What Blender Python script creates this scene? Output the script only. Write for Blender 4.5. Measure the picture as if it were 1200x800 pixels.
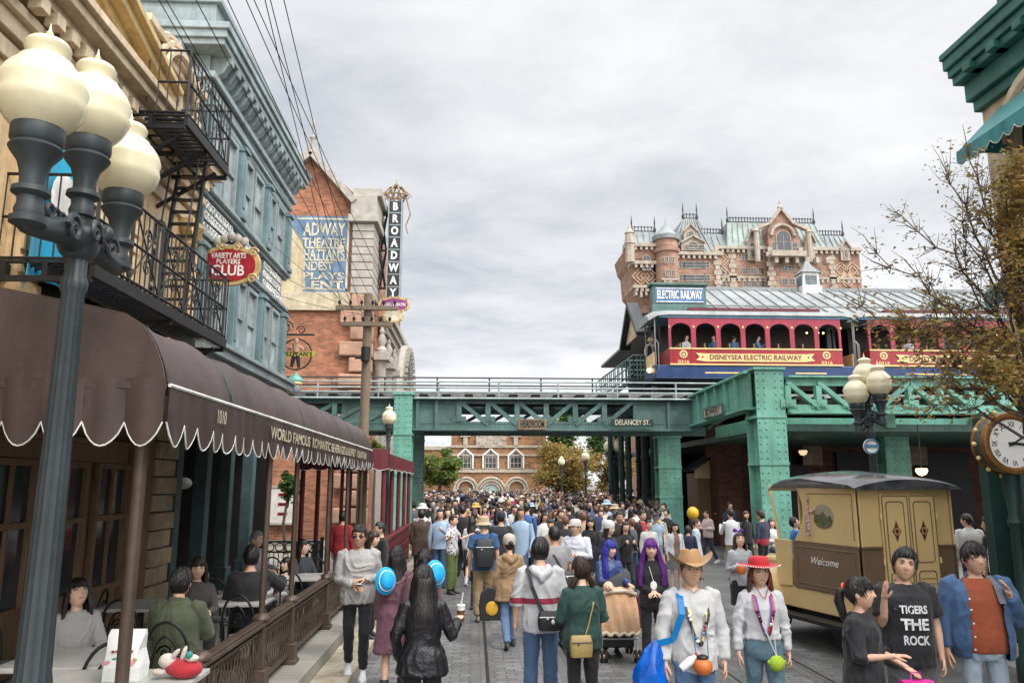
import bpy, bmesh, math, random
import numpy as np
from math import pi, sin, cos, tan, radians, sqrt, atan2
from mathutils import Vector, Matrix, noise as mnoise

random.seed(11)
# ------------------------------------------------------------------ clear
for o in list(bpy.data.objects):
    bpy.data.objects.remove(o)
SC = bpy.context.scene
COL = SC.collection

# ------------------------------------------------------------------ camera
F, PITCH, YAW, CAMZ = 900.0, radians(10.45), radians(2.81), 2.35
cam_d = bpy.data.cameras.new('camera')
cam_d.sensor_width = 36.0
cam_d.lens = F / 1200 * 36
cam_d.clip_end = 3000
cam_d.clip_start = 0.05
cam = bpy.data.objects.new('camera', cam_d)
cam.location = (0, 0, CAMZ)
cam.rotation_euler = (pi / 2 + PITCH, 0, -YAW)
COL.objects.link(cam)
SC.camera = cam

# ------------------------------------------------------------------ world
W = bpy.data.worlds.new('World')
SC.world = W
W.use_nodes = True
SUN_EL, SUN_AZ = radians(48), radians(142)      # sun behind thin cloud, behind the camera to the right
nt = W.node_tree
nt.nodes.clear()
wn = nt.nodes.new
out = wn('ShaderNodeOutputWorld'); bg = wn('ShaderNodeBackground')
bg.inputs[1].default_value = 0.12
sky = wn('ShaderNodeTexSky'); sky.sky_type = 'NISHITA'; sky.sun_disc = False
sky.sun_elevation = SUN_EL; sky.sun_rotation = SUN_AZ
tc = wn('ShaderNodeTexCoord')
sep = wn('ShaderNodeSeparateXYZ'); nt.links.new(tc.outputs['Generated'], sep.inputs[0])
def wmath(op, a, b=None):
    n = wn('ShaderNodeMath'); n.operation = op
    for i, v in enumerate((a, b)):
        if v is None: continue
        if isinstance(v, (int, float)): n.inputs[i].default_value = v
        else: nt.links.new(v, n.inputs[i])
    return n.outputs[0]
zz = wmath('ADD', wmath('MAXIMUM', sep.outputs[2], 0.0), 0.16)
comb = wn('ShaderNodeCombineXYZ')
nt.links.new(wmath('DIVIDE', sep.outputs[0], zz), comb.inputs[0])
nt.links.new(wmath('DIVIDE', sep.outputs[1], zz), comb.inputs[1])
def wnoise(scale, detail, rough, dist=0.0, off=(0, 0, 0)):
    m = wn('ShaderNodeMapping'); m.inputs['Location'].default_value = off
    m.inputs['Scale'].default_value = (1.0, 1.25, 1.0)
    nt.links.new(comb.outputs[0], m.inputs[0])
    n = wn('ShaderNodeTexNoise'); n.inputs['Scale'].default_value = scale
    n.inputs['Detail'].default_value = detail; n.inputs['Roughness'].default_value = rough
    n.inputs['Distortion'].default_value = dist
    nt.links.new(m.outputs[0], n.inputs[0])
    return n.outputs[0]
c1 = wnoise(0.85, 8, 0.56, 0.35, (3.1, 1.2, 0))
c2 = wnoise(2.4, 9, 0.62, 0.3, (7.7, 4.2, 0))
cl = wmath('ADD', wmath('MULTIPLY', c1, 0.62), wmath('MULTIPLY', c2, 0.38))
ramp = wn('ShaderNodeValToRGB')
e = ramp.color_ramp.elements
e[0].position = 0.33; e[0].color = (0.42, 0.455, 0.51, 1)
e[1].position = 0.66; e[1].color = (0.86, 0.855, 0.85, 1)
e2 = ramp.color_ramp.elements.new(0.47); e2.color = (0.63, 0.645, 0.67, 1)
nt.links.new(cl, ramp.inputs[0])
vm = wn('ShaderNodeVectorMath'); vm.operation = 'SCALE'
nt.links.new(ramp.outputs[0], vm.inputs[0])
mr = wn('ShaderNodeMapRange'); mr.interpolation_type = 'SMOOTHSTEP'          # an overcast sky is brightest overhead
mr.inputs[1].default_value = 0.52; mr.inputs[2].default_value = 0.95; mr.inputs[3].default_value = 8.8; mr.inputs[4].default_value = 22.0
nt.links.new(sep.outputs[2], mr.inputs[0])
dt = wn('ShaderNodeVectorMath'); dt.operation = 'DOT_PRODUCT'; nt.links.new(tc.outputs['Generated'], dt.inputs[0])   # unseen brighter cloud round the veiled sun, added as fill light
dt.inputs[1].default_value = (cos(SUN_EL) * .62, -cos(SUN_EL) * .785, sin(SUN_EL))
m2 = wn('ShaderNodeMapRange'); m2.interpolation_type = 'SMOOTHSTEP'; m2.inputs[1].default_value = 0.22; m2.inputs[2].default_value = 1.0; m2.inputs[3].default_value = 0.0; m2.inputs[4].default_value = 26.0
nt.links.new(dt.outputs['Value'], m2.inputs[0])
hz_ = wn('ShaderNodeMapRange'); hz_.inputs[1].default_value = 0.0; hz_.inputs[2].default_value = 0.30; hz_.inputs[3].default_value = 0.9; hz_.inputs[4].default_value = 0.0
nt.links.new(sep.outputs[2], hz_.inputs[0])
nt.links.new(wmath('ADD', wmath('ADD', mr.outputs[0], m2.outputs[0]), hz_.outputs[0]), vm.inputs[3])
mx = wn('ShaderNodeMix'); mx.data_type = 'RGBA'; mx.inputs[0].default_value = 0.95
nt.links.new(sky.outputs[0], mx.inputs[6]); nt.links.new(vm.outputs[0], mx.inputs[7])
nt.links.new(mx.outputs[2], bg.inputs[0]); nt.links.new(bg.outputs[0], out.inputs[0])

sd = bpy.data.lights.new('sun', 'SUN')
sd.energy = 1.5; sd.angle = radians(11); sd.color = (1.0, 0.95, 0.87)
sun = bpy.data.objects.new('sun', sd)
sun.rotation_euler = (pi / 2 - SUN_EL, 0, radians(38))
sun.location = (-20, -20, 40)
COL.objects.link(sun)

vs = SC.view_settings
vs.view_transform = 'Standard'; vs.look = 'None'; vs.gamma = 1.0; vs.use_curve_mapping = False
vs.exposure = 0.28
SC.render.resolution_x, SC.render.resolution_y = 1024, 682

# ------------------------------------------------------------------ helpers
CR = Matrix.Rotation(-YAW, 3, 'Z') @ Matrix.Rotation(pi / 2 + PITCH, 3, 'X')
def pt(px, py, Y=None, X=None, Z=None):
    """point of the place seen at a photo position (1200 x 800) on the plane Y=, X= or Z="""
    d = CR @ Vector(((px - 600) / F, (400 - py) / F, -1))
    if Y is not None: t = Y / d.y
    elif X is not None: t = X / d.x
    else: t = (Z - CAMZ) / d.z
    return Vector((0, 0, CAMZ)) + d * t

class MB:
    def __init__(s):
        s.v = []; s.f = []; s.m = []; s.s = []
    def add(s, vs, fs, mat=0, smooth=False):
        o = len(s.v)
        s.v += [tuple(v) for v in vs]
        s.f += [tuple(i + o for i in f) for f in fs]
        s.m += [mat] * len(fs); s.s += [smooth] * len(fs)
        return s
    def box(s, x0, x1, y0, y1, z0, z1, mat=0):
        return s.add([(x0, y0, z0), (x1, y0, z0), (x1, y1, z0), (x0, y1, z0), (x0, y0, z1), (x1, y0, z1), (x1, y1, z1), (x0, y1, z1)],
                     [(0, 3, 2, 1), (4, 5, 6, 7), (0, 1, 5, 4), (1, 2, 6, 5), (2, 3, 7, 6), (3, 0, 4, 7)], mat)
    def bar(s, a, b, w, h=None, up=(0, 0, 1), mat=0):
        a = Vector(a); b = Vector(b); h = h or w
        d = (b - a).normalized(); u = Vector(up)
        if abs(d.dot(u)) > 0.98: u = Vector((0, 1, 0))
        r = d.cross(u).normalized() * (w / 2); u = r.cross(d).normalized() * (h / 2)
        vs = [a - r - u, a + r - u, a + r + u, a - r + u, b - r - u, b + r - u, b + r + u, b - r + u]
        return s.add(vs, [(0, 1, 2, 3), (7, 6, 5, 4), (0, 4, 5, 1), (1, 5, 6, 2), (2, 6, 7, 3), (3, 7, 4, 0)], mat)
    def rings(s, rings, mat=0, smooth=True, cap=True, closed=False):
        n = len(rings[0]); vs = [p for r in rings for p in r]; fs = []
        m = len(rings)
        for i in range(m if closed else m - 1):
            a = i * n; b = ((i + 1) % m) * n
            for j in range(n):
                k = (j + 1) % n
                fs.append((a + j, a + k, b + k, b + j))
        if cap and not closed:
            fs.append(tuple(reversed(range(n)))); fs.append(tuple((m - 1) * n + j for j in range(n)))
        return s.add(vs, fs, mat, smooth)
    def tube(s, pts, r, n=8, mat=0, smooth=True, cap=True, flat=1.0):
        pts = [Vector(p) for p in pts]
        if not isinstance(r, (list, tuple)): r = [r] * len(pts)
        rs = []; pr = None
        for i, p in enumerate(pts):
            d = (pts[min(i + 1, len(pts) - 1)] - pts[max(i - 1, 0)])
            d = d.normalized() if d.length > 1e-9 else Vector((0, 0, 1))
            if pr is None:
                ref = Vector((0, 0, 1)) if abs(d.z) < 0.9 else Vector((0, 1, 0))
                pr = d.cross(ref).normalized()
            pr = (pr - d * pr.dot(d)).normalized(); q = d.cross(pr)
            rs.append([p + (pr * cos(2 * pi * j / n) + q * sin(2 * pi * j / n) * flat) * r[i] for j in range(n)])
        return s.rings(rs, mat, smooth, cap)
    def cyl(s, a, b, r0, r1=None, n=12, mat=0, smooth=True):
        return s.tube([a, b], [r0, r0 if r1 is None else r1], n, mat, smooth)
    def lathe(s, prof, c=(0, 0, 0), n=16, mat=0, M=None, sx=1, sy=1, smooth=True, flute=0):
        rs = []
        for r, z in prof:
            ring = []
            for j in range(n):
                k = 1 - flute * (j % 2)
                p = Vector((r * k * cos(2 * pi * j / n) * sx, r * k * sin(2 * pi * j / n) * sy, z))
                if M is not None: p = M @ p
                ring.append(p + Vector(c))
            rs.append(ring)
        return s.rings(rs, mat, smooth)
    def ell(s, c, r, nu=12, nv=8, mat=0, M=None):
        if not isinstance(r, (list, tuple)): r = (r, r, r)
        prof = [(max(sin(pi * i / nv), 0.001), -cos(pi * i / nv)) for i in range(nv + 1)]
        rs = []
        for a, z in prof:
            ring = []
            for j in range(nu):
                p = Vector((a * cos(2 * pi * j / nu) * r[0], a * sin(2 * pi * j / nu) * r[1], z * r[2]))
                if M is not None: p = M @ p
                ring.append(p + Vector(c))
            rs.append(ring)
        return s.rings(rs, mat, True)
    def prism(s, outl, o, u, v, depth, mat=0, smooth=False):
        """closed 2-D outline in the frame o + a*u + b*v, pushed out by depth along u x v"""
        o = Vector(o); u = Vector(u); v = Vector(v); w = u.cross(v).normalized() * depth
        n = len(outl)
        A = [o + u * a + v * b for a, b in outl]
        vs = A + [p + w for p in A]
        fs = [tuple(reversed(range(n))), tuple(range(n, 2 * n))]
        fs += [(i, (i + 1) % n, n + (i + 1) % n, n + i) for i in range(n)]
        return s.add(vs, fs, mat, smooth)
    def quad(s, a, b, c, d, mat=0):
        return s.add([a, b, c, d], [(0, 1, 2, 3)], mat)
    def torus(s, c, R, r, n=20, k=6, axis='Z', mat=0, sx=1, sy=1):
        rs = []
        for i in range(n):
            t = 2 * pi * i / n; ring = []
            for j in range(k):
                q = 2 * pi * j / k
                x = (R + r * cos(q)) * cos(t) * sx; y = (R + r * cos(q)) * sin(t) * sy; z = r * sin(q)
                p = {'Z': (x, y, z), 'Y': (x, z, y), 'X': (z, x, y)}[axis]
                ring.append(Vector(p) + Vector(c))
            rs.append(ring)
        return s.rings(rs, mat, True, closed=True)
    def data(s, name, mats):
        me = bpy.data.meshes.new(name)
        me.from_pydata(s.v, [], s.f)
        for m in (mats if isinstance(mats, (list, tuple)) else [mats]): me.materials.append(m)
        me.polygons.foreach_set('material_index', s.m)
        me.polygons.foreach_set('use_smooth', s.s)
        bm = bmesh.new(); bm.from_mesh(me)
        bmesh.ops.recalc_face_normals(bm, faces=bm.faces)
        bm.to_mesh(me); bm.free()
        if any(s.s): me.set_sharp_from_angle(angle=radians(42))
        me.update()
        return me
    def build(s, name, mats, parent=None, bevel=0, world=True):
        off = Vector((0, 0, 0)); p = parent
        while p is not None and world:
            off += p.location; p = p.parent
        if off.length: s.v = [(x - off.x, y - off.y, z - off.z) for x, y, z in s.v]
        o = bpy.data.objects.new(name, s.data(name, mats)); COL.objects.link(o)
        if parent is not None: o.parent = parent
        if bevel:
            b = o.modifiers.new('bevel', 'BEVEL'); b.width = bevel; b.segments = 2
            b.limit_method = 'ANGLE'; b.angle_limit = radians(40)
        return o

def tag(o, label, cat, group=None, kind=None):
    if label: o['label'] = label
    if cat: o['category'] = cat
    if group: o['group'] = group
    if kind: o['kind'] = kind
    return o
def thing(name, label, cat, loc=(0, 0, 0), rz=0, group=None):
    o = bpy.data.objects.new(name, None); COL.objects.link(o)
    o.empty_display_size = 0.2
    o.location = loc; o.rotation_euler = (0, 0, rz)
    return tag(o, label, cat, group)
def struct(o):
    o['kind'] = 'structure'; return o
def copy_tree(o, parent=None):
    c = o.copy(); COL.objects.link(c)
    if parent is not None: c.parent = parent
    for ch in list(o.children): copy_tree(ch, c)
    return c

def text(body, size, o, u, v, mat, parent=None, name='lettering', depth=0.006, align='CENTER', bold=0.0, sx=1.0, width=None, shear=0, curve=None, world=True):
    """raised lettering lying in the frame o,u,v (u along the line, v up)"""
    c = bpy.data.curves.new(name, 'FONT'); c.body = body; c.size = 1.0
    c.align_x = align; c.align_y = 'CENTER'; c.offset = bold; c.shear = shear
    c.resolution_u = 3
    t = bpy.data.objects.new('t', c); COL.objects.link(t)
    me = bpy.data.meshes.new_from_object(t)
    bpy.data.objects.remove(t)
    u = Vector(u).normalized(); v = Vector(v).normalized(); w = u.cross(v)
    n = len(me.vertices); co = np.empty(n * 3); me.vertices.foreach_get('co', co); co = co.reshape(n, 3)
    co[:, 0] *= sx; co *= size
    if width:
        co[:, 0] *= width / max(co[:, 0].max() - co[:, 0].min(), 1e-6)
    if curve is not None:
        co[:, 1] += curve * ((co[:, 0] / max(abs(co[:, 0]).max(), 1e-6)) ** 2)
    p = np.array(o) + np.outer(co[:, 0], u) + np.outer(co[:, 1], v) + np.outer(co[:, 2] + depth, w)
    off = Vector((0, 0, 0)); q = parent
    while q is not None and world:
        off += q.location; q = q.parent
    p -= np.array(off)
    me.vertices.foreach_set('co', p.ravel()); me.materials.clear(); me.materials.append(mat); me.update()
    ob = bpy.data.objects.new(name, me); COL.objects.link(ob)
    if parent is not None: ob.parent = parent
    return ob

# ------------------------------------------------------------------ materials
MATS = {}
def lin(c):
    return tuple((x / 12.92 if x <= 0.04045 else ((x + 0.055) / 1.055) ** 2.4) for x in c)
def mat(name, col, rough=0.6, var=0.18, scale=4.0, bump=0.15, bscale=60.0, metal=0.0, kind='plain', col2=None, emit=0, stretch=(1, 1, 1), spec=0.4, transm=0):
    if name in MATS: return MATS[name]
    m = bpy.data.materials.new(name); m.use_nodes = True
    t = m.node_tree; N = t.nodes.new; L = t.links.new
    b = t.nodes['Principled BSDF']
    b.inputs['Roughness'].default_value = rough; b.inputs['Metallic'].default_value = metal
    b.inputs['Specular IOR Level'].default_value = spec
    if transm: b.inputs['Transmission Weight'].default_value = transm
    tc = N('ShaderNodeTexCoord'); mp = N('ShaderNodeMapping'); mp.inputs['Scale'].default_value = stretch
    L(tc.outputs['Object'], mp.inputs[0])
    vec = mp.outputs[0]
    col = tuple(col); 
    def noise(sc, det=4, ro=0.55, v=vec, d=0):
        n = N('ShaderNodeTexNoise'); n.inputs['Scale'].default_value = sc; n.inputs['Detail'].default_value = det
        n.inputs['Roughness'].default_value = ro; n.inputs['Distortion'].default_value = d; L(v, n.inputs[0]); return n.outputs[0]
    def rampf(f, c0, c1, p0=0.3, p1=0.7):
        r = N('ShaderNodeValToRGB'); r.color_ramp.elements[0].position = p0; r.color_ramp.elements[1].position = p1
        r.color_ramp.elements[0].color = (*c0, 1); r.color_ramp.elements[1].color = (*c1, 1); L(f, r.inputs[0]); return r.outputs[0]
    def mixc(f, a, bb, bt='MIX'):
        x = N('ShaderNodeMix'); x.data_type = 'RGBA'; x.blend_type = bt
        for i, q in ((0, f), (6, a), (7, bb)):
            if isinstance(q, (int, float)): x.inputs[i].default_value = q
            elif isinstance(q, tuple): x.inputs[i].default_value = (*q[:3], 1)
            else: L(q, x.inputs[i])
        return x.outputs[2]
    dk = tuple(c * (1 - var) for c in col); lt = tuple(min(c * (1 + var), 0.95) for c in col)
    base = rampf(noise(scale), dk, col2 or lt)
    h = noise(bscale, 3)
    if kind == 'brick' or kind == 'stone' or kind == 'sett' or kind == 'quilt':
        sp = N('ShaderNodeSeparateXYZ'); L(tc.outputs['Object'], sp.inputs[0])
        cb = N('ShaderNodeCombineXYZ')
        if kind == 'sett':
            for i_ in (0, 1):       # setts are never laid quite true
                wob = N('ShaderNodeMath'); wob.operation = 'MULTIPLY_ADD'; L(noise(2.6 + i_, 3, v=tc.outputs['Object']), wob.inputs[0]); wob.inputs[1].default_value = 0.07; L(sp.outputs[i_], wob.inputs[2]); L(wob.outputs[0], cb.inputs[i_])
        else:
            ad = N('ShaderNodeMath'); L(sp.outputs[0], ad.inputs[0]); L(sp.outputs[1], ad.inputs[1])
            L(ad.outputs[0], cb.inputs[0]); L(sp.outputs[2], cb.inputs[1])
        br = N('ShaderNodeTexBrick'); L(cb.outputs[0], br.inputs[0])
        w, hh, mo = stretch
        br.inputs['Brick Width'].default_value = w; br.inputs['Row Height'].default_value = hh
        br.inputs['Scale'].default_value = 1.0; br.inputs['Mortar Size'].default_value = mo
        br.inputs['Mortar Smooth'].default_value = 0.3
        br.inputs['Bias'].default_value = 0.0
        vec = tc.outputs['Object']
        nz = noise(scale, v=vec); n2 = noise(scale * 0.13, 3, v=vec)
        c2 = col2 or tuple(c * 0.6 for c in col)
        br.inputs['Color1'].default_value = (*dk, 1); br.inputs['Color2'].default_value = (*lt, 1)
        br.inputs['Mortar'].default_value = (*c2, 1)
        base = mixc(0.55, br.outputs['Color'], rampf(nz, (0.55,) * 3, (1.35,) * 3), 'MULTIPLY')
        base = mixc(0.6, base, rampf(n2, (0.55, 0.53, 0.5), (1.3, 1.3, 1.3)), 'MULTIPLY')
        sb = N('ShaderNodeMath'); sb.operation = 'SUBTRACT'
        hm = N('ShaderNodeMath'); hm.operation = 'MULTIPLY'; L(noise(bscale, 3, v=vec), hm.inputs[0]); hm.inputs[1].default_value = 0.5
        L(hm.outputs[0], sb.inputs[0]); L(br.outputs['Fac'], sb.inputs[1]); h = sb.outputs[0]
    elif kind == 'fabric':
        wv = noise(9, 3, 0.6, d=0.4)
        n2 = noise(220, 2)
        ad = N('ShaderNodeMath'); ad.operation = 'MULTIPLY_ADD'; L(n2, ad.inputs[0]); ad.inputs[1].default_value = 0.16; L(wv, ad.inputs[2]); h = ad.outputs[0]
        base = mixc(0.5, base, rampf(n2, (0.88,) * 3, (1.1,) * 3), 'MULTIPLY')
        b.inputs['Sheen Weight'].default_value = 0.12
    elif kind == 'hair':
        n2 = noise(70, 3)
        base = rampf(n2, tuple(c * 0.5 for c in col), tuple(min(1, c * 1.7) for c in col)); h = n2
    elif kind == 'paint':                       # painted metal or wood with weathering
        n2 = noise(1.1, 6, 0.65); n3 = noise(14, 5, 0.7)
        base = mixc(0.65, base, rampf(n2, (0.62, 0.60, 0.55), (1.14, 1.14, 1.14), 0.32, 0.6), 'MULTIPLY')
        mv = N('ShaderNodeMapping'); mv.inputs['Scale'].default_value = (9, 9, .7); L(tc.outputs['Object'], mv.inputs[0]); n4 = noise(1.0, 4, .6, v=mv.outputs[0])     # rain streaks
        base = mixc(0.4, base, rampf(n4, (0.62, 0.57, 0.5), (1.08, 1.08, 1.08), 0.34, 0.52), 'MULTIPLY')
        base = mixc(0.3, base, rampf(n3, (0.6, 0.58, 0.55), (1.1, 1.1, 1.1), 0.35, 0.55), 'MULTIPLY')
    elif kind == 'wood':
        mp.inputs['Scale'].default_value = (6, 6, 0.5); base = rampf(noise(7, 5, 0.6, d=0.6), dk, col2 or lt)
    elif kind == 'dress':                        # printed cloth
        vo = N('ShaderNodeTexVoronoi'); vo.inputs['Scale'].default_value = scale; L(vec, vo.inputs[0])
        base = rampf(vo.outputs['Distance'], col2, col, 0.25, 0.4)
    elif kind == 'leaf':
        oi = N('ShaderNodeObjectInfo'); n2 = noise(2.2, 3)
        base = rampf(n2, tuple(c * 0.6 for c in col), col2 or lt, 0.3, 0.72)
        tl = N('ShaderNodeBsdfTranslucent'); L(base, tl.inputs[0]); ms = N('ShaderNodeMixShader'); ms.inputs[0].default_value = 0.42
        L(b.outputs[0], ms.inputs[1]); L(tl.outputs[0], ms.inputs[2]); L(ms.outputs[0], t.nodes['Material Output'].inputs[0])
    elif kind == 'skin':
        base = mixc(0.35, base, rampf(noise(18, 3), tuple(c * 0.8 for c in col), (min(col[0] * 1.15, .9), col[1] * 0.95, col[2] * 0.9)), 'MIX')
        b.inputs['Subsurface Weight'].default_value = 0.08
        b.inputs['Subsurface Radius'].default_value = (0.012, 0.005, 0.003)
    elif kind == 'glass':
        base = rampf(noise(1.6, 3), tuple(c * 0.6 for c in col), tuple(c * 1.5 for c in col))
    L(base, b.inputs['Base Color'])
    if bump:
        bp = N('ShaderNodeBump'); bp.inputs['Strength'].default_value = bump
        bp.inputs['Distance'].default_value = 0.02 if kind != 'sett' else 0.02
        L(h, bp.inputs['Height']); L(bp.outputs[0], b.inputs['Normal'])
    if emit:
        L(base, b.inputs['Emission Color']); b.inputs['Emission Strength'].default_value = emit
    rr = N('ShaderNodeMapRange'); rr.inputs[3].default_value = max(rough - 0.12, 0.02); rr.inputs[4].default_value = min(rough + 0.12, 1)
    L(noise(scale * 2.3), rr.inputs[0]); L(rr.outputs[0], b.inputs['Roughness'])
    MATS[name] = m
    return m

def srgb(r, g, b): return lin((r / 255, g / 255, b / 255))
M_black = mat('black_iron', (0.012, 0.012, 0.013), 0.5, kind='paint')
M_dark = mat('dark_grey_paint', (0.028, 0.033, 0.036), 0.5, kind='paint')
M_lampmetal = mat('lamp_iron', (0.035, 0.045, 0.05), 0.45, kind='paint', bscale=90, bump=0.06)
M_globe = mat('cream_glass_globe', (0.69, 0.625, 0.43), 0.24, var=0.09, scale=5, bump=0.03, spec=.5)
M_white = mat('white_paint', (0.72, 0.71, 0.68), 0.5, kind='paint')
M_cream = mat('cream_stucco', (0.64, 0.47, 0.27), 0.75, var=0.12, scale=1.5, kind='paint', bump=0.2)
M_creamtrim = mat('cream_trim', (0.60, 0.48, 0.33), 0.65, var=0.12, kind='paint', bump=0.2)
M_gold = mat('gold_paint', (0.54, 0.39, 0.18), 0.45, var=0.2, kind='paint', metal=0.15)
M_stone = mat('pale_stone', (0.37, 0.335, 0.285), 0.8, var=0.2, scale=3, bump=0.35, bscale=22)
M_bluepaint = mat('pale_blue_paint', (0.155, 0.235, 0.25), 0.5, var=0.15, scale=2, kind='paint')
M_bluetrim = mat('blue_grey_trim', (0.26, 0.315, 0.325), 0.5, var=0.15, scale=3, kind='paint')
M_bluedeep = mat('deep_blue_paint', (0.075, 0.13, 0.14), 0.55, var=0.15, scale=3, kind='paint')
M_glass = mat('window_glass', (0.035, 0.042, 0.048), 0.07, bump=0.02, kind='glass', bscale=1.5, spec=0.7)
M_glasslite = mat('sky_lit_window_glass', (0.32, 0.34, 0.345), 0.10, bump=0.03, kind='glass', bscale=1.2, spec=0.9)  # pale base colour stands in for reflected sky and white curtains
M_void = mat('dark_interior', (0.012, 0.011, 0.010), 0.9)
M_brick = mat('orange_red_brick', (0.36, 0.135, 0.068), 0.85, var=0.32, scale=2.5, kind='brick', stretch=(0.30, 0.10, 0.012), bump=0.5, col2=(0.30, 0.2, 0.14))
M_brickfar = mat('brown_brick', (0.27, 0.125, 0.052), 0.85, var=0.3, scale=1.4, kind='brick', stretch=(0.9, 0.3, 0.03), bump=0.4, col2=(0.30, 0.22, 0.15))
M_brickhotel = mat('pink_red_brick', (0.31, 0.178, 0.128), 0.85, var=0.22, scale=0.8, kind='brick', stretch=(0.9, 0.3, 0.03), bump=0.3, col2=(0.32, 0.2, 0.14))
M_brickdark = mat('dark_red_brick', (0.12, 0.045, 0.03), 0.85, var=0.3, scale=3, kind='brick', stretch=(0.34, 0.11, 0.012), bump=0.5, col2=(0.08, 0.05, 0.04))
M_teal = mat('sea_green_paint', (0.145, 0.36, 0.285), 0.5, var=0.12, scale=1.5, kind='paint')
M_tealdark = mat('dark_green_paint', (0.080, 0.150, 0.135), 0.55, var=0.2, scale=1.5, kind='paint')  # darker green than the sea green on the other girders
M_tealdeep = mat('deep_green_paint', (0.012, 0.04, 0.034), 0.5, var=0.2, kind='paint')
M_rail = mat('pale_rail_paint', (0.30, 0.36, 0.36), 0.45, kind='paint')
M_red = mat('crimson_paint', (0.31, 0.018, 0.026), 0.32, var=0.1, kind='paint', bump=0.04)
M_pinkred = mat('rose_red_paint', (0.33, 0.03, 0.055), 0.35, var=0.1, kind='paint', bump=0.04)
M_blue = mat('royal_blue_paint', (0.016, 0.045, 0.14), 0.35, var=0.1, kind='paint', bump=0.04)
M_sky = mat('faded_blue_paint', (0.10, 0.22, 0.33), 0.4, var=0.1, kind='paint', bump=0.04)
M_yel = mat('pale_gold_paint', (0.70, 0.50, 0.22), 0.45, var=0.1, bump=0.03)
M_roofmetal = mat('grey_seamed_roof_metal', (0.235, 0.25, 0.25), 0.45, var=0.2, scale=0.8, kind='paint')
M_canvas = mat('brown_canvas', (0.060, 0.038, 0.034), 0.46, var=0.22, scale=1.6, kind='paint', bump=0.2, bscale=160, spec=0.45)
M_maroon = mat('maroon_paint', (0.13, 0.02, 0.028), 0.5, var=0.15, kind='paint')
M_tealcloth = mat('teal_canvas', (0.02, 0.20, 0.20), 0.6, var=0.15, kind='fabric')
M_wood = mat('brown_timber', (0.21, 0.13, 0.072), 0.55, var=0.35, kind='wood', bump=0.15)
M_woodpole = mat('weathered_pole_timber', (0.19, 0.145, 0.10), 0.8, var=0.4, kind='wood', bump=0.4)
M_bronze = mat('bronze_brown_paint', (0.085, 0.06, 0.045), 0.42, var=0.2, kind='paint', metal=0.2)
M_ltable = mat('pale_tabletop', (0.40, 0.39, 0.36), 0.35, var=0.08, scale=6)
# ================================================================== GROUND
M_ground = mat('far_ground', (0.16, 0.15, 0.135), 0.9, scale=0.4)
M_sett = mat('grey_street_setts', (0.135, 0.135, 0.132), 0.62, var=0.3, scale=1.3, kind='sett', stretch=(0.23, 0.115, 0.010), bump=0.55, bscale=45, col2=(0.078, 0.076, 0.073))
M_asph = mat('grey_asphalt', (0.115, 0.114, 0.111), 0.75, var=0.2, scale=1.2, bump=0.35, bscale=140, kind='paint')
M_kerb = mat('buff_kerb_stone', (0.36, 0.315, 0.235), 0.85, var=0.2, scale=2.2, kind='paint', bump=0.3)
M_pave = mat('buff_grey_paving', (0.31, 0.29, 0.25), 0.8, var=0.15, scale=1.0, kind='sett', stretch=(0.9, 0.9, 0.006), bump=0.3, bscale=70, col2=(0.12, 0.11, 0.1))
M_steel = mat('worn_rail_steel', (0.24, 0.235, 0.225), 0.38, metal=0.6, kind='paint')
struct(MB().box(-600, 600, -60, 1500, -0.5, 0).build('ground', M_ground))
struct(MB().box(-1.43, 8.2, -6, 110, -0.2, 0.006).build('road', M_asph))
m = MB()
m.box(-1.43, 1.9, -6, 110, -0.2, 0.010)
struct(m.build('street_paving', M_sett))
struct(MB().box(2.6, 4.9, -6, 110, -0.2, 0.010).build('street_paving', M_sett))
for xx in (0.14, 1.25, 3.15, 4.27):
    m = MB()
    m.box(xx - .03, xx + .03, -6, 100, -.1, .018); m.box(xx + .031, xx + .075, -6, 100, -.1, .012, 1); m.box(xx - .16, xx - .031, -6, 100, -.1, .013, 2); m.box(xx + .076, xx + .16, -6, 100, -.1, .013, 2)
    tag(m.build('tram_rail', [M_steel, M_black, M_asph]), {0.14: 'leftmost steel tram rail sunk flush in the grey street', 1.25: 'steel street rail between the couple seen from behind and the pram', 3.15: 'steel street rail running beneath the couple in wide brimmed hats', 4.27: 'rightmost street rail passing closest to the delivery truck'}[xx], 'rail', 'rails sunk in the street')
struct(MB().box(-1.86, -1.43, -6, 24, -.2, .12).build('kerb', M_kerb, bevel=.02))
struct(MB().box(-9, -1.861, -6, 27, -.2, .27).build('sidewalk', M_pave, bevel=.015))
struct(MB().box(7.0, 16, -6, 14.5, -.2, .014).build('sidewalk', M_pave))
m = MB(); m.box(-5.2, -1.3, 25.6, 29, -.2, .40)
struct(m.build('kerb', M_kerb, bevel=.03))

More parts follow.
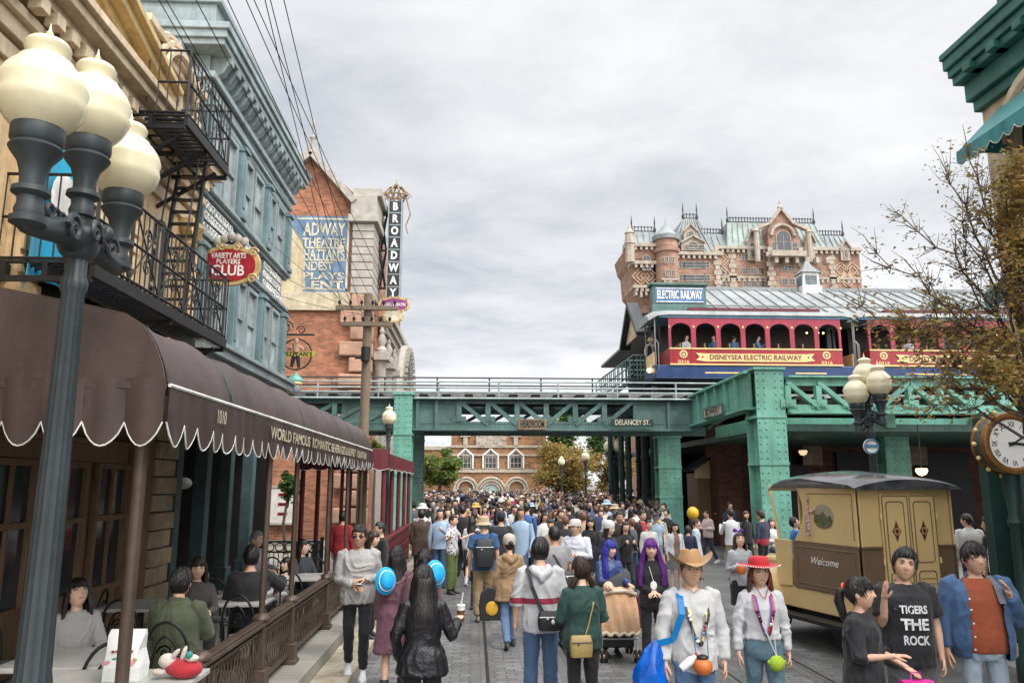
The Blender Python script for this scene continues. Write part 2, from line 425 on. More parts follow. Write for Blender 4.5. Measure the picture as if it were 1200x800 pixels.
# ---- helpers for facades
def frame_win(parent, o, u, w, h, fm, gm, arch=False, bars=(1, 1), ft=.07, dep=.07, name='window', sill=None, n=None):
    """window standing proud of a wall: o bottom centre, u along the wall; outward is u x z"""
    o = Vector(o); u = Vector(u).normalized(); z = Vector((0, 0, 1)); n = u.cross(z)
    def outline(W, H, inset=0):
        if not arch: return [(-W / 2, 0), (W / 2, 0), (W / 2, H), (-W / 2, H)]
        r = W / 2; k = [( -r, 0), (r, 0)]
        for i in range(13):
            a = pi * i / 12
            k.append((r * cos(a), H - r + r * sin(a)))
        return k
    m = MB()
    A = outline(w, h); B = [(a * (1 - 2 * ft / w), ft + (b) * (1 - 2 * ft / h)) for a, b in A]
    nA = len(A)
    P = lambda q, d: o + u * q[0] + z * q[1] + n * d
    vs = [P(q, dep) for q in A] + [P(q, dep) for q in B] + [P(q, .0) for q in A] + [P(q, .012) for q in B]
    fs = []
    for i in range(nA):
        j = (i + 1) % nA
        fs += [(i, j, nA + j, nA + i), (2 * nA + i, 2 * nA + j, j, i), (nA + i, nA + j, 3 * nA + j, 3 * nA + i)]
    m.add(vs, fs)
    bw = ft * .55
    for i in range(1, bars[0] + 1):
        x = -w / 2 + w * i / (bars[0] + 1)
        m.bar(o + u * x + z * ft + n * (dep * .55), o + u * x + z * (h - ft * (1 if not arch else 1.2)) + n * (dep * .55), bw, bw, up=n)
    for i in range(1, bars[1] + 1):
        y = h * i / (bars[1] + 1)
        m.bar(o - u * (w / 2 - ft) + z * y + n * (dep * .5), o + u * (w / 2 - ft) + z * y + n * (dep * .5), bw, bw, up=n)
    if sill:
        m.bar(o - u * (w / 2 + .06) + n * (sill / 2) - z * .04, o + u * (w / 2 + .06) + n * (sill / 2) - z * .04, sill, .08, up=z)
    f = m.build(name, fm, parent)
    p = MB(); p.add([P(q, .02) for q in B], [tuple(range(nA))])
    p.build('pane', gm, f)
    return f
def cornice(m, x_wall, y0, y1, steps, mat=0, ends=0.0):
    """stacked mouldings along Y on a wall facing +X: steps (z0, z1, out)"""
    for z0, z1, outw in steps:
        m.box(x_wall, x_wall + outw, y0 - ends * outw, y1 + ends * outw, z0, z1, mat)
def scroll(m, o, u, v, n, s, turns=1.6, r=.03, k=22, flip=1, mat=0):
    o = Vector(o); pts = []
    for i in range(k):
        t = i / (k - 1); a = turns * 2 * pi * t; rr = s * (1 - .82 * t)
        pts.append(o + Vector(u) * (rr * cos(a) * flip) + Vector(v) * (rr * sin(a)))
    m.tube(pts, [r * (1 - .4 * i / k) for i in range(k)], 5, mat)
X1 = Vector((1, 0, 0)); Y1 = Vector((0, 1, 0)); Z1 = Vector((0, 0, 1))

# ================================================================== CREAM THEATRE (left)
XW = -5.0
t = thing('theatre_building', 'ornate cream stucco building with gold mouldings above the brown canopy', 'building', (XW, 7, .27))
MB().box(-12, XW, -2, 13.25, 3.2, 7.75).build('wall', M_cream, t)
m = MB()
cornice(m, XW, -2, 13.24, [(3.9, 4.05, .10), (4.05, 4.2, .18), (6.75, 6.95, .06), (7.0, 7.2, .12), (7.2, 7.32, .20), (7.5, 7.62, .30), (7.62, 7.75, .48), (7.75, 7.86, .56)])
for i in range(44): m.box(XW + .2, XW + .36, -1 + i * .32, -1 + i * .32 + .17, 7.33, 7.49)
m.build('cornice', M_creamtrim, t, bevel=.012)
m = MB()
for s in (-1, 1):            # raking cornice of the pediment
    for k, (outw, th, dz) in enumerate(((.30, .16, 0), (.46, .14, .15), (.56, .10, .27))):
        a = Vector((XW + outw / 2 - .05, 6 + s * 5.0, 7.87 + dz)); b = Vector((XW + outw / 2 - .05, 6, 9.1 + dz))
        m.bar(a, b, outw + .1, th, up=(0, 0, 1))
m.build('raking_cornice', M_gold, t, bevel=.012)
MB().prism([(-4.9, 0), (4.9, 0), (0, 1.22)], (XW + .05, 6, 7.87), (0, 1, 0), (0, 0, 1), -.35).build('pediment', M_cream, t)
m = MB()
rnd = random.Random(5)
for i in range(58):
    y = rnd.uniform(-4.2, 4.2); zm = 1.15 * (1 - abs(y) / 4.9) - .1; zz_ = rnd.uniform(.04, max(zm, .08))
    if zz_ > zm: continue
    s_ = rnd.uniform(.10, .22)
    scroll(m, (XW + .08, 6 + y, 7.9 + zz_), Y1, Z1, X1, s_, 1.3, .035, 12, rnd.choice((-1, 1)))
    m.ell((XW + .08, 6 + y + rnd.uniform(-.2, .2), 7.9 + zz_), (.06, rnd.uniform(.05, .11), rnd.uniform(.05, .11)), 8, 6)
for i in range(9):           # the shell
    a = radians(15 + i * 18.7); m.tube([(XW + .1, 6, 8.05), (XW + .17, 6 + .5 * cos(a), 8.05 + .55 * sin(a))], [.03, .07], 6)
m.build('relief_ornament', M_creamtrim, t)
m = MB()                      # pilasters with gold capitals
for y in (3.6, 8.3, 10.6, 12.85):
    m = MB(); m.box(XW, XW + .16, y - .2, y + .2, 4.2, 6.3, 0)
    for k in range(8): m.box(XW + .16, XW + .2, y - .21, y + .21, 4.3 + k * .25, 4.3 + k * .25 + .19, 0)
    p_ = m.build('pilaster', M_cream, t, bevel=.01)
    g = MB(); g.box(XW, XW + .24, y - .24, y + .24, 6.62, 6.76); g.lathe([(.12, 6.3), (.15, 6.34), (.12, 6.4), (.16, 6.5), (.24, 6.62)], (XW + .1, y, 0), 10)
    for s in (-1, 1): scroll(g, (XW + .22, y + s * .15, 6.52), Y1, Z1, X1, .09, 1.4, .025, 12, s)
    g.build('capital', M_gold, p_)
for y in (2.2, 4.9, 6.9, 9.5, 11.75):
    frame_win(t, (XW, y, 4.75), (0, 1, 0), 0.85, 1.75, M_creamtrim, M_glass, True, (1, 2), .1, .1, sill=.2)
# upper pavilion with arch
m = MB(); m.box(-9, XW - .05, 10.7, 12.9, 7.86, 9.0); m.box(-9, XW + .1, 10.6, 13.0, 8.95, 9.08); m.box(-9, XW + .18, 10.55, 13.05, 9.08, 9.2)
m.build('pavilion', M_creamtrim, t, bevel=.012)
m = MB()
for R, dx in ((.95, .16), (.82, .24), (.69, .30)):
    rs = []
    for i in range(17):
        a = pi * i / 16; ring = []
        for j in range(6):
            q = 2 * pi * j / 6; ring.append(Vector((XW + dx - .1 + .05 * sin(q), 11.8 + (R + .06 * cos(q)) * cos(a), 8.5 + (R + .06 * cos(q)) * sin(a))))
        rs.append(ring)
    m.rings(rs)
for s in (-1, 1): m.box(XW - .05, XW + .2, 11.8 + s * .8 - .16, 11.8 + s * .8 + .16, 7.86, 8.5)
m.build('arch_moulding', M_creamtrim, t)
frame_win(t, (XW - .04, 11.8, 7.9), (0, 1, 0), 1.1, 1.2, M_creamtrim, M_glass, True, (1, 1), .08, .06)
# ---- ground floor of the cafe: timber glazing, pier with quoins
m = MB(); m.box(-9, XW, -2, 11.4, .27, 3.2)
m.build('cafe_wall', M_wood, t)
m = MB(); m.box(XW - .02, XW + .07, -2, 11.35, 2.62, 2.85); m.box(XW - .02, XW + .10, -2, 11.35, 2.85, 2.92); m.box(XW - .02, XW + .05, -2, 11.35, .3, .95)
m.build('timber_rail', M_wood, t, bevel=.01)
for i in range(9):
    y = 1.6 + i * 1.17
    frame_win(t, (XW + .005, y, .95), (0, 1, 0), .92, 1.66, M_wood, M_glass, False, (1, 0), .07, .08)
    q = MB(); q.box(XW + .02, XW + .09, y - .45, y + .45, 1.86, 1.93); q.build('transom', M_wood, t)
m = MB(); m.box(XW - .4, XW + .14, 11.4, 12.1, .27, 3.2); m.build('pier', M_wood, t, bevel=.02)
m = MB()
for k in range(11): m.box(XW - .5, XW + (.2 if k % 2 else .16), 12.12, 12.9, .3 + k * .27, .3 + k * .27 + .25)
m.build('quoin_pier', mat('buff_quoin_stone', (0.46, .37, .25), .8, kind='paint'), t, bevel=.015)

# teal banner hanging behind the lamp
m = MB()
rs = []
for i in range(13):
    z = 6.2 - i * .14; ring = []
    for j in range(9):
        x = -4.72 + .05 * sin(j * 1.3 + i * .2); y = 8.0 + j * .14
        ring.append((x, y, z - .12 * (j in (0, 8))))
    for j in range(8, -1, -1):
        x = -4.72 + .05 * sin(j * 1.3 + i * .2) - .012; y = 8.0 + j * .14
        ring.append((x, y, z - .12 * (j in (0, 8))))
    rs.append(ring)
m.rings(rs)
t = thing('banner', 'bright blue cloth banner hanging on the cream facade behind the near lamp', 'banner', (-4.75, 7.9, 4.3))
m.build('cloth', mat('bright_blue_cloth', (0.0, .30, .47), .6, kind='fabric'), t)
m = MB(); m.cyl((-5, 7.9, 6.25), (-4.6, 7.9, 6.25), .02); m.cyl((-4.72, 7.9, 6.24), (-4.72, 9.2, 6.24), .022); m.build('pole', M_black, t)
MB().ell((-4.68, 8.55, 5.5), (.02, .28, .32), 16, 8).build('emblem', M_white, t)

# ---- fire escape
t = thing('fire_escape', 'black iron fire escape with two railed balconies and a ladder on the cream building', 'fire escape', (-4.5, 11, 4.5))
def balcony(y0, y1, z, x0=-5.0, x1=-4.02):
    m = MB()
    for k in range(int((y1 - y0) / .13)): m.box(x0, x1, y0 + k * .13, y0 + k * .13 + .05, z, z + .03)
    for x in (x0 + .06, (x0 + x1) / 2, x1): m.box(x - .03, x + .03, y0, y1, z - .14, z - .002)
    for y in (y0, (y0 + y1) / 2, y1): m.box(x0, x1, y - .03, y + .03, z - .2, z - .142)
    for y in (y0 + .2, (y0 + y1) / 2, y1 - .2): m.bar((x0, y, z - .75), (x1 - .1, y, z - .18), .05)
    m.build('platform', M_black, t)
    m = MB()
    for zz in (.05, .5, .98):
        m.cyl((x1, y0, z + zz), (x1, y1, z + zz), .018, n=6)
        for y in (y0, y1): m.cyl((x0, y, z + zz), (x1, y, z + zz), .018, n=6)
    n = int((y1 - y0) / .14)
    for k in range(n + 1):
        y = y0 + (y1 - y0) * k / n
        m.cyl((x1, y, z), (x1, y, z + .98), .010 if k % 6 else .022, n=5)
    for k in range(8):
        x = x0 + (x1 - x0) * k / 7
        for y in (y0, y1): m.cyl((x, y, z), (x, y, z + .98), .010, n=5)
    for k in range(int((y1 - y0) / .84)):
        y = y0 + k * .84
        m.cyl((x1, y, z + .05), (x1, y + .84, z + .98), .012, n=5); m.cyl((x1, y + .84, z + .05), (x1, y, z + .98), .012, n=5)
        scroll(m, (x1 + .01, y + .42, z + .3), Y1, Z1, X1, .12, 1.4, .012, 12); scroll(m, (x1 + .01, y + .42, z + .7), Y1, Z1, X1, .1, 1.4, .012, 12, -1)
    m.build('railing', M_black, t)
balcony(8.0, 12.35, 4.62); balcony(10.1, 11.9, 7.35)
m = MB()
for s in (-.2, .2):
    m.bar((-4.5 + s, 11.25, 4.7), (-4.5 + s, 11.75, 7.4), .04, .08); m.cyl((-4.5 + s, 11.1, 5.6), (-4.5 + s, 11.6, 8.2), .014, n=5)
for k in range(13):
    f = (k + .5) / 13; m.box(-4.7, -4.3, 11.25 + f * .5 - .05, 11.25 + f * .5 + .05, 4.7 + 2.7 * f, 4.725 + 2.7 * f)
m.build('ladder', M_black, t)
for y in (5.6,):
    balcony(4.0, 6.6, 4.62, -5.0, -4.5)

# ================================================================== BLUE BUILDING
t = thing('corner_building', 'pale blue Victorian building with bracketed cornice and paired windows beside the cream facade', 'building', (XW, 16.8, .27))
y0, y1 = 13.35, 19.5
MB().box(-13, XW, y0, y1, 4.5, 9.4).build('wall', M_bluepaint, t)
m = MB()
for (z0, z1, o_) in ((9.25, 9.4, .08), (9.4, 9.62, .14), (9.62, 9.75, .22)):
    m.box(-13, XW + o_, y0 - o_, y1 + o_, z0, z1)
m.box(-13, XW + .06, y0 - .06, y1 + .06, 9.75, 10.15)
for (z0, z1, o_) in ((10.15, 10.27, .42), (10.27, 10.42, .47), (10.42, 10.55, .52)):
    m.box(-13, XW + o_, y0 - o_, y1 + o_, z0, z1)
m.box(-12.9, XW + .1, y0 - .05, y1, 10.55, 11.2); m.box(-13, XW + .2, y0 - .12, y1 + .1, 11.2, 11.32)
m.build('cornice', M_bluetrim, t, bevel=.015)
for k in range(15):
    y = y0 + .12 + k * (y1 - y0 - .24) / 14
    m = MB(); pts = [(0, .0), (.36, .0), (.36, -.12), (.29, -.17), (.23, -.30), (.12, -.36), (.09, -.42), (0, -.44)]
    m.prism(pts, (XW + .06, y - .09, 10.148), (1, 0, 0), (0, 0, 1), -.18)
    m.ell((XW + .34, y, 10.06), (.085, .11, .085), 8, 6)
    m.build('bracket', M_bluetrim if k % 2 else M_bluetrim, t)
m = MB()
for k in range(3):
    x = XW - .3 - k * 1.3; m.prism([(0, 0), (.44, 0), (.44, -.12), (.26, -.3), (.09, -.42), (0, -.44)], (x, y0 - .06, 10.148), (0, -1, 0), (0, 0, 1), .18)
m.build('side_bracket', M_bluetrim, t)
m = MB(); cornice(m, XW, y0, y1, [(7.5, 7.58, .12), (7.58, 7.66, .2), (6.62, 6.7, .10), (6.7, 6.78, .18), (4.5, 4.62, .25), (4.62, 4.78, .40), (4.78, 4.86, .48)], ends=.6)
for k in range(70): m.box(XW + .25, XW + .33, y0 + k * .1, y0 + k * .1 + .055, 4.42, 4.5)
m.build('string_course', M_bluetrim, t, bevel=.01)
bays = [(13.5, 15.2), (15.5, 17.2), (17.5, 19.2)]
for a, b in bays:
    for z, h in ((4.95, 1.6), (7.72, 1.48)):
        for k in range(2):
            yc = a + (b - a) * (.25 + .5 * k)
            frame_win(t, (XW, yc, z), (0, 1, 0), (b - a) / 2 - .1, h, M_bluetrim, M_glasslite, False, (0, 1), .085, .10)
    m = MB()
    m.box(XW, XW + .06, a, b, 6.8, 7.48, 0)
    rr = random.Random(int(a * 10))
    for i in range(30):
        y = a + .12 + (b - a - .24) * (i % 10) / 9; z = 6.93 + .21 * (i // 10)
        scroll(m, (XW + .07, y, z), Y1, Z1, X1, .11, 1.2, .022, 9, rr.choice((-1, 1)), 1)
    m.build('spandrel', [M_bluepaint, M_white], t)
for y, z0, z1 in [(y, a, b) for y in (13.38, 15.35, 17.35, 19.35) for a, b in ((4.9, 6.6), (7.67, 9.24))]:
    m = MB()
    for z0, z1 in ((z0, z1),):
        m.box(XW, XW + .2, y - .13, y + .13, z0, z1); m.box(XW, XW + .25, y - .16, y + .16, z1 - .12, z1 - .04); m.box(XW, XW + .25, y - .16, y + .16, z0, z0 + .12)
        m.box(XW + .2, XW + .22, y - .07, y + .07, z0 + .25, z1 - .25)
    m.build('pilaster', M_bluepaint, t, bevel=.01)
# recessed ground floor: dark porch with blue posts
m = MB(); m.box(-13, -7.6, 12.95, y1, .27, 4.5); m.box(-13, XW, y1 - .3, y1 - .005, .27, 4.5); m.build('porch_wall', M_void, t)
for y in (13.45, 14.9, 16.3, 17.9):
    m = MB(); m.box(XW - .2, XW + .04, y - .13, y + .13, .27, 4.5); m.box(XW - .24, XW + .08, y - .17, y + .17, .27, .7); m.build('post', M_bluedeep, t, bevel=.012)
for k, y in enumerate((14.3, 16.2)):
    l = thing('pendant_lamp', ('white glass pendant lamp hanging in the dark porch, nearer one', 'white glass pendant lamp hanging in the dark porch, farther one')[k], 'lamp', (-5.9, y, 2.3), 0, 'pendant lamps in the cafe porch')
    MB().ell((-5.9, y, 2.35), (.17, .17, .12)).build('shade', M_white, l); MB().cyl((-5.9, y, 2.45), (-5.9, y, 4.5), .012).build('cord', M_black, l)
M_warm = mat('warm_bulb', (1.0, .62, .25), .4, emit=6, var=.02, bump=0)
for k, (x, y, z) in enumerate(((-6.2, 13.9, 1.95), (-6.4, 15.6, 1.95), (-7.0, 17.2, 2.0))):
    l = thing('wall_lamp', 'small warm bulb glowing in the dark cafe porch', 'lamp', (x, y, z), 0, 'warm bulbs in the porch')
    MB().ell((x, y, z), .045).build('bulb', M_warm, l); MB().cyl((x, y, z + .04), (x, y, z + .2), .012).build('bracket', M_black, l)

# ---- hanging club sign
def oval_sign(name, label, c, w, h, cols, lines, lobes=True):
    t = thing(name, label, 'sign', (c[0], c[1], c[2]))
    def lob(k, a, ww, hh):
        return [(ww / 2 * abs(cos(i * pi / 24)) ** .85 * (1 if cos(i * pi / 24) > 0 else -1), hh / 2 * abs(sin(i * pi / 24)) ** .8 * (1 if sin(i * pi / 24) > 0 else -1) * (1 + .05 * cos(i * pi / 6))) for i in range(48)]
    b = MB().prism(lob(0, .06, w, h), (c[0], c[1] + .05, c[2]), (1, 0, 0), (0, 0, 1), .07).build('border', cols[1], t, bevel=.012)
    MB().prism(lob(0, .06, w * .84, h * .80), (c[0], c[1] - .012, c[2]), (1, 0, 0), (0, 0, 1), .022).build('face', cols[0], t)
    m = MB()
    for sx in (-1, 1):
        for sz in (-1, 1):
            scroll(m, (c[0] + sx * w * .38, c[1] - .03, c[2] + sz * h * .34), X1, Z1, Y1, h * .13, 1.5, .022, 16, sx)
        scroll(m, (c[0] + sx * w * .12, c[1] - .03, c[2] + h * .46), X1, Z1, Y1, h * .12, 1.5, .022, 16, sx)
    m.build('scrollwork', cols[1], t)
    for (s, size, z, wd, mt) in lines: text(s, size, (c[0], c[1] - .04, c[2] + z), X1, Z1, mt, t, depth=0, bold=.02, width=wd)
    return t
p = pt(268, 311, Y=13.6)
t = oval_sign('hanging_sign', 'red and gold scrolled oval sign reading Variety Arts Players Club', p, 1.14, .72, (M_red, M_gold), [('VARIETY ARTS', .14, .17, .62, M_white), ('PLAYERS', .12, .06, .42, M_white), ('CLUB', .27, -.11, .58, M_white)])
m = MB(); m.cyl((XW, 13.6, p.z + .42), (p.x + .3, 13.6, p.z + .42), .025); m.cyl((XW, 13.6, p.z + .9), (p.x, 13.6, p.z + .43), .018)
m.build('bracket', M_black, t)
m = MB()
for i in range(5): m.ell((p.x - .22 + .12 * i, 13.58, p.z + .44 + .05 * (2 - abs(i - 2))), (.08, .05, .09), 8, 6)
m.build('crest', M_stone, t)

# ---- round boxer sign on the far corner of the blue building
p = pt(347, 415, Y=19.9)
t = thing('pub_sign', 'round iron sign with a small boxer figure and yellow name board', 'sign', p)
m = MB(); m.torus(p, .40, .02, 28, 6, 'Y'); m.cyl((XW, 19.9, p.z + .52), (p.x + .45, 19.9, p.z + .52), .025); scroll(m, (p.x - .3, 19.9, p.z + .7), X1, Z1, Y1, .2, 1.5, .022, 18); scroll(m, (p.x + .1, 19.9, p.z + .64), X1, Z1, Y1, .12, 1.5, .02, 16, -1)
m.cyl((XW, 19.9, p.z + .9), (p.x - .2, 19.9, p.z + .75), .02)
m.build('iron_frame', M_black, t)
b = MB(); M_gy = mat('mustard_board', (.45, .36, .08), .5, kind='paint')
b.prism([(-.5, -.09), (.5, -.04), (.55, .03), (.5, .11), (-.5, .06), (-.56, -.02)], (p.x, 19.9, p.z - .02), X1, Z1, .04); b.build('name_board', M_gy, t)
text("SULLIVAN'S", .15, (p.x, 19.85, p.z), X1, Vector((0.04, 0, 1)), M_black, t, bold=.015, width=.85, depth=.001)
M_skin0 = mat('painted_flesh', (.50, .30, .20), .5)
m = MB(); m.ell((p.x, 19.88, p.z + .34), (.06, .05, .08)); m.loft = None
m.tube([(p.x, 19.88, p.z + .26), (p.x, 19.88, p.z + .05)], [.11, .08], 10); m.tube([(p.x + .09, 19.88, p.z + .22), (p.x + .22, 19.86, p.z + .1), (p.x + .3, 19.82, p.z + .2)], .03, 6); m.tube([(p.x - .09, 19.88, p.z + .22), (p.x - .2, 19.86, p.z + .12), (p.x - .1, 19.8, p.z + .16)], .03, 6)
m.build('figure', M_skin0, t)
m = MB(); m.tube([(p.x - .05, 19.88, p.z - .05), (p.x - .1, 19.88, p.z - .34)], [.06, .04], 8); m.tube([(p.x + .05, 19.88, p.z - .05), (p.x + .09, 19.88, p.z - .34)], [.06, .04], 8); m.build('tights', M_black, t)
p = pt(346, 446, Y=19.7)
t = thing('hanging_lantern', 'small green and gold lantern hanging under the round boxer sign', 'lantern', p)
MB().lathe([(.03, .22), (.06, .16), (.16, .08), (.19, .0), (.17, -.04)], p, 14).build('cap', M_teal, t)
MB().lathe([(.17, -.04), (.19, -.08), (.15, -.14)], p, 14).build('band', M_gold, t)
MB().lathe([(.15, -.14), (.14, -.24), (.05, -.34), (.001, -.35)], p, 14).build('glass', M_glasslite, t)

# ================================================================== BRICK THEATRE
YB = 34.0
P = lambda x, y: (pt(x, y, Y=YB).x, pt(x, y, Y=YB).z)
t = thing('brick_theatre', 'tall gabled red brick theatre wall with painted advertisement beyond the bridge', 'building', (-7, YB, 0))
xr, _ = P(438, 300); xs, _ = P(413, 300); zc = P(412, 258)[1]; ax, az = P(366, 183); ex, ez = P(428, 246)
slope = (az - ez) / (ex - ax)
m = MB(); m.prism([(ax - 12, 0), (xr - .1, 0), (xr - .1, ez), (ax, az), (ax - 12, az - slope * 12)], (0, YB, 0), X1, Z1, -14)
m.build('wall', M_brick, t)
m = MB()
m.bar((ax, YB - .1, az + .05), (ex - .45, YB - .1, ez + .28), .7, .28, up=(0, 0, 1)); m.bar((ax, YB - .1, az + .05), (ax - 12, YB - .1, az - slope * 12 + .05), .7, .28)
m.build('coping', M_stone, t)
MB().lathe([(.32, 0), (.3, .25), (.12, .3), (.1, .8), (.17, .9), (.06, 1.0), (.05, 1.4), (.1, 1.5), (.02, 1.9)], (ax, YB, az), 10).build('finial', M_stone, t)
z0 = P(400, 345)[1]
m = MB(); 
nb = 11
for k in range(nb): 
    za = z0 + (ez - z0) * k / nb; zb = z0 + (ez - z0) * (k + .93) / nb
    m.box(xs, xr, YB - .25, YB + 3, za, zb)
m.box(xs - .2, xr + .2, YB - .45, YB + 3, ez - .7, ez - .35); m.box(xs - .1, xr + .1, YB - .35, YB + 3, ez - .345, ez + .6); m.box(xs - .05, xr + .3, YB - .2, YB + 2.6, ez + .6, ez + 1.0)
m.build('stone_pier', M_stone, t, bevel=.03)
zq0, zq1 = P(400, 458)[1], z0
m = MB(); rq = random.Random(3)
M_quoin = mat('pink_rough_quoin_stone', (.42, .25, .17), .9, var=.4, scale=1.4, bump=1.0, bscale=5)
for k in range(16):
    za = z0 - k * .72
    if za < .8: break
    w = 1.35 if k % 2 else .9
    m.box(xr - w, xr + .05, YB - .3 - rq.uniform(0, .1), YB + .5, za - .68, za - .03)
m.build('quoin', M_quoin, t, bevel=.07)
m = MB()
ya, yb_ = P(400, 362)[1], P(400, 343)[1]; xl = P(325, 340)[0]
m.box(xl - 6, xr - .95, YB - .12, YB + .2, ya, yb_); m.box(xl - 6, xr - .95, YB - .2, YB + .2, ya - .1, ya + .1)
m.build('stone_band', mat('beige_render', (.50, .42, .30), .8, kind='paint'), t)
# painted advertisement
a0, b0 = P(343, 342); a1, b1 = P(411, 254)
sg = MB(); sg.box(a0 - 3, a1, YB - .04, YB + .1, b0, b1); adv = sg.build('advertisement', mat('faded_blue_wall_paint', (.13, .20, .30), .8, var=.3, scale=.9, kind='paint'), t)
M_fcr = mat('faded_cream_wall_paint', (.52, .48, .36), .8, var=.25, scale=1.2, kind='paint')
m = MB(); m.box(a1 - .12, a1 - .03, YB - .05, YB, b0 + .1, b1 - .1); m.box(a0, a1 - .03, YB - .05, YB, b1 - .18, b1 - .1); m.box(a0, a1 - .03, YB - .05, YB, b0 + .1, b0 + .16)
m.build('border_line', M_fcr, adv)
xb = P(357, 300)[0]
out = [(xl - 4, b0 - .02), (xb, b0 - .02), (xb + .02, b0 + 1.5), (xb - .1, b0 + 2.3), (xb - .5, b0 + 2.9), (xb - 1.2, b1 + .02), (xl - 4, b1 + .02)]
MB().prism(out, (0, YB - .05, 0), X1, Z1, .02).build('beige_panel', mat('beige_render_panel', (.50, .41, .26), .85, var=.1, kind='paint'), adv)
hgt = b1 - b0
for s, f0, f1, xL in (('ADWAY', .72, .90, 358), ('THEATRE', .58, .70, 358), ("HATTAN'S", .41, .55, 360), ('NDEST', .27, .39, 360), ('PLAYS', .155, .25, 360), ('LENT', .03, .14, 360)):
    xa = P(xL - 4, 300)[0]; xz = a1 - .2 - (.5 if s == 'NDEST' else 0)
    text(s, (f1 - f0) * hgt * 1.32, ((xa + xz) / 2, YB - .06, b0 + hgt * (f0 + f1) / 2), X1, Z1, M_fcr, adv, depth=.002, bold=.03, width=xz - xa)
m = MB()
for f in (.565, .405): m.box(xb, a1 - .15, YB - .055, YB, b0 + hgt * f, b0 + hgt * f + .07)
m.build('rule_line', M_fcr, adv)
# street front of the theatre: stone with arches and columns
m = MB()
xf = xr
m.box(xf - 4, xf, YB + 3, YB + 15, 0, 9.2)
for k in range(4): m.box(xf, xf + .25 + .15 * k, YB + 3, YB + 15, 9.2 + .3 * k, 9.5 + .3 * k)
for k, y in enumerate((35.5, 38.2, 41)):
    m.lathe([(.35, 5), (.3, 5.2), (.28, 7.6), (.42, 7.9)], (xf + .25, y, 0), 12); m.box(xf, xf + .7, y - .5, y + .5, 7.9, 8.3); m.lathe([(.25, 8.3), (.28, 8.45), (.14, 8.6), (.22, 8.9), (.1, 9.2), (.14, 9.3), (.02, 9.6)], (xf + .3, y, 0), 10)
m.build('stone_front', M_stone, t, bevel=.02)
m = MB(); rs = []
for i in range(21):
    a = pi * i / 20; ring = []
    for j in range(8):
        q = 2 * pi * j / 8; ring.append(Vector((xf + .55 + .35 * sin(q), 44 + (3.4 + .4 * cos(q)) * cos(a), 6.4 + (3.4 + .4 * cos(q)) * sin(a))))
    rs.append(ring)
m.rings(rs)
for i in range(24):
    a = pi * (i + .5) / 24; m.box(xf + .75, xf + 1.05, 44 + 3.45 * cos(a) - .12, 44 + 3.45 * cos(a) + .12, 6.4 + 3.45 * sin(a) - .12, 6.4 + 3.45 * sin(a) + .12)
m.build('entrance_arch', M_stone, t)
p_ = MB(); q0, q1 = pt(330, 612, Y=YB - .2), pt(347, 571, Y=YB - .2)
t2 = thing('poster_board', 'white framed poster with red marks on the brick theatre wall', 'poster', (q0.x, YB - .2, q0.z))
MB().box(q0.x - .6, q1.x, YB - .2, YB - .02, q0.z, q1.z).build('panel', mat('poster_paper', (.62, .58, .52), .6), t2)
m = MB(); m.box(q0.x - .68, q1.x + .08, YB - .25, YB - .02, q1.z, q1.z + .09); m.box(q0.x - .68, q1.x + .08, YB - .25, YB - .02, q0.z - .09, q0.z); m.box(q1.x, q1.x + .08, YB - .25, YB - .02, q0.z, q1.z); m.build('frame', M_stone, t2)
m = MB()
for k in range(9): m.box(q0.x - .2 + .12 * (k % 3), q0.x - .13 + .12 * (k % 3) + .1, YB - .215, YB - .19, q0.z + .3 + .4 * (k // 3), q0.z + .42 + .4 * (k // 3))
m.build('print', M_red, t2)

# ---- vertical theatre marquee
YM = 36.0
a = pt(455, 237, Y=YM); b = pt(470, 352, Y=YM); cx = (a.x + b.x) / 2; zt, zb = a.z, b.z
t = thing('marquee_sign', 'tall vertical black sign reading BROADWAY topped by a gold crown', 'sign', (cx, YM, zb))
MB().box(cx - .27, cx + .27, YM - .2, YM + .2, zb, zt).build('board', mat('black_sign_enamel', (.02, .022, .025), .4), t, bevel=.02)
m = MB()
for s in (-1, 1): m.box(cx + s * .31 - .03, cx + s * .31 + .03, YM - .25, YM + .25, zb - .1, zt + .1)
m.build('edge_trim', M_bluetrim, t)
n = 8; step = (zt - zb) / n
for i, ch in enumerate('BROADWAY'):
    text(ch, step * .86, (cx, YM - .21, zt - step * (i + .5)), X1, Z1, M_white, t, name='letter', depth=.02, bold=.05, sx=.8)
m = MB()
for i in range(1, n): m.box(cx - .27, cx + .27, YM - .23, YM - .19, zt - step * i - .03, zt - step * i + .03)
m.build('bar', M_bluetrim, t)
m = MB()
for k in range(10):
    a_ = 2 * pi * k / 10; m.tube([(cx + .34 * cos(a_), YM + .3 * sin(a_), zt + .1), (cx + .58 * cos(a_), YM + .45 * sin(a_), zt + .45), (cx + .36 * cos(a_), YM + .3 * sin(a_), zt + .72), (cx, YM, zt + .8)], [.05, .05, .04, .03], 6)
m.torus((cx, YM, zt + .1), .36, .06, 20, 6, 'Z', sy=.7); m.torus((cx, YM, zt + .36), .52, .05, 20, 6, 'Z', sy=.7)
m.lathe([(.05, .76), (.13, .86), (.08, .95), (.03, 1.02), (.001, 1.2)], (cx, YM, zt), 8)
for s in (-1, 1):
    scroll(m, (cx + s * .55, YM, zt + .3), X1, Z1, Y1, .2, 1.4, .035, 14, s)
    m.tube([(cx + s * .5, YM, zt + .2), (cx + s * .72, YM, zt - .6), (cx + s * .5, YM, zt - 1.2), (cx + s * .62, YM, zt - 1.6)], [.04, .035, .03, .02], 6)
m.build('crown', mat('dull_bronze_gilding', (.26, .19, .12), .5, kind='paint', metal=.2), t)
m = MB()
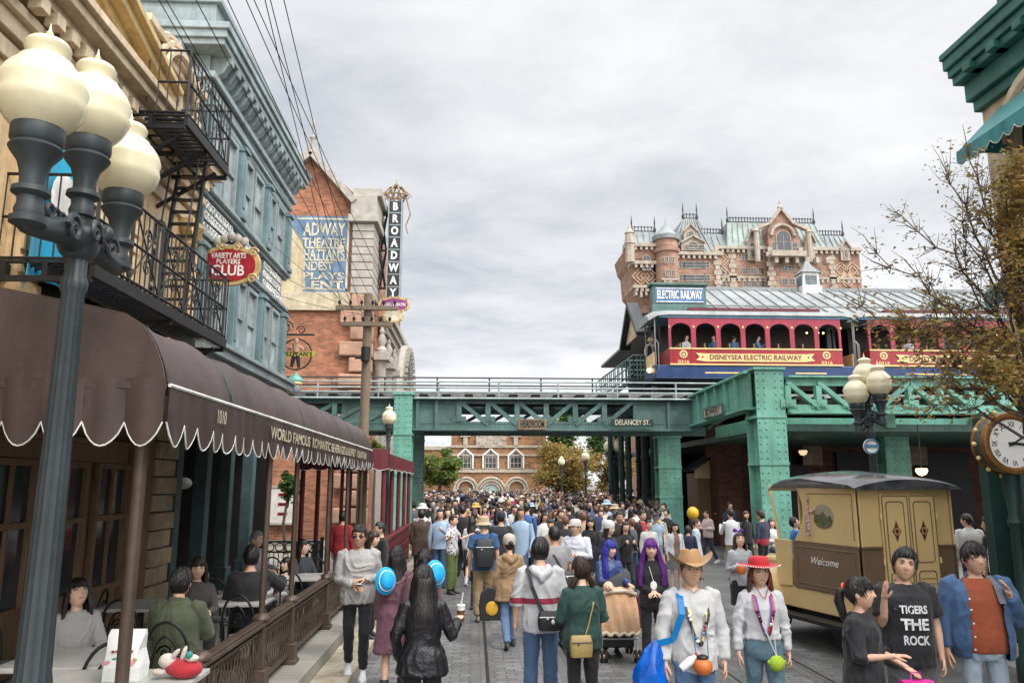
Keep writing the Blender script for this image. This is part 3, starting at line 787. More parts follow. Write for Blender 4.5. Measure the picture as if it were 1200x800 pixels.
for f in (.12, .5, .88):
    z = zb + (zt - zb) * f; m.bar((xf, YM, z), (cx - .36, YM, z), .1)
for f0, f1 in ((.12, .5), (.5, .88)):
    za, zb2 = zb + (zt - zb) * f0, zb + (zt - zb) * f1
    for dy in (-.4, .4):
        m.bar((xf, YM + dy, za), (cx - .4, YM, zb2), .06); m.bar((xf, YM + dy, zb2), (cx - .4, YM, za), .06)
m.build('bracket', M_black, t)
p = pt(462, 357, Y=35.6)
t2 = oval_sign('oval_sign', 'purple oval sign reading Music Theatre under the vertical marquee', p, 1.5, .72, (mat('purple_enamel', (.22, .035, .16), .4), M_gold), [('MUSIC THEATRE', .2, 0, 1.1, M_white)])
p2 = pt(461, 370, Y=35.4)
oval_sign('oval_sign', 'cream lower oval sign with gold rim below the purple oval', p2, .98, .62, (M_fcr, M_gold), [])

# street pole with two cross arms
t = thing('utility_pole', 'weathered timber pole with two cross arms rising through the street left of the bridge', 'pole', (-2.95, 22, .27))
pb = pt(432, 345, Y=22); px_ = pb.x
MB().cyl((px_, 22, .2), (px_, 22, pb.z), .15, .125, 14).build('post', M_woodpole, t)
ARM = []
for yy, w in ((362, 37), (381, 30)):
    l = pt(432 - w, yy, Y=22); r = pt(432 + w * .95, yy, Y=22)
    ar = MB().bar((l.x, 21.82, l.z), (r.x, 21.82, l.z), .12, .12).build('cross_arm', M_woodpole, t)
    m = MB()
    for k in range(6):
        x = l.x + (r.x - l.x) * (k + .3) / 5.6; m.lathe([(.02, 0), (.02, .06), (.05, .07), (.04, .13), (.02, .16)], (x, 21.82, l.z + .06), 8); ARM.append((x, 21.82, l.z + .2))
    m.build('insulator', M_void, ar)
m = MB(); m.cyl((px_, 21.78, pb.z - 1.6), (px_, 21.78, pb.z - 2.0), .13); m.cyl((px_ - .3, 21.8, pb.z - 1.9), (px_, 21.8, pb.z - 1.9), .04); m.build('fitting', M_black, t)
starts = [(178, 0), (186, 0), (222, 0), (260, 0), (282, 0), (291, 0), (308, 0), (314, 0), (330, 0)]
WG = 'overhead wires'
wl = ['leftmost overhead wire crossing the cream facade to the street pole', 'second overhead wire from the left crossing the blue cornice', 'overhead wire passing over the blue parapet end', 'overhead wire just clearing the edge of the blue cornice', 'overhead wire left of a close pair in open sky', 'overhead wire right of a close pair in open sky', 'left wire of the middle close pair in the sky', 'right wire of the middle close pair in the sky', 'rightmost overhead wire crossing the grey sky']
for k, (x, y) in enumerate(starts):
    a = pt(x, y - 60, Y=7.5); b = Vector(ARM[k if k < 6 else k])
    a = b + (a - b) * 2.0; pts = [a.lerp(b, i / 18) + Vector((0, 0, -1.6 * (i / 18) * (1 - i / 18))) for i in range(19)]
    tag(MB().tube(pts, .006, 5).build('overhead_wire', M_black), wl[k], 'wire', WG)
for k in range(4):
    a = Vector((XW, 19.2 - k * 1.1, 8.9 - .8 * k)); b = Vector(ARM[6 + (k + 2) % 6])
    pts = [a.lerp(b, i / 12) + Vector((0, 0, -.5 * (i / 12) * (1 - i / 12))) for i in range(13)]
    tag(MB().tube(pts, .006, 5).build('overhead_wire', M_black), ['service wire from the top corner of the blue building to the pole', 'service wire from the upper window of the blue building', 'service wire from the ornament band of the blue building', 'lowest service wire from the blue building to the pole'][k], 'wire', WG)
# ================================================================== CAFE CANOPY
t = thing('cafe_canopy', 'long brown canvas canopy with white edged scallops over the cafe terrace', 'awning', (-2.1, 5.3, .27))
YC0, YC1 = 5.3, 16.0
prof = [(-5.0, 3.98)]
for x, y in ((0, 337), (70, 351), (115, 360), (150, 368), (170, 381), (184, 402), (193, 428), (197, 452)):
    p = pt(x, y, Y=YC0); prof.append((p.x, p.z))
XE, ZE = prof[-1]
def resamp(pr, n=4):
    o_ = []
    for i in range(len(pr) - 1):
        for k in range(n): o_.append((pr[i][0] + (pr[i + 1][0] - pr[i][0]) * k / n, pr[i][1] + (pr[i + 1][1] - pr[i][1]) * k / n))
    return o_ + [pr[-1]]
pr = resamp(prof, 2)
m = MB(); ny = 60; rs = []
for i in range(ny + 1):
    y = YC0 + (YC1 - YC0) * i / ny
    sag = .035 * abs(sin(pi * (y - YC0) / 1.05)) ** .7
    ring = []
    for j, (x, z) in enumerate(pr):
        f = j / (len(pr) - 1)
        ring.append((x - sag * f * .6, y, z - sag * sin(pi * min(f * 1.1, 1)) + .012 * mnoise.noise(Vector((x * 3, y * 2.3, z * 3)))))
    rs.append(ring)
vs = [p for r in rs for p in r]; n = len(pr)
m.add(vs, [(i * n + j, (i + 1) * n + j, (i + 1) * n + j + 1, i * n + j + 1) for i in range(ny) for j in range(n - 1)], 0, True)
vs2 = [(x, y, z - .015) for x, y, z in vs]
m.add(vs2, [(i * n + j, i * n + j + 1, (i + 1) * n + j + 1, (i + 1) * n + j) for i in range(ny) for j in range(n - 1)], 0, True)
m.build('cover', M_canvas, t)
m = MB()                        # near end wall of canvas
vv = []; 
out = [(x, z) for x, z in pr] + [(XE, ZE - .02), (-5.0, ZE - .02)]
m.prism(out, (0, YC0 - .02, 0), X1, Z1, .02)
m.build('end_panel', M_canvas, t)
def scallop_edge(u0, u1, n, zt, zb, zpt):
    """outline of a valance: straight top, scalloped bottom (deep rounded lobes meeting in points)"""
    top = [(u0, zt), (u1, zt)]; bot = []
    for k in range(n, 0, -1):
        a = u0 + (u1 - u0) * (k - 1) / n; b = u0 + (u1 - u0) * k / n
        for i in range(9):
            f = i / 8 if k == n else i / 8
            s = sin(pi * f); s = s ** .75 if s > 0 else 0
            bot.append((b + (a - b) * f, zpt + (zb - zpt) * s))
    return top, bot
def valance(name, o, u, n_, L, k, zt, zb, zpt, parent, mt, edge, wave=.012):
    o = Vector(o); u = Vector(u); n_ = Vector(n_)
    top, bot = scallop_edge(0, L, k, zt, zb, zpt)
    m = MB(); cols = []
    bs = bot[::-1]
    P0 = []; P1 = []
    for (a, z) in bs:
        off = n_ * (wave * sin(a * 9) + wave * .6 * sin(a * 23))
        P0.append(o + u * a + Z1 * zt); P1.append(o + u * a + Z1 * z + off)
    PM = [p0.lerp(p1, .5) + n_ * (wave * .5 * sin(i * .9)) for i, (p0, p1) in enumerate(zip(P0, P1))]
    N = len(P0)
    for d in (0, .012):
        vv = [p + n_ * d for p in P0 + PM + P1]
        m.add(vv, [(i, i + 1, N + i + 1, N + i) for i in range(N - 1)] + [(N + i, N + i + 1, 2 * N + i + 1, 2 * N + i) for i in range(N - 1)], 0, True)
    v = m.build(name, mt, parent)
    e_ = MB(); e_.tube([p + n_ * .008 - Z1 * .006 for p in P1], .0065, 6); e_.build('white_piping', edge, v)
    return v
ZB, ZP = 2.60, 2.76
valance('valance', (XE, YC0, 0), Y1, X1, YC1 - YC0, 36, ZE, ZB, ZP, t, M_canvas, M_white)
valance('valance', (-5.0, YC0 - .03, 0), X1, -Y1, XE + 5.0, 11, ZE + .05, ZB, ZP, t, M_canvas, M_white, .02)
MB().tube([(XE + .012, YC0 + i * .2, ZE + .005) for i in range(int((YC1 - YC0) / .2) + 1)], .014, 6).build('valance_piping', M_white, t)
m_ = mat('cream_lettering', (.50, .45, .33), .6, kind='paint')
text('1010', .15, (XE + .03, 6.35, ZE - .13), Y1, Z1, m_, t, bold=.02, sx=.8)
text('WORLD FAMOUS  ROMANTIC BEVERAGES & BUFFET  FOUNTAIN', .17, (XE + .03, 11.4, ZE - .15), Y1, Z1, m_, t, bold=.02, width=7.0)
m = MB()                     # frame rails below the canvas
m.cyl((XE - .04, YC0 + .05, ZE - .04), (XE - .04, YC1, ZE - .04), .02); 
for y in (YC0 + .05, 6.8, 8.4, 9.7, 11.9, 13.6, 15.2, YC1 - .05):
    m.tube([(x, y, z - .05) for x, z in pr[::2]], .018, 6)
m.build('frame', M_dark, t)
m = MB(); m.cyl((-2.27, 5.42, .27), (-2.27, 5.42, 3.0), .043, .043, 12); m.box(-2.35, -2.19, 5.34, 5.5, .27, .4); m.build('pole', M_bronze, t)
RX = -2.17
for y in (8.4, 9.7, 11.9, 13.6, 15.2):
    m = MB(); m.cyl((RX, y, .95), (RX, y, 3.02), .032, .032, 10); m.cyl((RX, y, .95), (RX, y, 1.0), .05); m.build('pole', M_bronze, t)

# ---- terrace railing
t = thing('terrace_railing', 'bronze railing with ornate mesh panels along the cafe terrace kerb', 'railing', (RX, 8, .27))
RY0, RY1 = 3.2, 15.4
m = MB(); m.box(RX - .07, RX + .07, RY0, RY1, .92, .955); m.box(RX - .05, RX + .05, RY0, RY1, .955, .975); m.build('handrail', M_bronze, t, bevel=.012)
m = MB(); m.box(RX - .025, RX + .025, RY0, RY1, .36, .41); m.box(RX - .02, RX + .02, RY0, RY1, .84, .87); m.build('bottom_rail', M_bronze, t)
for y in (6.6, 8.4, 9.7, 11.9, 13.6, 15.2):
    m = MB(); m.box(RX - .09, RX + .09, y - .09, y + .09, .27, .50); m.box(RX - .11, RX + .11, y - .11, y + .11, .27, .32); m.box(RX - .045, RX + .045, y - .045, y + .045, .5, .93); m.lathe([(.08, .955), (.095, .975), (.09, 1.0), (.06, 1.03), (.03, 1.04)], (RX, y, 0), 12)
    m.build('post', M_bronze, t, bevel=.008)
ys = [RY0, 6.6, 8.4, 9.7, 11.9, 13.6, 15.2]
for a, b in zip(ys[:-1], ys[1:]):
    m = MB(); n = int((b - a) / .105)
    for k in range(n):
        y = a + .06 + (b - a - .12) * (k + .5) / n; w = .045
        for s in (-1, 1):
            m.tube([(RX, y + s * w * sin(q * pi / 4), .41 + .43 * q / 8) for q in range(9)], .006, 4)
        m.torus((RX, y, .62), .028, .006, 10, 4, 'X')
    m.build('mesh_panel', M_bronze, t)

# ---- dark fence across the terrace
t = thing('iron_fence', 'black iron fence with a ring frieze closing the far end of the terrace', 'fence', (-4, 15.9, .27))
m = MB(); x0, x1 = -4.3, -3.0
for z in (.35, 1.0, 1.2): m.box(x0, x1, 15.88, 15.92, z, z + .03)
for k in range(15): m.cyl((x0 + k * .092, 15.9, .27), (x0 + k * .092, 15.9, 1.0), .009, n=5)
for k in range(7): m.torus((x0 + .1 + k * .185, 15.9, 1.11), .08, .011, 14, 5, 'Y')
for x in (x0, x1): m.box(x - .03, x + .03, 15.87, 15.93, .27, 1.3)
m.box(x1 - .02, x1 + .02, 15.0, 15.9, 1.2, 1.23); m.box(x1 - .02, x1 + .02, 15.0, 15.9, .35, .38)
for k in range(9): m.cyl((x1, 15.0 + k * .1, .27), (x1, 15.0 + k * .1, 1.2), .009, n=5)
m.build('panel', M_black, t)

# ---- small maroon stall beyond the canopy
t = thing('ticket_stall', 'small maroon stall with a dark red awning beyond the brown canopy', 'stall', (-2.3, 18, .27))
m = MB(); a, b = 16.1, 22.5
xs0, xs1, z0, z1 = -3.6, -1.75, 3.2, 2.95
m.add([(xs0, a, z0), (xs1, a, z1), (xs1, b, z1), (xs0, b, z0), (xs0, a, z0 - .02), (xs1, a, z1 - .02), (xs1, b, z1 - .02), (xs0, b, z0 - .02)], [(0, 1, 2, 3), (7, 6, 5, 4), (0, 4, 5, 1), (1, 5, 6, 2), (2, 6, 7, 3), (3, 7, 4, 0)])
m.build('awning', M_maroon, t)
valance('valance', (xs1, a, 0), Y1, X1, b - a, 18, z1, 2.62, 2.66, t, M_maroon, M_white)
valance('valance', (xs0, a, 0), X1, -Y1, xs1 - xs0, 6, z1 + .1, 2.62, 2.66, t, M_maroon, M_white)
for y in (16.2, 17.8, 19.4, 21.0, 22.4):
    m = MB(); m.cyl((-1.85, y, .27), (-1.85, y, 2.95), .05, n=10); m.build('pole', M_maroon, t)
    m = MB(); m.cyl((-3.5, y, .27), (-3.5, y, 3.15), .05, n=10); m.build('pole', M_maroon, t)
m = MB()
for k in range(3): m.box(-1.9, -1.8, 16.2, 22.4, .35 + k * .27, .35 + k * .27 + .24)
m.box(-1.94, -1.76, 16.1, 22.5, 1.15, 1.24)
m.build('panel', M_maroon, t, bevel=.02)

# ---- tables and chairs of the terrace
def make_table(loc, label, w=.75, d=.75):
    t = thing('cafe_table', label, 'table', (*loc, .27), 0, 'cafe tables on the terrace')
    m = MB(); m.box(-w / 2, w / 2, -d / 2, d / 2, .70, .74); m.build('tabletop', M_ltable, t, bevel=.01, world=False)
    m = MB(); m.lathe([(.22, 0), (.2, .03), (.05, .06), (.035, .1), (.035, .7)], (0, 0, 0), 12); m.build('pedestal', M_black, t, world=False)
    return t
def make_chair(loc, rz, label):
    t = thing('cafe_chair', label, 'chair', (*loc, .27), rz, 'iron cafe chairs on the terrace')
    m = MB(); m.lathe([(.001, .43), (.2, .43), (.215, .445), (.2, .46), (.001, .46)], (0, 0, 0), 16); m.build('seat', mat('grey_seat', (.2, .2, .19), .5), t, world=False)
    m = MB()
    m.tube([(-.2 * cos(pi * i / 14), .17 + .055 * sin(pi * i / 14), .45 + .46 * sin(pi * i / 14) ** .7) for i in range(15)], .014, 6)
    m.tube([(-.11 * cos(pi * i / 12), .18 + .04 * sin(pi * i / 12), .45 + .34 * sin(pi * i / 12) ** .7) for i in range(13)], .009, 6)
    for s_ in (-1, 1): scroll(m, (s_ * .14, .205, .62), X1, Z1, Y1, .045, 1.3, .008, 10, s_); scroll(m, (0, .21, .66), X1, Z1, Y1, .07, 1.4, .009, 12)
    m.build('backrest', M_black, t, world=False)
    for sx in (-1, 1):
        for sy in (-1, 1):
            m = MB(); m.tube([(sx * .15, sy * .15, .44), (sx * .19, sy * .19, 0)], .013, 6); m.build('leg', M_black, t, world=False)
    return t
QT = pt(150, 796, Z=1.01)
T1 = make_table((QT.x - .12, QT.y - .12), 'pale cafe table nearest the camera holding the white shopping bag', 1.15, .9)
T2 = make_table((-3.15, 6.55), 'pale cafe table behind the corner pole left of the man in green', .8, .75)
T3 = make_table((-3.75, 9.3), 'pale cafe table in the middle of the terrace behind the man in green')
T4 = make_table((-2.75, 9.6), 'pale cafe table beside the two people in black')
T5 = make_table((-3.9, 5.6), 'dark corner cafe table of the woman at the far left')
T6 = make_table((-2.6, 11.9), 'pale cafe table of the child in white by the railing')
cp = make_chair((-2.55, 6.9), 0, 'iron cafe chair under the man in the green jacket')
spots = [((-3.6, 8.6), pi, 'iron cafe chair with its back to the camera in the middle terrace'), ((-3.2, 10.0), .3, 'iron cafe chair between the two middle tables'), ((-2.45, 8.9), 2.9, 'iron cafe chair of the person in black by the railing'),
         ((-2.5, 11.2), pi, 'iron cafe chair seen from behind before the child'), ((-3.6, 6.0), 1.7, 'iron cafe chair of the seated woman at far left'), ((-4.35, 9.2), -1.4, 'iron cafe chair against the timber windows'), ((-3.6, 11.0), 2.2, 'iron cafe chair under the grey haired man'),
         ((-2.5, 12.6), 0, 'iron cafe chair under the child in white'), ((QT.x - .3, 5.95), 0, 'iron cafe chair just behind the shopping bag table'), ((-4.3, 7.6), 1.3, 'iron cafe chair beside the timber pier'), ((-3.2, 13.2), 3.0, 'iron cafe chair near the ring fence')]
for (x, y), rz, lb in spots:
    c = copy_tree(cp); c.location = (x, y, .27); c.rotation_euler = (0, 0, rz); c['label'] = lb
# shopping bag and plush on the near table
t = thing('shopping_bag', 'white printed carrier bag standing on the nearest cafe table', 'bag', (QT.x - .02, QT.y, 1.01))
rs = []
BX, BY = QT.x - .03, QT.y + .02
for z, w, d in ((0, .145, .08), (.09, .152, .09), (.2, .14, .07), (.29, .145, .03), (.33, .14, .012)):
    rs.append([(BX + w * sx * .8 + .01 * sin(z * 20 + sx), BY + d * sy, 1.012 + z) for sx, sy in ((-1, -1), (-.3, -1.1), (.3, -1), (1, -1), (1, 1), (-1, 1))])
m = MB().rings(rs, smooth=False); m.build('bag_body', mat('white_carrier_plastic', (.72, .72, .70), .35, var=.05, bump=.5, bscale=9), t)
m = MB(); rb = random.Random(2)
for k in range(14): m.ell((BX + rb.uniform(-.10, .10), BY - .085, 1.03 + rb.uniform(.03, .13)), (rb.uniform(.015, .04), .004, rb.uniform(.012, .03)), 8, 4, rb.randrange(3))
for k in range(6): m.box(BX - .07 + k * .025, BX - .055 + k * .025, BY - .088, BY - .07, 1.20 + .004 * (k % 2), 1.215, 3)
m.build('print', [M_gold, M_teal, mat('pale_pink_print', (.6, .3, .3), .5), M_red], t)
def plush(loc, lab):
    t = thing('plush_toy', lab, 'toy', loc)
    x, y, z = loc
    m = MB(); m.ell((x + .05, y, z + .065), (.12, .08, .065)); m.ell((x - .03, y + .01, z + .075), (.06, .07, .06)); m.build('red_cloth', mat('red_plush', (.36, .02, .03), .8, kind='fabric', bump=.6, bscale=25), t)
    m = MB(); m.ell((x - .075, y - .01, z + .12), (.06, .055, .05)); m.ell((x - .02, y - .03, z + .165), (.018, .018, .05), 8, 6, M=Matrix.Rotation(.7, 3, 'Y')); m.ell((x + .03, y, z + .165), (.018, .018, .055), 8, 6, M=Matrix.Rotation(.3, 3, 'Y'))
    m.ell((x + .10, y - .03, z + .14), (.05, .03, .026), 8, 6); m.ell((x - .12, y - .03, z + .05), (.05, .03, .025), 8, 6); m.build('pale_plush', mat('cream_plush', (.52, .46, .40), .9, kind='fabric', bump=.6, bscale=60), t)
    m = MB(); m.ell((x + .085, y - .05, z + .165), (.026, .022, .026)); m.build('teal_pompom', M_tealcloth, t)
plush((QT.x + .33, QT.y + .02, 1.01), 'small red and cream soft toy lying on the nearest cafe table')

# ================================================================== STREET LAMPS
def globe_lamp(name, label, base, ztop, arms, s=1.0, group='globe street lamps', rad=.21, nm=None, postr=.075, cat='street lamp', bracket=True):
    """arms: list of (dx, dy, dz) of each globe centre about the post top (ztop = level of the bracket)"""
    x, y, z = base
    t = thing(name, label, cat, base, 0, group)
    m = MB(); m.lathe([(postr * 2.6, 0), (postr * 2.6, .12), (postr * 2.1, .2), (postr * 2.2, .5), (postr * 1.5, .62), (postr * 1.35, .9), (postr * 1.25, 1.0), (postr * 1.3, 1.05), (postr * 1.18, 1.1), (postr * .80, ztop - z - .30), (postr * .96, ztop - z - .28), (postr * .96, ztop - z - .23), (postr * .78, ztop - z - .20), (postr * .8, ztop - z)], (x, y, z), 32, flute=.07)
    m.build('post', M_lampmetal, t)
    hub = Vector((x, y, ztop))
    m = MB()
    if bracket:
        m.ell(hub + Vector((0, 0, .0)), (.11, .13, .12), 14, 10)
        for s_ in (-1, 1): m.ell(hub + Vector((.1 * s_, .08, .08)), (.06, .05, .06), 8, 6)
    for dx, dy, dz in arms:
        d = Vector((dx, dy, 0)); 
        if d.length < .05: m.cyl(hub, hub + Vector((0, 0, max(dz - rad * 2.9, .05))), .06)
        else:
            e1 = hub + d + Vector((0, 0, dz - rad * 3.0)); u = d.normalized()
            m.tube([hub - u * .05, hub.lerp(e1, .35) + Z1 * .02, hub.lerp(e1, .75) - Z1 * .03, e1 - Z1 * .05, e1 + u * .07 - Z1 * .03], [.09, .078, .06, .052, .025], 14)
            m.lathe([(.05, -.07), (.085, -.05), (.085, -.02), (.05, .0)], e1, 16)
            for s_ in (-1, 1): scroll(m, hub.lerp(e1, .45) + Z1 * .02 + Vector((-u.y, u.x, 0)) * s_ * .085, u, Z1, Vector((0, 0, 0)), .085, 1.5, .018, 16, 1); scroll(m, hub.lerp(e1, .12) + Z1 * .05 + Vector((-u.y, u.x, 0)) * s_ * .12, u, Z1, Vector((0, 0, 0)), .07, 1.5, .016, 16, -1)
            for q in range(5):
                pp = hub + d * (.15 + .12 * q); m.torus(pp + Vector((0, 0, .06)), .035, .012, 8, 5, 'X')
    m.build('bracket', M_lampmetal, t)
    for dx, dy, dz in arms:
        c = hub + Vector((dx, dy, dz)); R = rad
        m = MB(); m.lathe([(R * .30, -R * 3.05), (R * .32, -R * 2.9), (R * .27, -R * 2.75), (R * .28, -R * 2.6), (R * .42, -R * 2.5), (R * .41, -R * 2.38), (R * .27, -R * 2.3), (R * .28, -R * 2.05), (R * .37, -R * 1.72), (R * .55, -R * 1.48), (R * .59, -R * 1.40), (R * .55, -R * 1.34), (R * .51, -R * 1.30), (R * .58, -R * 1.2), (R * .58, -R * 1.0), (R * .58, -R * .93), (R * .56, -R * .80)], c, 24)
        cu = m.build('cup', M_lampmetal, t)
        m = MB(); prof = [(R * .55, -R * .78)]
        for i in range(3, 17):
            a = -pi / 2 + pi * i / 18; prof.append((R * (cos(a) * (1.0 if a > 0 else .93) + (.07 * cos(a) ** 3 if a < 0 else 0)), R * sin(a) * (1.08 if a < 0 else 1.0)))
        prof = [q for q in prof if q[1] < R * .80]
        prof += [(R * .60, R * .86), (R * .44, R * .95), (R * .43, R * 1.02), (R * .50, R * 1.14), (R * .52, R * 1.26), (R * .44, R * 1.38), (R * .26, R * 1.46), (R * .10, R * 1.5), (R * .06, R * 1.58), (R * .09, R * 1.63), (R * .04, R * 1.7), (.002, R * 1.9)]
        m.lathe(prof, c, 28); m.build('globe', M_globe, t)
    return t
# near three-globe lamp
cpt = pt(92, 285, Y=4.4)
g1, g2, g3 = pt(50, 112, Y=3.80), pt(108, 131, Y=4.38), pt(148, 196, Y=4.95)
ztop = cpt.z
globe_lamp('street_lamp', 'near three globe iron street lamp at the left edge of the photo', (cpt.x, cpt.y, .27), ztop, [tuple(g - cpt) for g in (g1, g2, g3)], rad=.215)
# right three-globe lamp
c = pt(1019, 490, Y=13.6)
gs = [pt(1003, 460, Y=13.6), pt(1014, 440, Y=13.7), pt(1030, 449, Y=13.4)]
globe_lamp('street_lamp', 'three globe street lamp rising behind the delivery truck with a small round sign', (c.x, 13.6, .13), c.z, [tuple(g - c) for g in gs], rad=.225)
p = pt(1020, 523, Y=13.4)
t = thing('round_sign', 'small round blue and white sign fixed to the lamp post behind the truck', 'sign', p)
m = MB(); m.cyl((p.x, p.y, p.z), (p.x, p.y - .04, p.z), .135, .135, 28); m.build('disc', M_white, t)
m = MB(); m.torus((p.x, p.y - .045, p.z), .12, .014, 28, 6, 'Y'); m.box(p.x - .10, p.x + .10, p.y - .05, p.y - .041, p.z - .025, p.z + .035); m.build('blue_band', M_sky, t)
# others
def single(px, py, Y, label, r=.2, base=0):
    g = pt(px, py, Y=Y)
    globe_lamp('street_lamp', label, (g.x, g.y, base), g.z - r * 3.0, [(0, 0, r * 3.0)], rad=r, bracket=False, postr=.07)
single(456, 489, 23, 'single globe street lamp in front of the left green bridge column', .22, .27)
single(658, 541, 58, 'farther of the two slim globe lamps standing in the crowd', .27)
single(686, 535, 48, 'nearer of the two slim globe lamps standing in the crowd', .27)
g = pt(719, 522, Y=36); globe_lamp('street_lamp', 'multi globe street lamp under the bridge right of the autumn tree', (g.x, 36, 0), g.z - .55, [(-.22, 0, .5), (.22, 0, .5), (0, .2, .62)], rad=.26, postr=.09)

# ================================================================== ELEVATED RAILWAY
YG = 27.0
Q = lambda x, y, Y=YG: pt(x, y, Y=Y)
def rivets(m, a, b, n, normal, r=.022, mat=0):
    a = Vector(a); b = Vector(b)
    for i in range(n):
        p = a.lerp(b, (i + .5) / n); m.ell(p, r * 1.35, 6, 4, mat)
br = thing('railway_bridge', 'green riveted steel railway bridge crossing the street', 'bridge', (0, YG, 4.2))
zt = Q(600, 466).z; zt2 = Q(600, 473).z; zb = Q(600, 505).z; zb2 = Q(600, 494).z
xl, xr_ = Q(300, 480).x, Q(812, 480).x
m = MB()
m.box(xl, xr_, YG - .18, YG + .35, zt - .06, zt); m.box(xl, xr_, YG - .02, YG + .12, zt2, zt - .061)
m.box(xl, xr_, YG - .18, YG + .35, zb, zb + .07); m.box(xl, xr_, YG - .02, YG + .12, zb + .071, zb2)
zmid = Q(600, 480).z
for x0, x1 in ((400, 538), (742, 812)):
    m.box(Q(x0, 480).x, Q(x1, 480).x, YG + .02, YG + .10, zb2 + .001, zt2 - .001)
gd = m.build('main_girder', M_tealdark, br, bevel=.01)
xs_ = [538 + i * 34 for i in range(7)]
for i in range(6):
    x0, x1 = Q(xs_[i], 480).x, Q(xs_[i + 1], 480).x
    m = MB(); m.box(x0 - .09, x0 + .09, YG - .06, YG + .16, zb2, zt2)
    if i < 3: m.bar((x0, YG + .05, zt2 + .1), (x1, YG + .05, zb2 - .1), .14, .2, up=(0, 1, 0))
    else: m.bar((x0, YG + .05, zb2 - .1), (x1, YG + .05, zt2 + .1), .14, .2, up=(0, 1, 0))
    m.box(x0 - .25, x0 + .25, YG - .03, YG - .0, zb2 - .02, zb2 + .18)
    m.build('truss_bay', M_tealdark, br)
m = MB()
for i in range(5):
    x = xl + .5 + i * 1.1; m.box(x - .08, x + .08, YG - .08, YG + .16, zb2, zt2)
    if i < 4: m.bar((x, YG + .05, zb2), (x + 1.1, YG + .05, zt2), .13, .18, up=(0, 1, 0))
for x in (Q(500, 1).x, Q(520, 1).x, Q(765, 1).x, Q(790, 1).x): m.box(x - .05, x + .05, YG - .1, YG + .02, zb + .07, zt - .06)
rivets(m, (xl, YG - .03, zt2 + .06), (xr_, YG - .03, zt2 + .06), 150, None); rivets(m, (xl, YG - .03, zb2 - .06), (xr_, YG - .03, zb2 - .06), 150, None)
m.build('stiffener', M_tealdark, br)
# back girder and deck
m = MB(); m.box(xl, 9, YG + 2.6, YG + 2.8, zb, zb + .35); m.box(xl, 9, YG + 2.6, YG + 2.8, zt - .35, zt)
for i in range(18):
    x = xl + i * .98; m.bar((x, YG + 2.7, zb + .3), (x + .98, YG + 2.7, zt - .3), .12, .12)
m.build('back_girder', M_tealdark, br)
m = MB(); m.box(xl, 30, YG + .5, YG + 2.5, zt - .08, zt + .04)
for i in range(46): m.box(xl + i * .8, xl + i * .8 + .3, YG + .3, YG + 2.6, zt + .04, zt + .16)
m.build('deck', M_void, br)
m = MB()
for y in (YG + 1.0, YG + 1.95): m.box(xl, 30, y - .04, y + .04, zt + .16, zt + .30)
m.build('track_rail', M_steel, br)
# walkway railings
def guard(y, x0, x1, zs, mt, posts, name='guard_rail'):
    m = MB()
    for z in zs: m.cyl((x0, y, z), (x1, y, z), .028, n=8)
    k = int((x1 - x0) / posts)
    for i in range(k + 1):
        x = x0 + (x1 - x0) * i / k; m.cyl((x, y, zt - .1), (x, y, zs[0] if zs[0] > zs[-1] else zs[-1]), .03, n=8)
    return m.build(name, mt, br)
guard(YG - .1, xl, Q(835, 1).x, [Q(600, 448).z, Q(600, 455).z, Q(600, 460).z], M_rail, 1.9)
guard(YG + 2.9, xl, Q(740, 1, YG + 2.9).x, [Q(600, 443, YG + 2.9).z, Q(600, 452, YG + 2.9).z], M_dark, 1.9)
m = MB(); m.cyl((xl, YG - .22, zt - .05), (xr_ + .3, YG - .22, zt - .05), .035, n=8); m.build('conduit', M_rail, br)
# columns
def column(cx, cy, z0, z1, w, d, mt, cap=True, name='column'):
    m = MB(); f = .05
    m.box(cx - w / 2, cx + w / 2, cy - d / 2, cy - d / 2 + f, z0, z1); m.box(cx - w / 2, cx + w / 2, cy + d / 2 - f, cy + d / 2, z0, z1)
    m.box(cx - w * .30, cx + w * .30, cy - d / 2 + f + .001, cy + d / 2 - f - .001, z0, z1)
    m.box(cx - w / 2 - .06, cx + w / 2 + .06, cy - d / 2 - .06, cy + d / 2 + .06, z0, z0 + .1)
    for f_ in (.45, .72): m.box(cx - w / 2 - .015, cx + w / 2 + .015, cy - d / 2 - .03, cy + d / 2 + .03, z0 + (z1 - z0) * f_, z0 + (z1 - z0) * f_ + .08)
    n = int((z1 - z0) / .2)
    for s in (-.42, -.2, .2, .42): rivets(m, (cx + s * w, cy - d / 2 - .006, z0 + .1), (cx + s * w, cy - d / 2 - .006, z1), n, None, .02)
    for s in (-.35, .35): rivets(m, (cx - w / 2 - .004 if False else cx - w * .3 - .004, cy + s * d, z0 + .1), (cx - w * .3 - .004, cy + s * d, z1), n, None, .02)
    if cap: m.box(cx - w / 2 - .05, cx + w / 2 + .05, cy - d / 2 - .05, cy + d / 2 + .05, z1, z1 + .07)
    return m.build(name, mt, br)
lc = Q(472, 600)
column(Q(473, 500, 26.7).x, 26.75, .4, Q(473, 463, 26.6).z, .62, .8, M_teal)
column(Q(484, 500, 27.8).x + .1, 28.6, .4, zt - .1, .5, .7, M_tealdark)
YR = 21.2
rcx = Q(905, 500, YR).x
zrt = Q(900, 433, YR).z
column(rcx, YR + .45, .66, zrt, .82, .9, M_teal)
m = MB(); m.box(rcx - 1.1, rcx + 1.2, YR - .5, YR + 1.4, 0, .33); m.box(rcx - .8, rcx + .9, YR - .25, YR + 1.2, .33, .66)
tag(m.build('column_plinth', M_kerb, bevel=.03), 'stepped buff stone plinth under the big right bridge column', 'plinth')
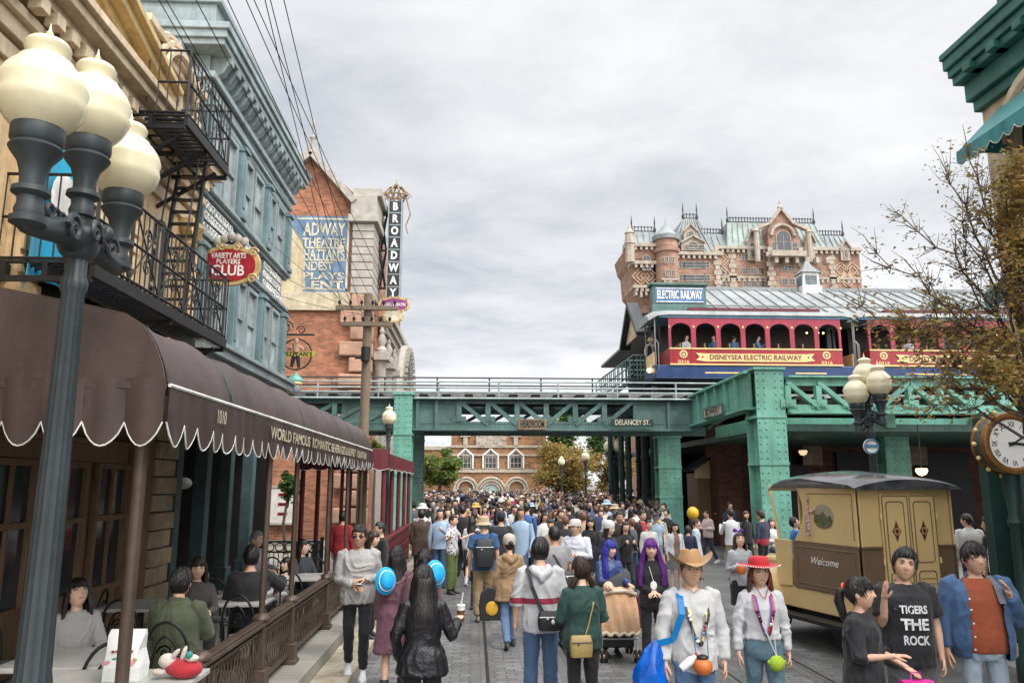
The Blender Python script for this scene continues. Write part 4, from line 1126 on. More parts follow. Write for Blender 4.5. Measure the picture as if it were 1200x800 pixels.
# skew plate girder running back to the crossing
sA = Vector((Q(812, 480, YG).x, YG - .1, 0)); sB = Vector((Q(880, 460, YR + .4).x, YR + .4, 0))
zA0, zA1 = Q(808, 499, YG).z, Q(808, 465, YG).z; zB0, zB1 = Q(877, 478, YR + .4).z, Q(876, 436, YR + .4).z
sd_ = (sB - sA).normalized(); sn = Vector((sd_.y, -sd_.x, 0)); sn = -sn if sn.x > 0 else sn
m = MB()
A0, A1, B0, B1 = sA + Z1 * zA0, sA + Z1 * zA1, sB + Z1 * zB0, sB + Z1 * zB1
m.add([A0 + sn * .03, B0 + sn * .03, B1 + sn * .03, A1 + sn * .03, A0 - sn * .03, B0 - sn * .03, B1 - sn * .03, A1 - sn * .03], [(0, 1, 2, 3), (7, 6, 5, 4), (0, 4, 5, 1), (1, 5, 6, 2), (2, 6, 7, 3), (3, 7, 4, 0)])
m.bar(A1, B1, .4, .08); m.bar(A0, B0, .4, .08)
for i in range(1, 6):
    f = i / 6; p0, p1 = A0.lerp(B0, f), A1.lerp(B1, f); m.bar(p0 + sn * .1, p1 + sn * .1, .06, .14, up=sn)
m.build('plate_girder', M_teal, br, bevel=.006)
# right hand truss along the street side of the station
zr_t, zr_t2, zr_b2, zr_b = Q(1000, 441, YR).z, Q(1000, 452, YR).z, Q(1000, 474, YR).z, Q(1000, 483, YR).z
xq0, xq1 = rcx + .5, 19.5
m = MB(); m.box(xq0, xq1, YR - .14, YR + .2, zr_t - .05, zr_t); m.box(xq0, xq1, YR, YR + .1, zr_t2, zr_t - .051); m.box(xq0, xq1, YR, YR + .1, zr_b, zr_b2); m.box(xq0, xq1, YR - .14, YR + .2, zr_b - .05, zr_b - .001)
m.build('street_girder', M_teal, br, bevel=.006)
nb = 12; dx = (xq1 - xq0) / nb
for i in range(nb):
    x0 = xq0 + i * dx; m = MB(); m.box(x0 - .08, x0 + .08, YR - .05, YR + .15, zr_b2, zr_t2)
    if i % 4 < 2: m.bar((x0, YR + .03, zr_t2 + .1), (x0 + dx, YR + .03, zr_b2 - .1), .12, .16, up=(0, 1, 0))
    else: m.bar((x0, YR + .03, zr_b2 - .1), (x0 + dx, YR + .03, zr_t2 + .1), .12, .16, up=(0, 1, 0))
    m.box(x0 - .22, x0 + .22, YR - .03, YR - .002, zr_b2 - .1, zr_b2 + .14); rivets(m, (x0 - .18, YR - .05, zr_b2 - .05), (x0 + .18, YR - .05, zr_b2 - .05), 5, None)
    m.build('truss_bay', M_teal, br)
# lower floor beams and soffit of the station deck
m = MB(); m.box(rcx + .4, 32, YR + .4, 44, zr_b - .5, zr_b - .3)
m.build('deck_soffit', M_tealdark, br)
m = MB()
for i in range(5): m.bar((rcx + .4 + i * 3.2, YR + .3, zr_b - .2), (rcx + .4 + i * 3.2, YR + 6, zr_b - .2), .25, .4)
m.bar((rcx + .4, YR + 1.6, zr_b - .22), (20, YR + 1.6, zr_b - .22), .3, .36); m.build('floor_beam', M_teal, br)
for (px, Y, w) in ((783, 29, .85), (1048, 24.5, .8), (1290, 24.5, .8)):
    p = Q(px, 560, Y); column(p.x, Y, .0, zr_b - .3, w, .7, M_teal if px < 1000 else M_teal)
for (px, Y, w) in ((716, 34, .22), (729, 33, .24), (737, 32, .26), (757, 33, .34), (766, 31, .2), (722, 40, .3), (749, 40, .3), (773, 36, .3)):
    p = Q(px, 560, Y); m = MB(); m.cyl((p.x, Y, 0), (p.x, Y, zt - .6), w / 2, w / 2, 12)
    for z in (2.0, 3.4): m.cyl((p.x, Y, z), (p.x, Y, z + .12), w / 2 + .04, w / 2 + .04, 12)
    m.build('support_pipe', M_tealdeep, br)
# name boards on the girders
M_brown = mat('brown_sign_board', (.20, .15, .095), .6, kind='paint', var=.3)
def board(label, c, u, w, h, body, bcol, tcol, border=None, name='name_board'):
    u = Vector(u).normalized(); n_ = u.cross(Z1)
    t = thing(name, label, 'sign', c)
    c = Vector(c)
    m = MB(); m.bar(c - u * w / 2, c + u * w / 2, .05, h); m.build('panel', bcol, t, bevel=.01)
    if border:
        m = MB()
        for s in (-1, 1):
            m.bar(c - u * (w / 2 + .03) + Z1 * s * h / 2, c + u * (w / 2 + .03) + Z1 * s * h / 2, .08, .05); m.bar(c + u * s * w / 2 - Z1 * h / 2, c + u * s * w / 2 + Z1 * h / 2, .08, .05, up=u)
        m.build('frame', border, t)
    if body: text(body, h * .95, c + n_ * .03, u, Z1, tcol, t, bold=.02, width=w * .82, depth=.004)
    return t
board('weathered brown board reading HEADROOM under the bridge girder', Q(624, 497, YG - .32), X1, 1.0, .38, 'HEADROOM', M_brown, M_black, None)
board('dark street sign reading DELANCEY ST. on the bridge girder', Q(741, 495, YG - .32), X1, 1.5, .26, 'DELANCEY ST.', M_tealdeep, m_, None)
p = sA.lerp(sB, .52) + sn * .25; board('green framed street sign reading BOWERY on the slanting girder', (p.x, p.y, Q(847, 482, p.y).z), -sd_ if (-sd_).cross(Z1).dot(sn) > 0 else sd_, 1.7, .3, 'BOWERY', m_, M_tealdeep, M_tealdark)
# ================================================================== TROLLEYS
YT = 27.75
S_ = lambda x, y, Y=YT: pt(x, y, Y=Y)
def arch_wall(m, x0, x1, y, th, z0, z1, ww, zh, mat=0):
    """wall bay with an arched opening (width ww, springing so that its crown is at zh)"""
    xc = (x0 + x1) / 2; r = ww / 2; rise = r * .75
    for ya, sg in ((y, 1),):
        m.box(x0, xc - r, y, y + th, z0, z1, mat); m.box(xc + r, x1, y, y + th, z0, z1, mat)
        k = 10; P_ = []
        for i in range(k + 1):
            a = pi * i / k; P_.append((xc - r * cos(a), zh - rise + rise * sin(a)))
        for i in range(k):
            (a0, b0), (a1, b1) = P_[i], P_[i + 1]
            m.add([(a0, y, b0), (a1, y, b1), (a1, y, z1), (a0, y, z1), (a0, y + th, b0), (a1, y + th, b1), (a1, y + th, z1), (a0, y + th, z1)], [(0, 1, 2, 3), (7, 6, 5, 4), (0, 4, 5, 1), (3, 2, 6, 7)], mat)
xa, xb_ = S_(784, 400).x, S_(986, 400).x
zr0, zr1, zb0, zb1 = S_(880, 368).z, S_(880, 373).z, S_(880, 373).z, S_(880, 377).z
zw0, zw1, zl0, zl1, zs0 = S_(880, 409).z, S_(880, 379).z, S_(880, 427.5).z, S_(880, 429.5).z, S_(880, 442).z
YB2 = YT + 1.75
def make_trolley(label):
    t = thing('trolley_car', label, 'trolley', (xa, YT, zs0 - .35), 0, 'red electric trolley cars')
    nwin = 7; dx = (xb_ - xa) / nwin
    m = MB()
    for i in range(nwin):
        arch_wall(m, xa + i * dx, xa + (i + 1) * dx, YT, .08, zw0, zb0, .76, zw1)
    m.build('arcade', M_pinkred, t)
    MB().box(xa + .08, xb_ - .08, YB2 - .1, YB2 - .02, zw0, zb0).build('window_backing', mat('dark_window_backing', (.05, .038, .03), .5), t)  # solid dark sheet added to block light through the windows
    m = MB(); m.box(xa, xb_, YT - .012, YT + .07, zl0, zw0); m.box(xa, xb_, YB2 - .07, YB2 + .012, zl0, zw0); m.box(xa - .01, xa + .07, YT + .07, YB2 - .07, zl0, zb0 - 1.15); m.box(xb_ - .07, xb_ + .01, YT + .07, YB2 - .07, zl0, zb0 - 1.15)
    m.build('side_panel', M_red, t, bevel=.01)
    m = MB(); m.box(xa, xb_, YT - .03, YT - .013, zl0 - .02, zl0 + .035); m.box(xa, xb_, YT - .03, YT - .0, zw0 - .02, zw0 + .03)
    for i in range(nwin + 1): m.box(xa + i * dx - .035 if i else xa, xa + i * dx + .035, YT - .022, YT - .002, zb0 - .38, zb0 - .30)
    m.build('gold_line', M_yel, t)
    m = MB(); m.box(xa - .55, xb_ + .55, YT + .02, YB2 - .02, zs0, zl0 - .021); m.box(xa - .55, xb_ + .55, YT + .03, YB2 - .03, zs0 - .06, zs0 - .001)
    m.build('skirt', M_blue, t, bevel=.02)
    m = MB()
    for a, b in ((.2, .42), (.52, .62), (.72, .9)): m.box(xa + (xb_ - xa) * a, xa + (xb_ - xa) * b, YT + .005, YT + .02, zs0 + .14, zs0 + .19)
    m.build('striping', M_yel, t)
    m = MB(); m.box(xa - .35, xb_ + .35, YT - .03, YB2 + .03, zb0 + .001, zb1 + .0 if zb1 > zb0 else zb0 + .12)
    m.build('letter_board', M_sky, t)
    rs = []
    for x, f in ((xa - .75, .86), (xa - .45, .97), (xa, 1), (xb_, 1), (xb_ + .45, .97), (xb_ + .75, .86)):
        ring = []; zc = zb0 + .10 - (1 - f) * 1.4
        for j in range(11):
            a = pi * j / 10; ring.append((x, (YT + YB2) / 2 - (YB2 - YT + .2) / 2 * cos(a) * f, zc + .30 * sin(a)))
        ring.append((x, YB2 + .05, zc - .03)); ring.append((x, YT - .05, zc - .03))
        rs.append(ring)
    MB().rings(rs).build('roof', M_roofmetal, t)
    MB().box(xa + .9, xb_ - .6, YT + .3, YB2 - .3, zb0 + .36, zb0 + .47).build('clerestory', M_maroon, t)
    m = MB(); m.box(xa - .6, xb_ + .6, YT + .1, YB2 - .1, zs0 - .12, zs0 - .061)
    for x in (xa + .6, xa + 1.6, xb_ - 1.6, xb_ - .6):
        for y in (YT + .35, YB2 - .45): m.cyl((x, y, zs0 - .3), (x, y + .1, zs0 - .3), .26, n=18)
    m.box(xa + .2, xa + 2.0, YT + .3, YB2 - .3, zs0 - .45, zs0 - .2); m.box(xb_ - 2, xb_ - .2, YT + .3, YB2 - .3, zs0 - .45, zs0 - .2)
    m.build('undercarriage', M_void, t)
    # platforms with posts, hand rails and seats inside
    m = MB()
    for x in (xa - .5, xb_ + .5):
        for y in (YT + .1, YB2 - .1): m.cyl((x, y, zs0), (x, y, zb0 + .1), .025, n=8)
        m.tube([(x, YT + .02, zs0 + .15), (x + .08, YT - .05, zs0 + .3), (x + .08, YT - .05, zw0 + .2), (x, YT + .02, zw0 + .35)], .02, 6)
    m.build('hand_rail', M_steel, t)
    m = MB()
    for x in (xa - .52, xb_ + .52): m.box(x - .02, x + .02, YT + .25, YB2 - .25, zl0, zw0 - .1)
    m.build('end_dash', M_yel, t, bevel=.02)
    m = MB()
    for i in range(6): m.box(xa + .45 + i * dx, xa + .5 + i * dx, YT + .2, YB2 - .2, zs0 + .2, zw0 + .25)
    m.build('bench', M_wood, t)
    m = MB(); xm = (xa + xb_) / 2; zc = (zl1 + zw0) / 2 + .02; L = 2.25; h = .17
    m.prism([(-L, -h * .7), (-L + .35, -h), (L - .35, -h), (L, -h * .7), (L - .14, 0), (L, h * .9), (L - .35, h * .75), (-L + .35, h * .75), (-L, h * .9), (-L + .14, 0)], (xm - .05, YT - .03, zc), X1, Z1, .012)
    rb_ = m.build('ribbon', M_yel, t)
    text('DISNEYSEA ELECTRIC RAILWAY', .26, (xm - .05, YT - .046, zc - .02), X1, Z1, M_maroon, rb_, bold=.02, width=L * 1.55, depth=.002)
    m = MB()
    for s in (-1, 1): m.lathe([(.001, .004), (.035, .004), (.035, 0)], (xm - .05 + s * (L - .25), YT - .045, zc), 10, M=Matrix.Rotation(pi / 2, 3, 'X'))
    m.build('star', M_maroon, rb_)
    for x in (xa + .52, xb_ - .62):
        m = MB(); m.cyl((x, YT - .012, zc + .1), (x, YT - .03, zc + .1), .15, n=24); em = m.build('roundel', M_yel, t)
        MB().torus((x, YT - .035, zc + .1), .075, .014, 20, 6, 'Y').build('roundel_mark', M_maroon, em)
        text('0316', .17, (x, YT - .016, zc - .19), X1, Z1, M_yel, t, bold=.02, sx=1.25)
    m = MB(); m.ell((xa - .6, (YT + YB2) / 2 - .1, zb0 + .16), .08); m.ell((xa - .6, (YT + YB2) / 2 - .1, zs0 + .35), .09); m.build('headlamp', M_warm, t)
    m = MB()
    for x in (xb_ - .45, xb_ - .25, xb_ - .9): m.ell((x, YT + .9, zb0 - .35), .035)
    m.build('bulb', M_warm, t)
    return t
make_trolley('red and blue arched trolley car nearest the left end of the elevated line')
TR2 = copy_tree([o for o in COL.objects if o.name == 'trolley_car'][0])
TR2.location.x += S_(1018, 400).x - xa
TR2['label'] = 'red trolley car at the right partly hidden by orange tree leaves'

# ================================================================== STATION
t = thing('railway_station', 'grey metal roofed elevated station behind the red trolleys', 'station', (20, 33, 5))
ye, yr = 31.2, 37.0
x0 = pt(775, 380, Y=ye).x; x1 = 44
zE = pt(900, 381, Y=ye).z; zR = pt(900, 340, Y=yr).z; x0 = pt(757, 384, Y=ye).x; xh = pt(800, 341, Y=yr).x
m = MB()
m.add([(x0, ye, zE), (x1, ye, zE), (x1, yr, zR), (xh, yr, zR), (x0, yr + 5.8, zE), (x1, yr + 5.8, zE),
       (x0, ye, zE - .12), (x1, ye, zE - .12), (x1, yr, zR - .12), (xh, yr, zR - .12), (x0, yr + 5.8, zE - .12), (x1, yr + 5.8, zE - .12)],
      [(0, 1, 2, 3), (3, 2, 5, 4), (6, 9, 8, 7), (9, 10, 11, 8), (0, 6, 7, 1), (0, 3, 9, 6), (3, 4, 10, 9), (4, 5, 11, 10), (1, 7, 8, 2), (2, 8, 11, 5)])
for i in range(int((x1 - x0) / .62)):
    x = x0 + .1 + i * .62; f = min(1, (x - x0) / (xh - x0)); m.bar((x, ye, zE + .03), (x, ye + (yr - ye) * f, zE + (zR - zE) * f + .03), .05, .07, up=(0, 0, 1))
m.box(xh, x1, yr - .12, yr + .12, zR - .05, zR + .12); m.bar((x0, ye, zE + .04), (xh, yr, zR + .06), .16, .1)
m.bar((x0 + (xh - x0) * .48, ye + 2.8, zE + (zR - zE) * .48 + .04), (x1, ye + 2.8, zE + (zR - zE) * .48 + .04), .1, .06)
m.build('roof', M_roofmetal, t)
gy = ye + 2.2; m = MB(); m.prism([(gy - 1.6, zE - .25), (gy + 1.6, zE - .25), (gy, zE + 1.15)], (x0 - .1, 0, 0), Y1, Z1, .12); m.build('gable', M_creamtrim, t)
m = MB()
for s in (-1, 1): m.bar((x0 - .1, gy + s * 1.9, zE - .35), (x0 - .1, gy, zE + 1.35), .5, .2)
m.build('bargeboard', M_dark, t)
m = MB()
for i in range(9): m.bar((x0 + .4 + i * 3.8, ye + .5, zt), (x0 + .4 + i * 3.8, ye + .5, zE), .18, .18)
m.build('platform_post', M_dark, t)
m = MB(); m.box(x0 + .6, x1, yr + 1, yr + 1.2, zt, zE + 2); m.box(x0 - 1, x1, YG + 3.2, 44, zt - .25, zt + .2); m.build('back_wall', M_void, t)
p0, p1 = pt(765, 357, Y=32.4), pt(827, 335, Y=32.4)
s_ = thing('station_sign', 'blue roof sign reading ELECTRIC RAILWAY on the grey station roof', 'sign', (p0.x, 32.4, p0.z))
m = MB(); m.box(p0.x, p1.x, 32.4, 32.9, p0.z - .25, p1.z); m.box(p0.x - .1, p1.x + .1, 32.3, 33, p1.z, p1.z + .12); m.box(p0.x - .05, p1.x + .05, 32.35, 32.95, p0.z - .5, p0.z); m.build('housing', M_tealdark, s_, bevel=.02)
m = MB(); m.box(p0.x + .12, p1.x - .12, 32.37, 32.4, p0.z + .1, p1.z - .1); m.build('panel', mat('sign_blue', (.07, .16, .33), .5, kind='paint'), s_)
m = MB()
for z in (p0.z + .12, p1.z - .16): m.box(p0.x + .14, p1.x - .14, 32.355, 32.37, z, z + .04)
m.build('border', M_white, s_)
text('ELECTRIC RAILWAY', .52, ((p0.x + p1.x) / 2, 32.36, (p0.z + p1.z) / 2), X1, Z1, M_white, s_, bold=.03, width=(p1.x - p0.x) * .84)
p = pt(947, 341, Y=yr)
c_ = thing('roof_cupola', 'small square louvred cupola on the station ridge', 'cupola', (p.x, yr, zR))
m = MB(); m.box(p.x - .42, p.x + .42, yr - .42, yr + .42, zR - .3, zR + .85); m.box(p.x - .5, p.x + .5, yr - .5, yr + .5, zR - .3, zR + .15); m.build('base', M_white, c_, bevel=.02)
m = MB()
for k in range(5): m.box(p.x - .3, p.x + .3, yr - .45, yr - .40, zR + .22 + k * .1, zR + .28 + k * .1); m.box(p.x - .45, p.x - .40, yr - .3, yr + .3, zR + .22 + k * .1, zR + .28 + k * .1)
m.build('louvre', M_bluedeep, c_)
MB().lathe([(.75, .85), (.5, 1.0), (.28, 1.25), (.12, 1.5), (.05, 1.55), (.04, 1.75), (.001, 1.9)], (p.x, yr, zR), 4, M=Matrix.Rotation(pi / 4, 3, 'Z'), smooth=False).build('cap', M_roofmetal, c_)
# stair and landing rail left of the trolley
t = thing('platform_stair', 'dark green railed stair rising to the trolley platform', 'stair', (S_(735, 440).x, 29, 5))
m = MB()
a, b = pt(705, 443, Y=30), pt(742, 416, Y=30)
for dy in (0, 1.4):
    for dz in (0, -.35, -.7): m.cyl(a + Vector((0, dy, dz)), b + Vector((0, dy, dz)), .03, n=6)
    for i in range(9): q = a.lerp(b, i / 8) + Vector((0, dy, 0)); m.cyl(q, q - Z1 * .95, .022, n=6)
    c = pt(768, 416, Y=30)
    for dz in (0, -.4, -.8): m.cyl(b + Vector((0, dy, dz)), c + Vector((0, dy, dz)), .03, n=6)
    for i in range(7): q = b.lerp(c, i / 6) + Vector((0, dy, 0)); m.cyl(q, q - Z1 * 1.0, .022, n=6)
m.build('railing', M_tealdark, t)
m = MB()
for i in range(9): q = a.lerp(b, (i + .5) / 9); m.box(q.x - .08, q.x + .1, 30, 31.4, q.z - 1.0, q.z - .93)
m.box(b.x, c.x + 1, 30, 31.4, b.z - 1.05, b.z - .97); m.build('tread', M_tealdark, t)
# dark lower storey below the deck
t = thing('station_arcade', 'dark brick lower storey under the elevated station', 'building', (16, 36, 0))
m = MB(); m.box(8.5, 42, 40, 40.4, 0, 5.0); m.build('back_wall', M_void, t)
p0, p1 = pt(843, 600, Y=29.5), pt(872, 600, Y=29.5)
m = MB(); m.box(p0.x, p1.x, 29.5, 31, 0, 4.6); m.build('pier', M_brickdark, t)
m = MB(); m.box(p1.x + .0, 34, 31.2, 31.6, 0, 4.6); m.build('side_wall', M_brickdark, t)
for k in range(4):
    x = p1.x + 2.2 + k * 3.4; m = MB(); m.box(x - 1.1, x + 1.1, 31.05, 31.19, .3, 3.6); m.build('shop_window', mat('unlit_shop_glass', (.014, .014, .015), .35, spec=.15), t)
t = thing('booth', 'small gabled dark booth under the bridge beside the green column', 'booth', (pt(843, 560, Y=31).x - .4, 30.6, 0))
c = pt(842, 545, Y=30.4)
m = MB(); m.box(c.x - .85, c.x + .75, 30.5, 32, 0, c.z - .3); m.build('wall', M_wood, t)
m = MB(); m.prism([(-.95, -.5), (.9, -.5), (.9, -.15), (0, .42), (-.95, -.15)], (c.x, 30.5, c.z), X1, Z1, .05); m.build('gable', M_cream, t)
m = MB(); m.bar((c.x - 1.1, 31, c.z - .2), (c.x, 31, c.z + .5), 1.4, .09); m.bar((c.x + 1.05, 31, c.z - .2), (c.x, 31, c.z + .5), 1.4, .09); m.build('roof', M_dark, t)
for k, (px, py, Y) in enumerate(((941, 529, 26), (1080, 551, 20), (1178, 571, 14))):
    q = pt(px, py, Y=Y)
    l = thing('wall_lamp', ('glowing bowl lamp hanging under the deck left of the round sign', 'small warm lamp under the deck behind the truck', 'warm lamp in the dark shop at the right edge')[k], 'lamp', q)
    MB().lathe([(.001, -.14), (.1, -.1), (.15, 0), (.13, .05)], q, 14).build('shade', M_warm if k else mat('lamp_bowl', (.8, .6, .35), .4, emit=.8), l); MB().cyl(q + Z1 * .05, q + Z1 * (1.2 if k < 2 else .3), .015).build('stem', M_black, l)
for k, (px, py, Y) in enumerate(((952, 530, 30.5), (1075, 530, 30.5))):
    q = pt(px, py, Y=Y); l = thing('hanging_board', ('dull hanging board deep under the deck left of the lamp post', 'dull hanging board deep under the deck right of the second column')[k], 'sign', q)
    MB().box(q.x - .4, q.x + .4, Y, Y + .05, q.z - .5, q.z + .5).build('panel', M_brown, l); MB().box(q.x - .46, q.x + .46, Y - .02, Y + .06, q.z + .5, q.z + .56).build('rail', M_dark, l)

# ================================================================== HOTEL
YH = 110.0
H = lambda cx, cy, Y=YH: pt(700 + cx / 3.636, 230 + cy / 3.636, Y=Y)
t = thing('grand_hotel', 'tall ornate pink brick hotel with green mansard roofs behind the station', 'building', (H(700, 400).x, YH + 10, 0))
M_hroof = mat('pale_verdigris_roof', (.25, .30, .275), .6, var=.25, scale=.3, kind='paint')
M_hroof2 = mat('grey_slate_roof', (.24, .265, .265), .6, var=.2, scale=.3, kind='paint')
M_htrim = mat('pale_hotel_trim', (.40, .345, .28), .8, var=.15, kind='paint')
def hx(cx): return H(cx, 300).x
def hz(cy): return H(600, cy).z
def block(cx0, cx1, cy0, cy1, y0, y1, mt, name='wall', flare=0):
    m = MB(); m.box(hx(cx0), hx(cx1), y0, y1, hz(cy1) if cy1 < 900 else 0, hz(cy0)); return m.build(name, mt, t)
def mansard(cx0, cx1, cyb, cyt, ins, y0, y1, mt):
    xa_, xb2, za, zb_ = hx(cx0), hx(cx1), hz(cyb), hz(cyt); d = (y1 - y0) * .10; zb_ = CAMZ + (zb_ - CAMZ) * (y0 + d) / YH; i_ = (hx(ins) - hx(0))
    m = MB(); m.rings([[(xa_, y0, za), (xb2, y0, za), (xb2, y1, za), (xa_, y1, za)], [(xa_ + i_ * .75, y0 + d * .7, za + (zb_ - za) * .6), (xb2 - i_ * .75, y0 + d * .7, za + (zb_ - za) * .6), (xb2 - i_ * .75, y1 - d, za + (zb_ - za) * .6), (xa_ + i_ * .75, y1 - d, za + (zb_ - za) * .6)], [(xa_ + i_, y0 + d, zb_), (xb2 - i_, y0 + d, zb_), (xb2 - i_, y1 - d, zb_), (xa_ + i_, y1 - d, zb_)]], smooth=False)
    k = int((xb2 - xa_) / .9)
    for j in range(k + 1):
        f = j / k; m.bar((xa_ + (xb2 - xa_) * f, y0 - .02, za), (xa_ + i_ + (xb2 - xa_ - 2 * i_) * f, y0 + d - .02, zb_), .12, .12, up=(0, -1, 0))
    r = m.build('roof', mt, t)
    m = MB(); m.box(xa_ + i_, xb2 - i_, y0 + d, y0 + d + .15, zb_, zb_ + .2); m.box(xa_ + i_, xb2 - i_, y0 + d, y0 + d + .1, zb_ + .7, zb_ + .8)
    k = int((xb2 - xa_ - 2 * i_) / .45)
    for j in range(k + 1):
        x = xa_ + i_ + (xb2 - xa_ - 2 * i_) * j / k; m.box(x - .06, x + .06, y0 + d, y0 + d + .1, zb_ + .2, zb_ + .95)
    for x in (xa_ + i_, xb2 - i_): m.lathe([(.2, 0), (.25, .4), (.08, .8), (.12, 1.4), (.02, 2.6)], (x, y0 + d, zb_), 8)
    m.build('cresting', M_dark, r)
def hband(cx0, cx1, cy, y, th=.5, outw=.6):
    m = MB(); z = hz(cy); m.box(hx(cx0) - outw * .5, hx(cx1) + outw * .5, y - outw, y + 2, z - th / 2, z + th / 2)
    k = int((hx(cx1) - hx(cx0)) / .8)
    for j in range(k): x = hx(cx0) + (j + .5) * .8; m.box(x - .18, x + .18, y - outw * .8, y, z - th / 2 - .5, z - th / 2)
    m.build('cornice', M_htrim, t)
def hquoin(cx0, cx1, cy0, cy1, y):
    m = MB(); z = hz(cy1); k = int((hz(cy0) - z) / .75)
    for j in range(k): e_ = .25 if j % 2 else 0; m.box(hx(cx0) - e_, hx(cx1) + e_, y - .2, y + .1, z + j * .75, z + j * .75 + .68)
    m.build('quoin', M_htrim, t)
def hwin(cx, cy0, cy1, w, y, arch=False, mt=None):
    o = (hx(cx), y, hz(cy1)); frame_win(t, o, (1, 0, 0), w * .72, (hz(cy0) - hz(cy1)) * .95, M_htrim, mt or M_glass, arch, (1, 1), .09, .1)
block(500, 1120, 222, 999, YH, YH + 22, M_brickhotel)
block(330, 500, 255, 999, YH - 1.5, YH + 20, M_brickhotel)
block(235, 335, 285, 999, YH - .5, YH + 20, M_brickhotel)
# overhanging left tower
m = MB(); zA, zB, zC, zD = hz(225), hz(300), hz(392), hz(462)
xw = [hx(v) for v in (124, 146, 178, 215, 250)]
m.rings([[(xw[2] + .8, YH + 1, 0), (xw[4], YH + 1, 0), (xw[4], YH + 8, 0), (xw[2] + .8, YH + 8, 0)], [(xw[2] + .8, YH + 1, zD), (xw[4], YH + 1, zD), (xw[4], YH + 8, zD), (xw[2] + .8, YH + 8, zD)],
         [(xw[1] + .2, YH - .5, zC), (xw[4], YH - .5, zC), (xw[4], YH + 9, zC), (xw[1] + .2, YH + 9, zC)], [(xw[1], YH - .5, zB), (xw[4], YH - .5, zB), (xw[4], YH + 9, zB), (xw[1], YH + 9, zB)],
         [(xw[0] + .4, YH - 1, zB + .8), (xw[4], YH - 1, zB + .8), (xw[4], YH + 9.5, zB + .8), (xw[0] + .4, YH + 9.5, zB + .8)], [(xw[0], YH - 1, zA), (xw[4], YH - 1, zA), (xw[4], YH + 9.5, zA), (xw[0], YH + 9.5, zA)]], smooth=False)
m.build('corner_tower', M_brickhotel, t)
hband(124, 250, 225, YH - 1); hband(146, 250, 298, YH - .9); hband(150, 240, 395, YH - .5, .4, .4)
m = MB()
for k in range(7): m.box(xw[1] + .3 + k * .75, xw[1] + .6 + k * .75, YH - .7, YH + .5, zC - 1.4 - .3 * (k % 2), zC - .2)
m.build('corbel', M_htrim, t)
mansard(150, 262, 214, 158, 6, YH, YH + 9, M_hroof2)
mansard(310, 512, 252, 100, 72, YH - 1, YH + 18, M_hroof2); hband(320, 512, 262, YH - 1.5); 
mansard(560, 990, 216, 112, 26, YH, YH + 22, M_hroof); hband(500, 1120, 222, YH)
mansard(430, 575, 216, 162, 8, YH + 1, YH + 20, M_hroof2); mansard(955, 1115, 216, 162, 18, YH + 1, YH + 20, M_hroof2)
# round turret
c = Vector((hx(288), YH - 1.2, 0)); R = (hx(335) - hx(240)) / 2
MB().lathe([(R, 0), (R, hz(262)), (R * 1.18, hz(258)), (R * 1.18, hz(245)), (R, hz(243)), (R, hz(205))], c, 20).build('turret', M_brickhotel, t)
MB().lathe([(R * 1.2, hz(208)), (R * 1.25, hz(190)), (R * 1.0, hz(182)), (R * .62, hz(164)), (R * .34, hz(148)), (.12, hz(134)), (.02, hz(108))], c, 16).build('turret_roof', M_hroof2, t)
# small left pinnacle
MB().lathe([(.7, hz(300)), (.7, hz(225)), (.85, hz(222)), (.6, hz(180)), (.8, hz(178)), (.35, hz(160)), (.05, hz(140))], (hx(133), YH - 1.4, 0), 8, smooth=False).build('pinnacle', M_htrim, t)
# dormers
def dormer(cx, w, cyb, cyt, y, wall=M_htrim):
    m = MB(); x = hx(cx); za, zb_ = hz(cyb), hz(cyt); hw = w / 2; ze = za + (zb_ - za) * .62
    m.prism([(x - hw, za), (x + hw, za), (x + hw, ze), (x, zb_), (x - hw, ze)], (0, y, 0), X1, Z1, -2.5); m.bar((x - hw - .2, y - .15, ze - .1), (x, y - .15, zb_ + .2), .5, .2); m.bar((x + hw + .2, y - .15, ze - .1), (x, y - .15, zb_ + .2), .5, .2)
    m.build('dormer', wall, t); frame_win(t, (x, y - .05, za + .3), X1, w * .5, (ze - za) * .85, M_htrim, M_glass, True, (1, 1), .12, .1)
dormer(660, 1.5, 275, 150, YH - .5); dormer(905, 1.5, 275, 150, YH - .5); dormer(1055, 1.4, 270, 190, YH - .5); dormer(395, 2.0, 200, 138, YH - 1.0); dormer(395, 3.4, 250, 195, YH - 1.9)
# central gable
m = MB(); xg0, xg1, xgc = hx(722), hx(852), hx(780)
m.prism([(xg0, 0), (xg1, 0), (xg1, hz(160)), (xgc + 1.8, hz(125)), (xgc, hz(68)), (xgc - 1.8, hz(125)), (xg0, hz(160))], (0, YH - 1.2, 0), X1, Z1, -6); m.build('centre_gable', M_brickhotel, t)
m = MB()
for s in (-1, 1): m.bar((xgc + s * 1.9, YH - 1.3, hz(128)), (xgc, YH - 1.3, hz(62)), .8, .4); m.bar((xgc + s * 4.6, YH - 1.3, hz(158)), (xgc + s * 1.9, YH - 1.3, hz(126)), .8, .4); m.lathe([(.4, hz(290)), (.4, hz(165)), (.55, hz(162)), (.3, hz(152)), (.05, hz(135))], (xgc + s * 4.0, YH - 1.5, 0), 8)
m.lathe([(.3, hz(62)), (.4, hz(55)), (.1, hz(45)), (.15, hz(38)), (.02, hz(22))], (xgc, YH - 1.2, 0), 8)
rs = []
for i in range(15):
    a = pi * i / 14; rs.append([Vector((xgc + .1 + (1.75 + .28 * cos(q * pi / 3)) * cos(a), YH - 1.4 + .3 * sin(q * pi / 3), hz(178) + (1.75 + .28 * cos(q * pi / 3)) * sin(a))) for q in range(6)])
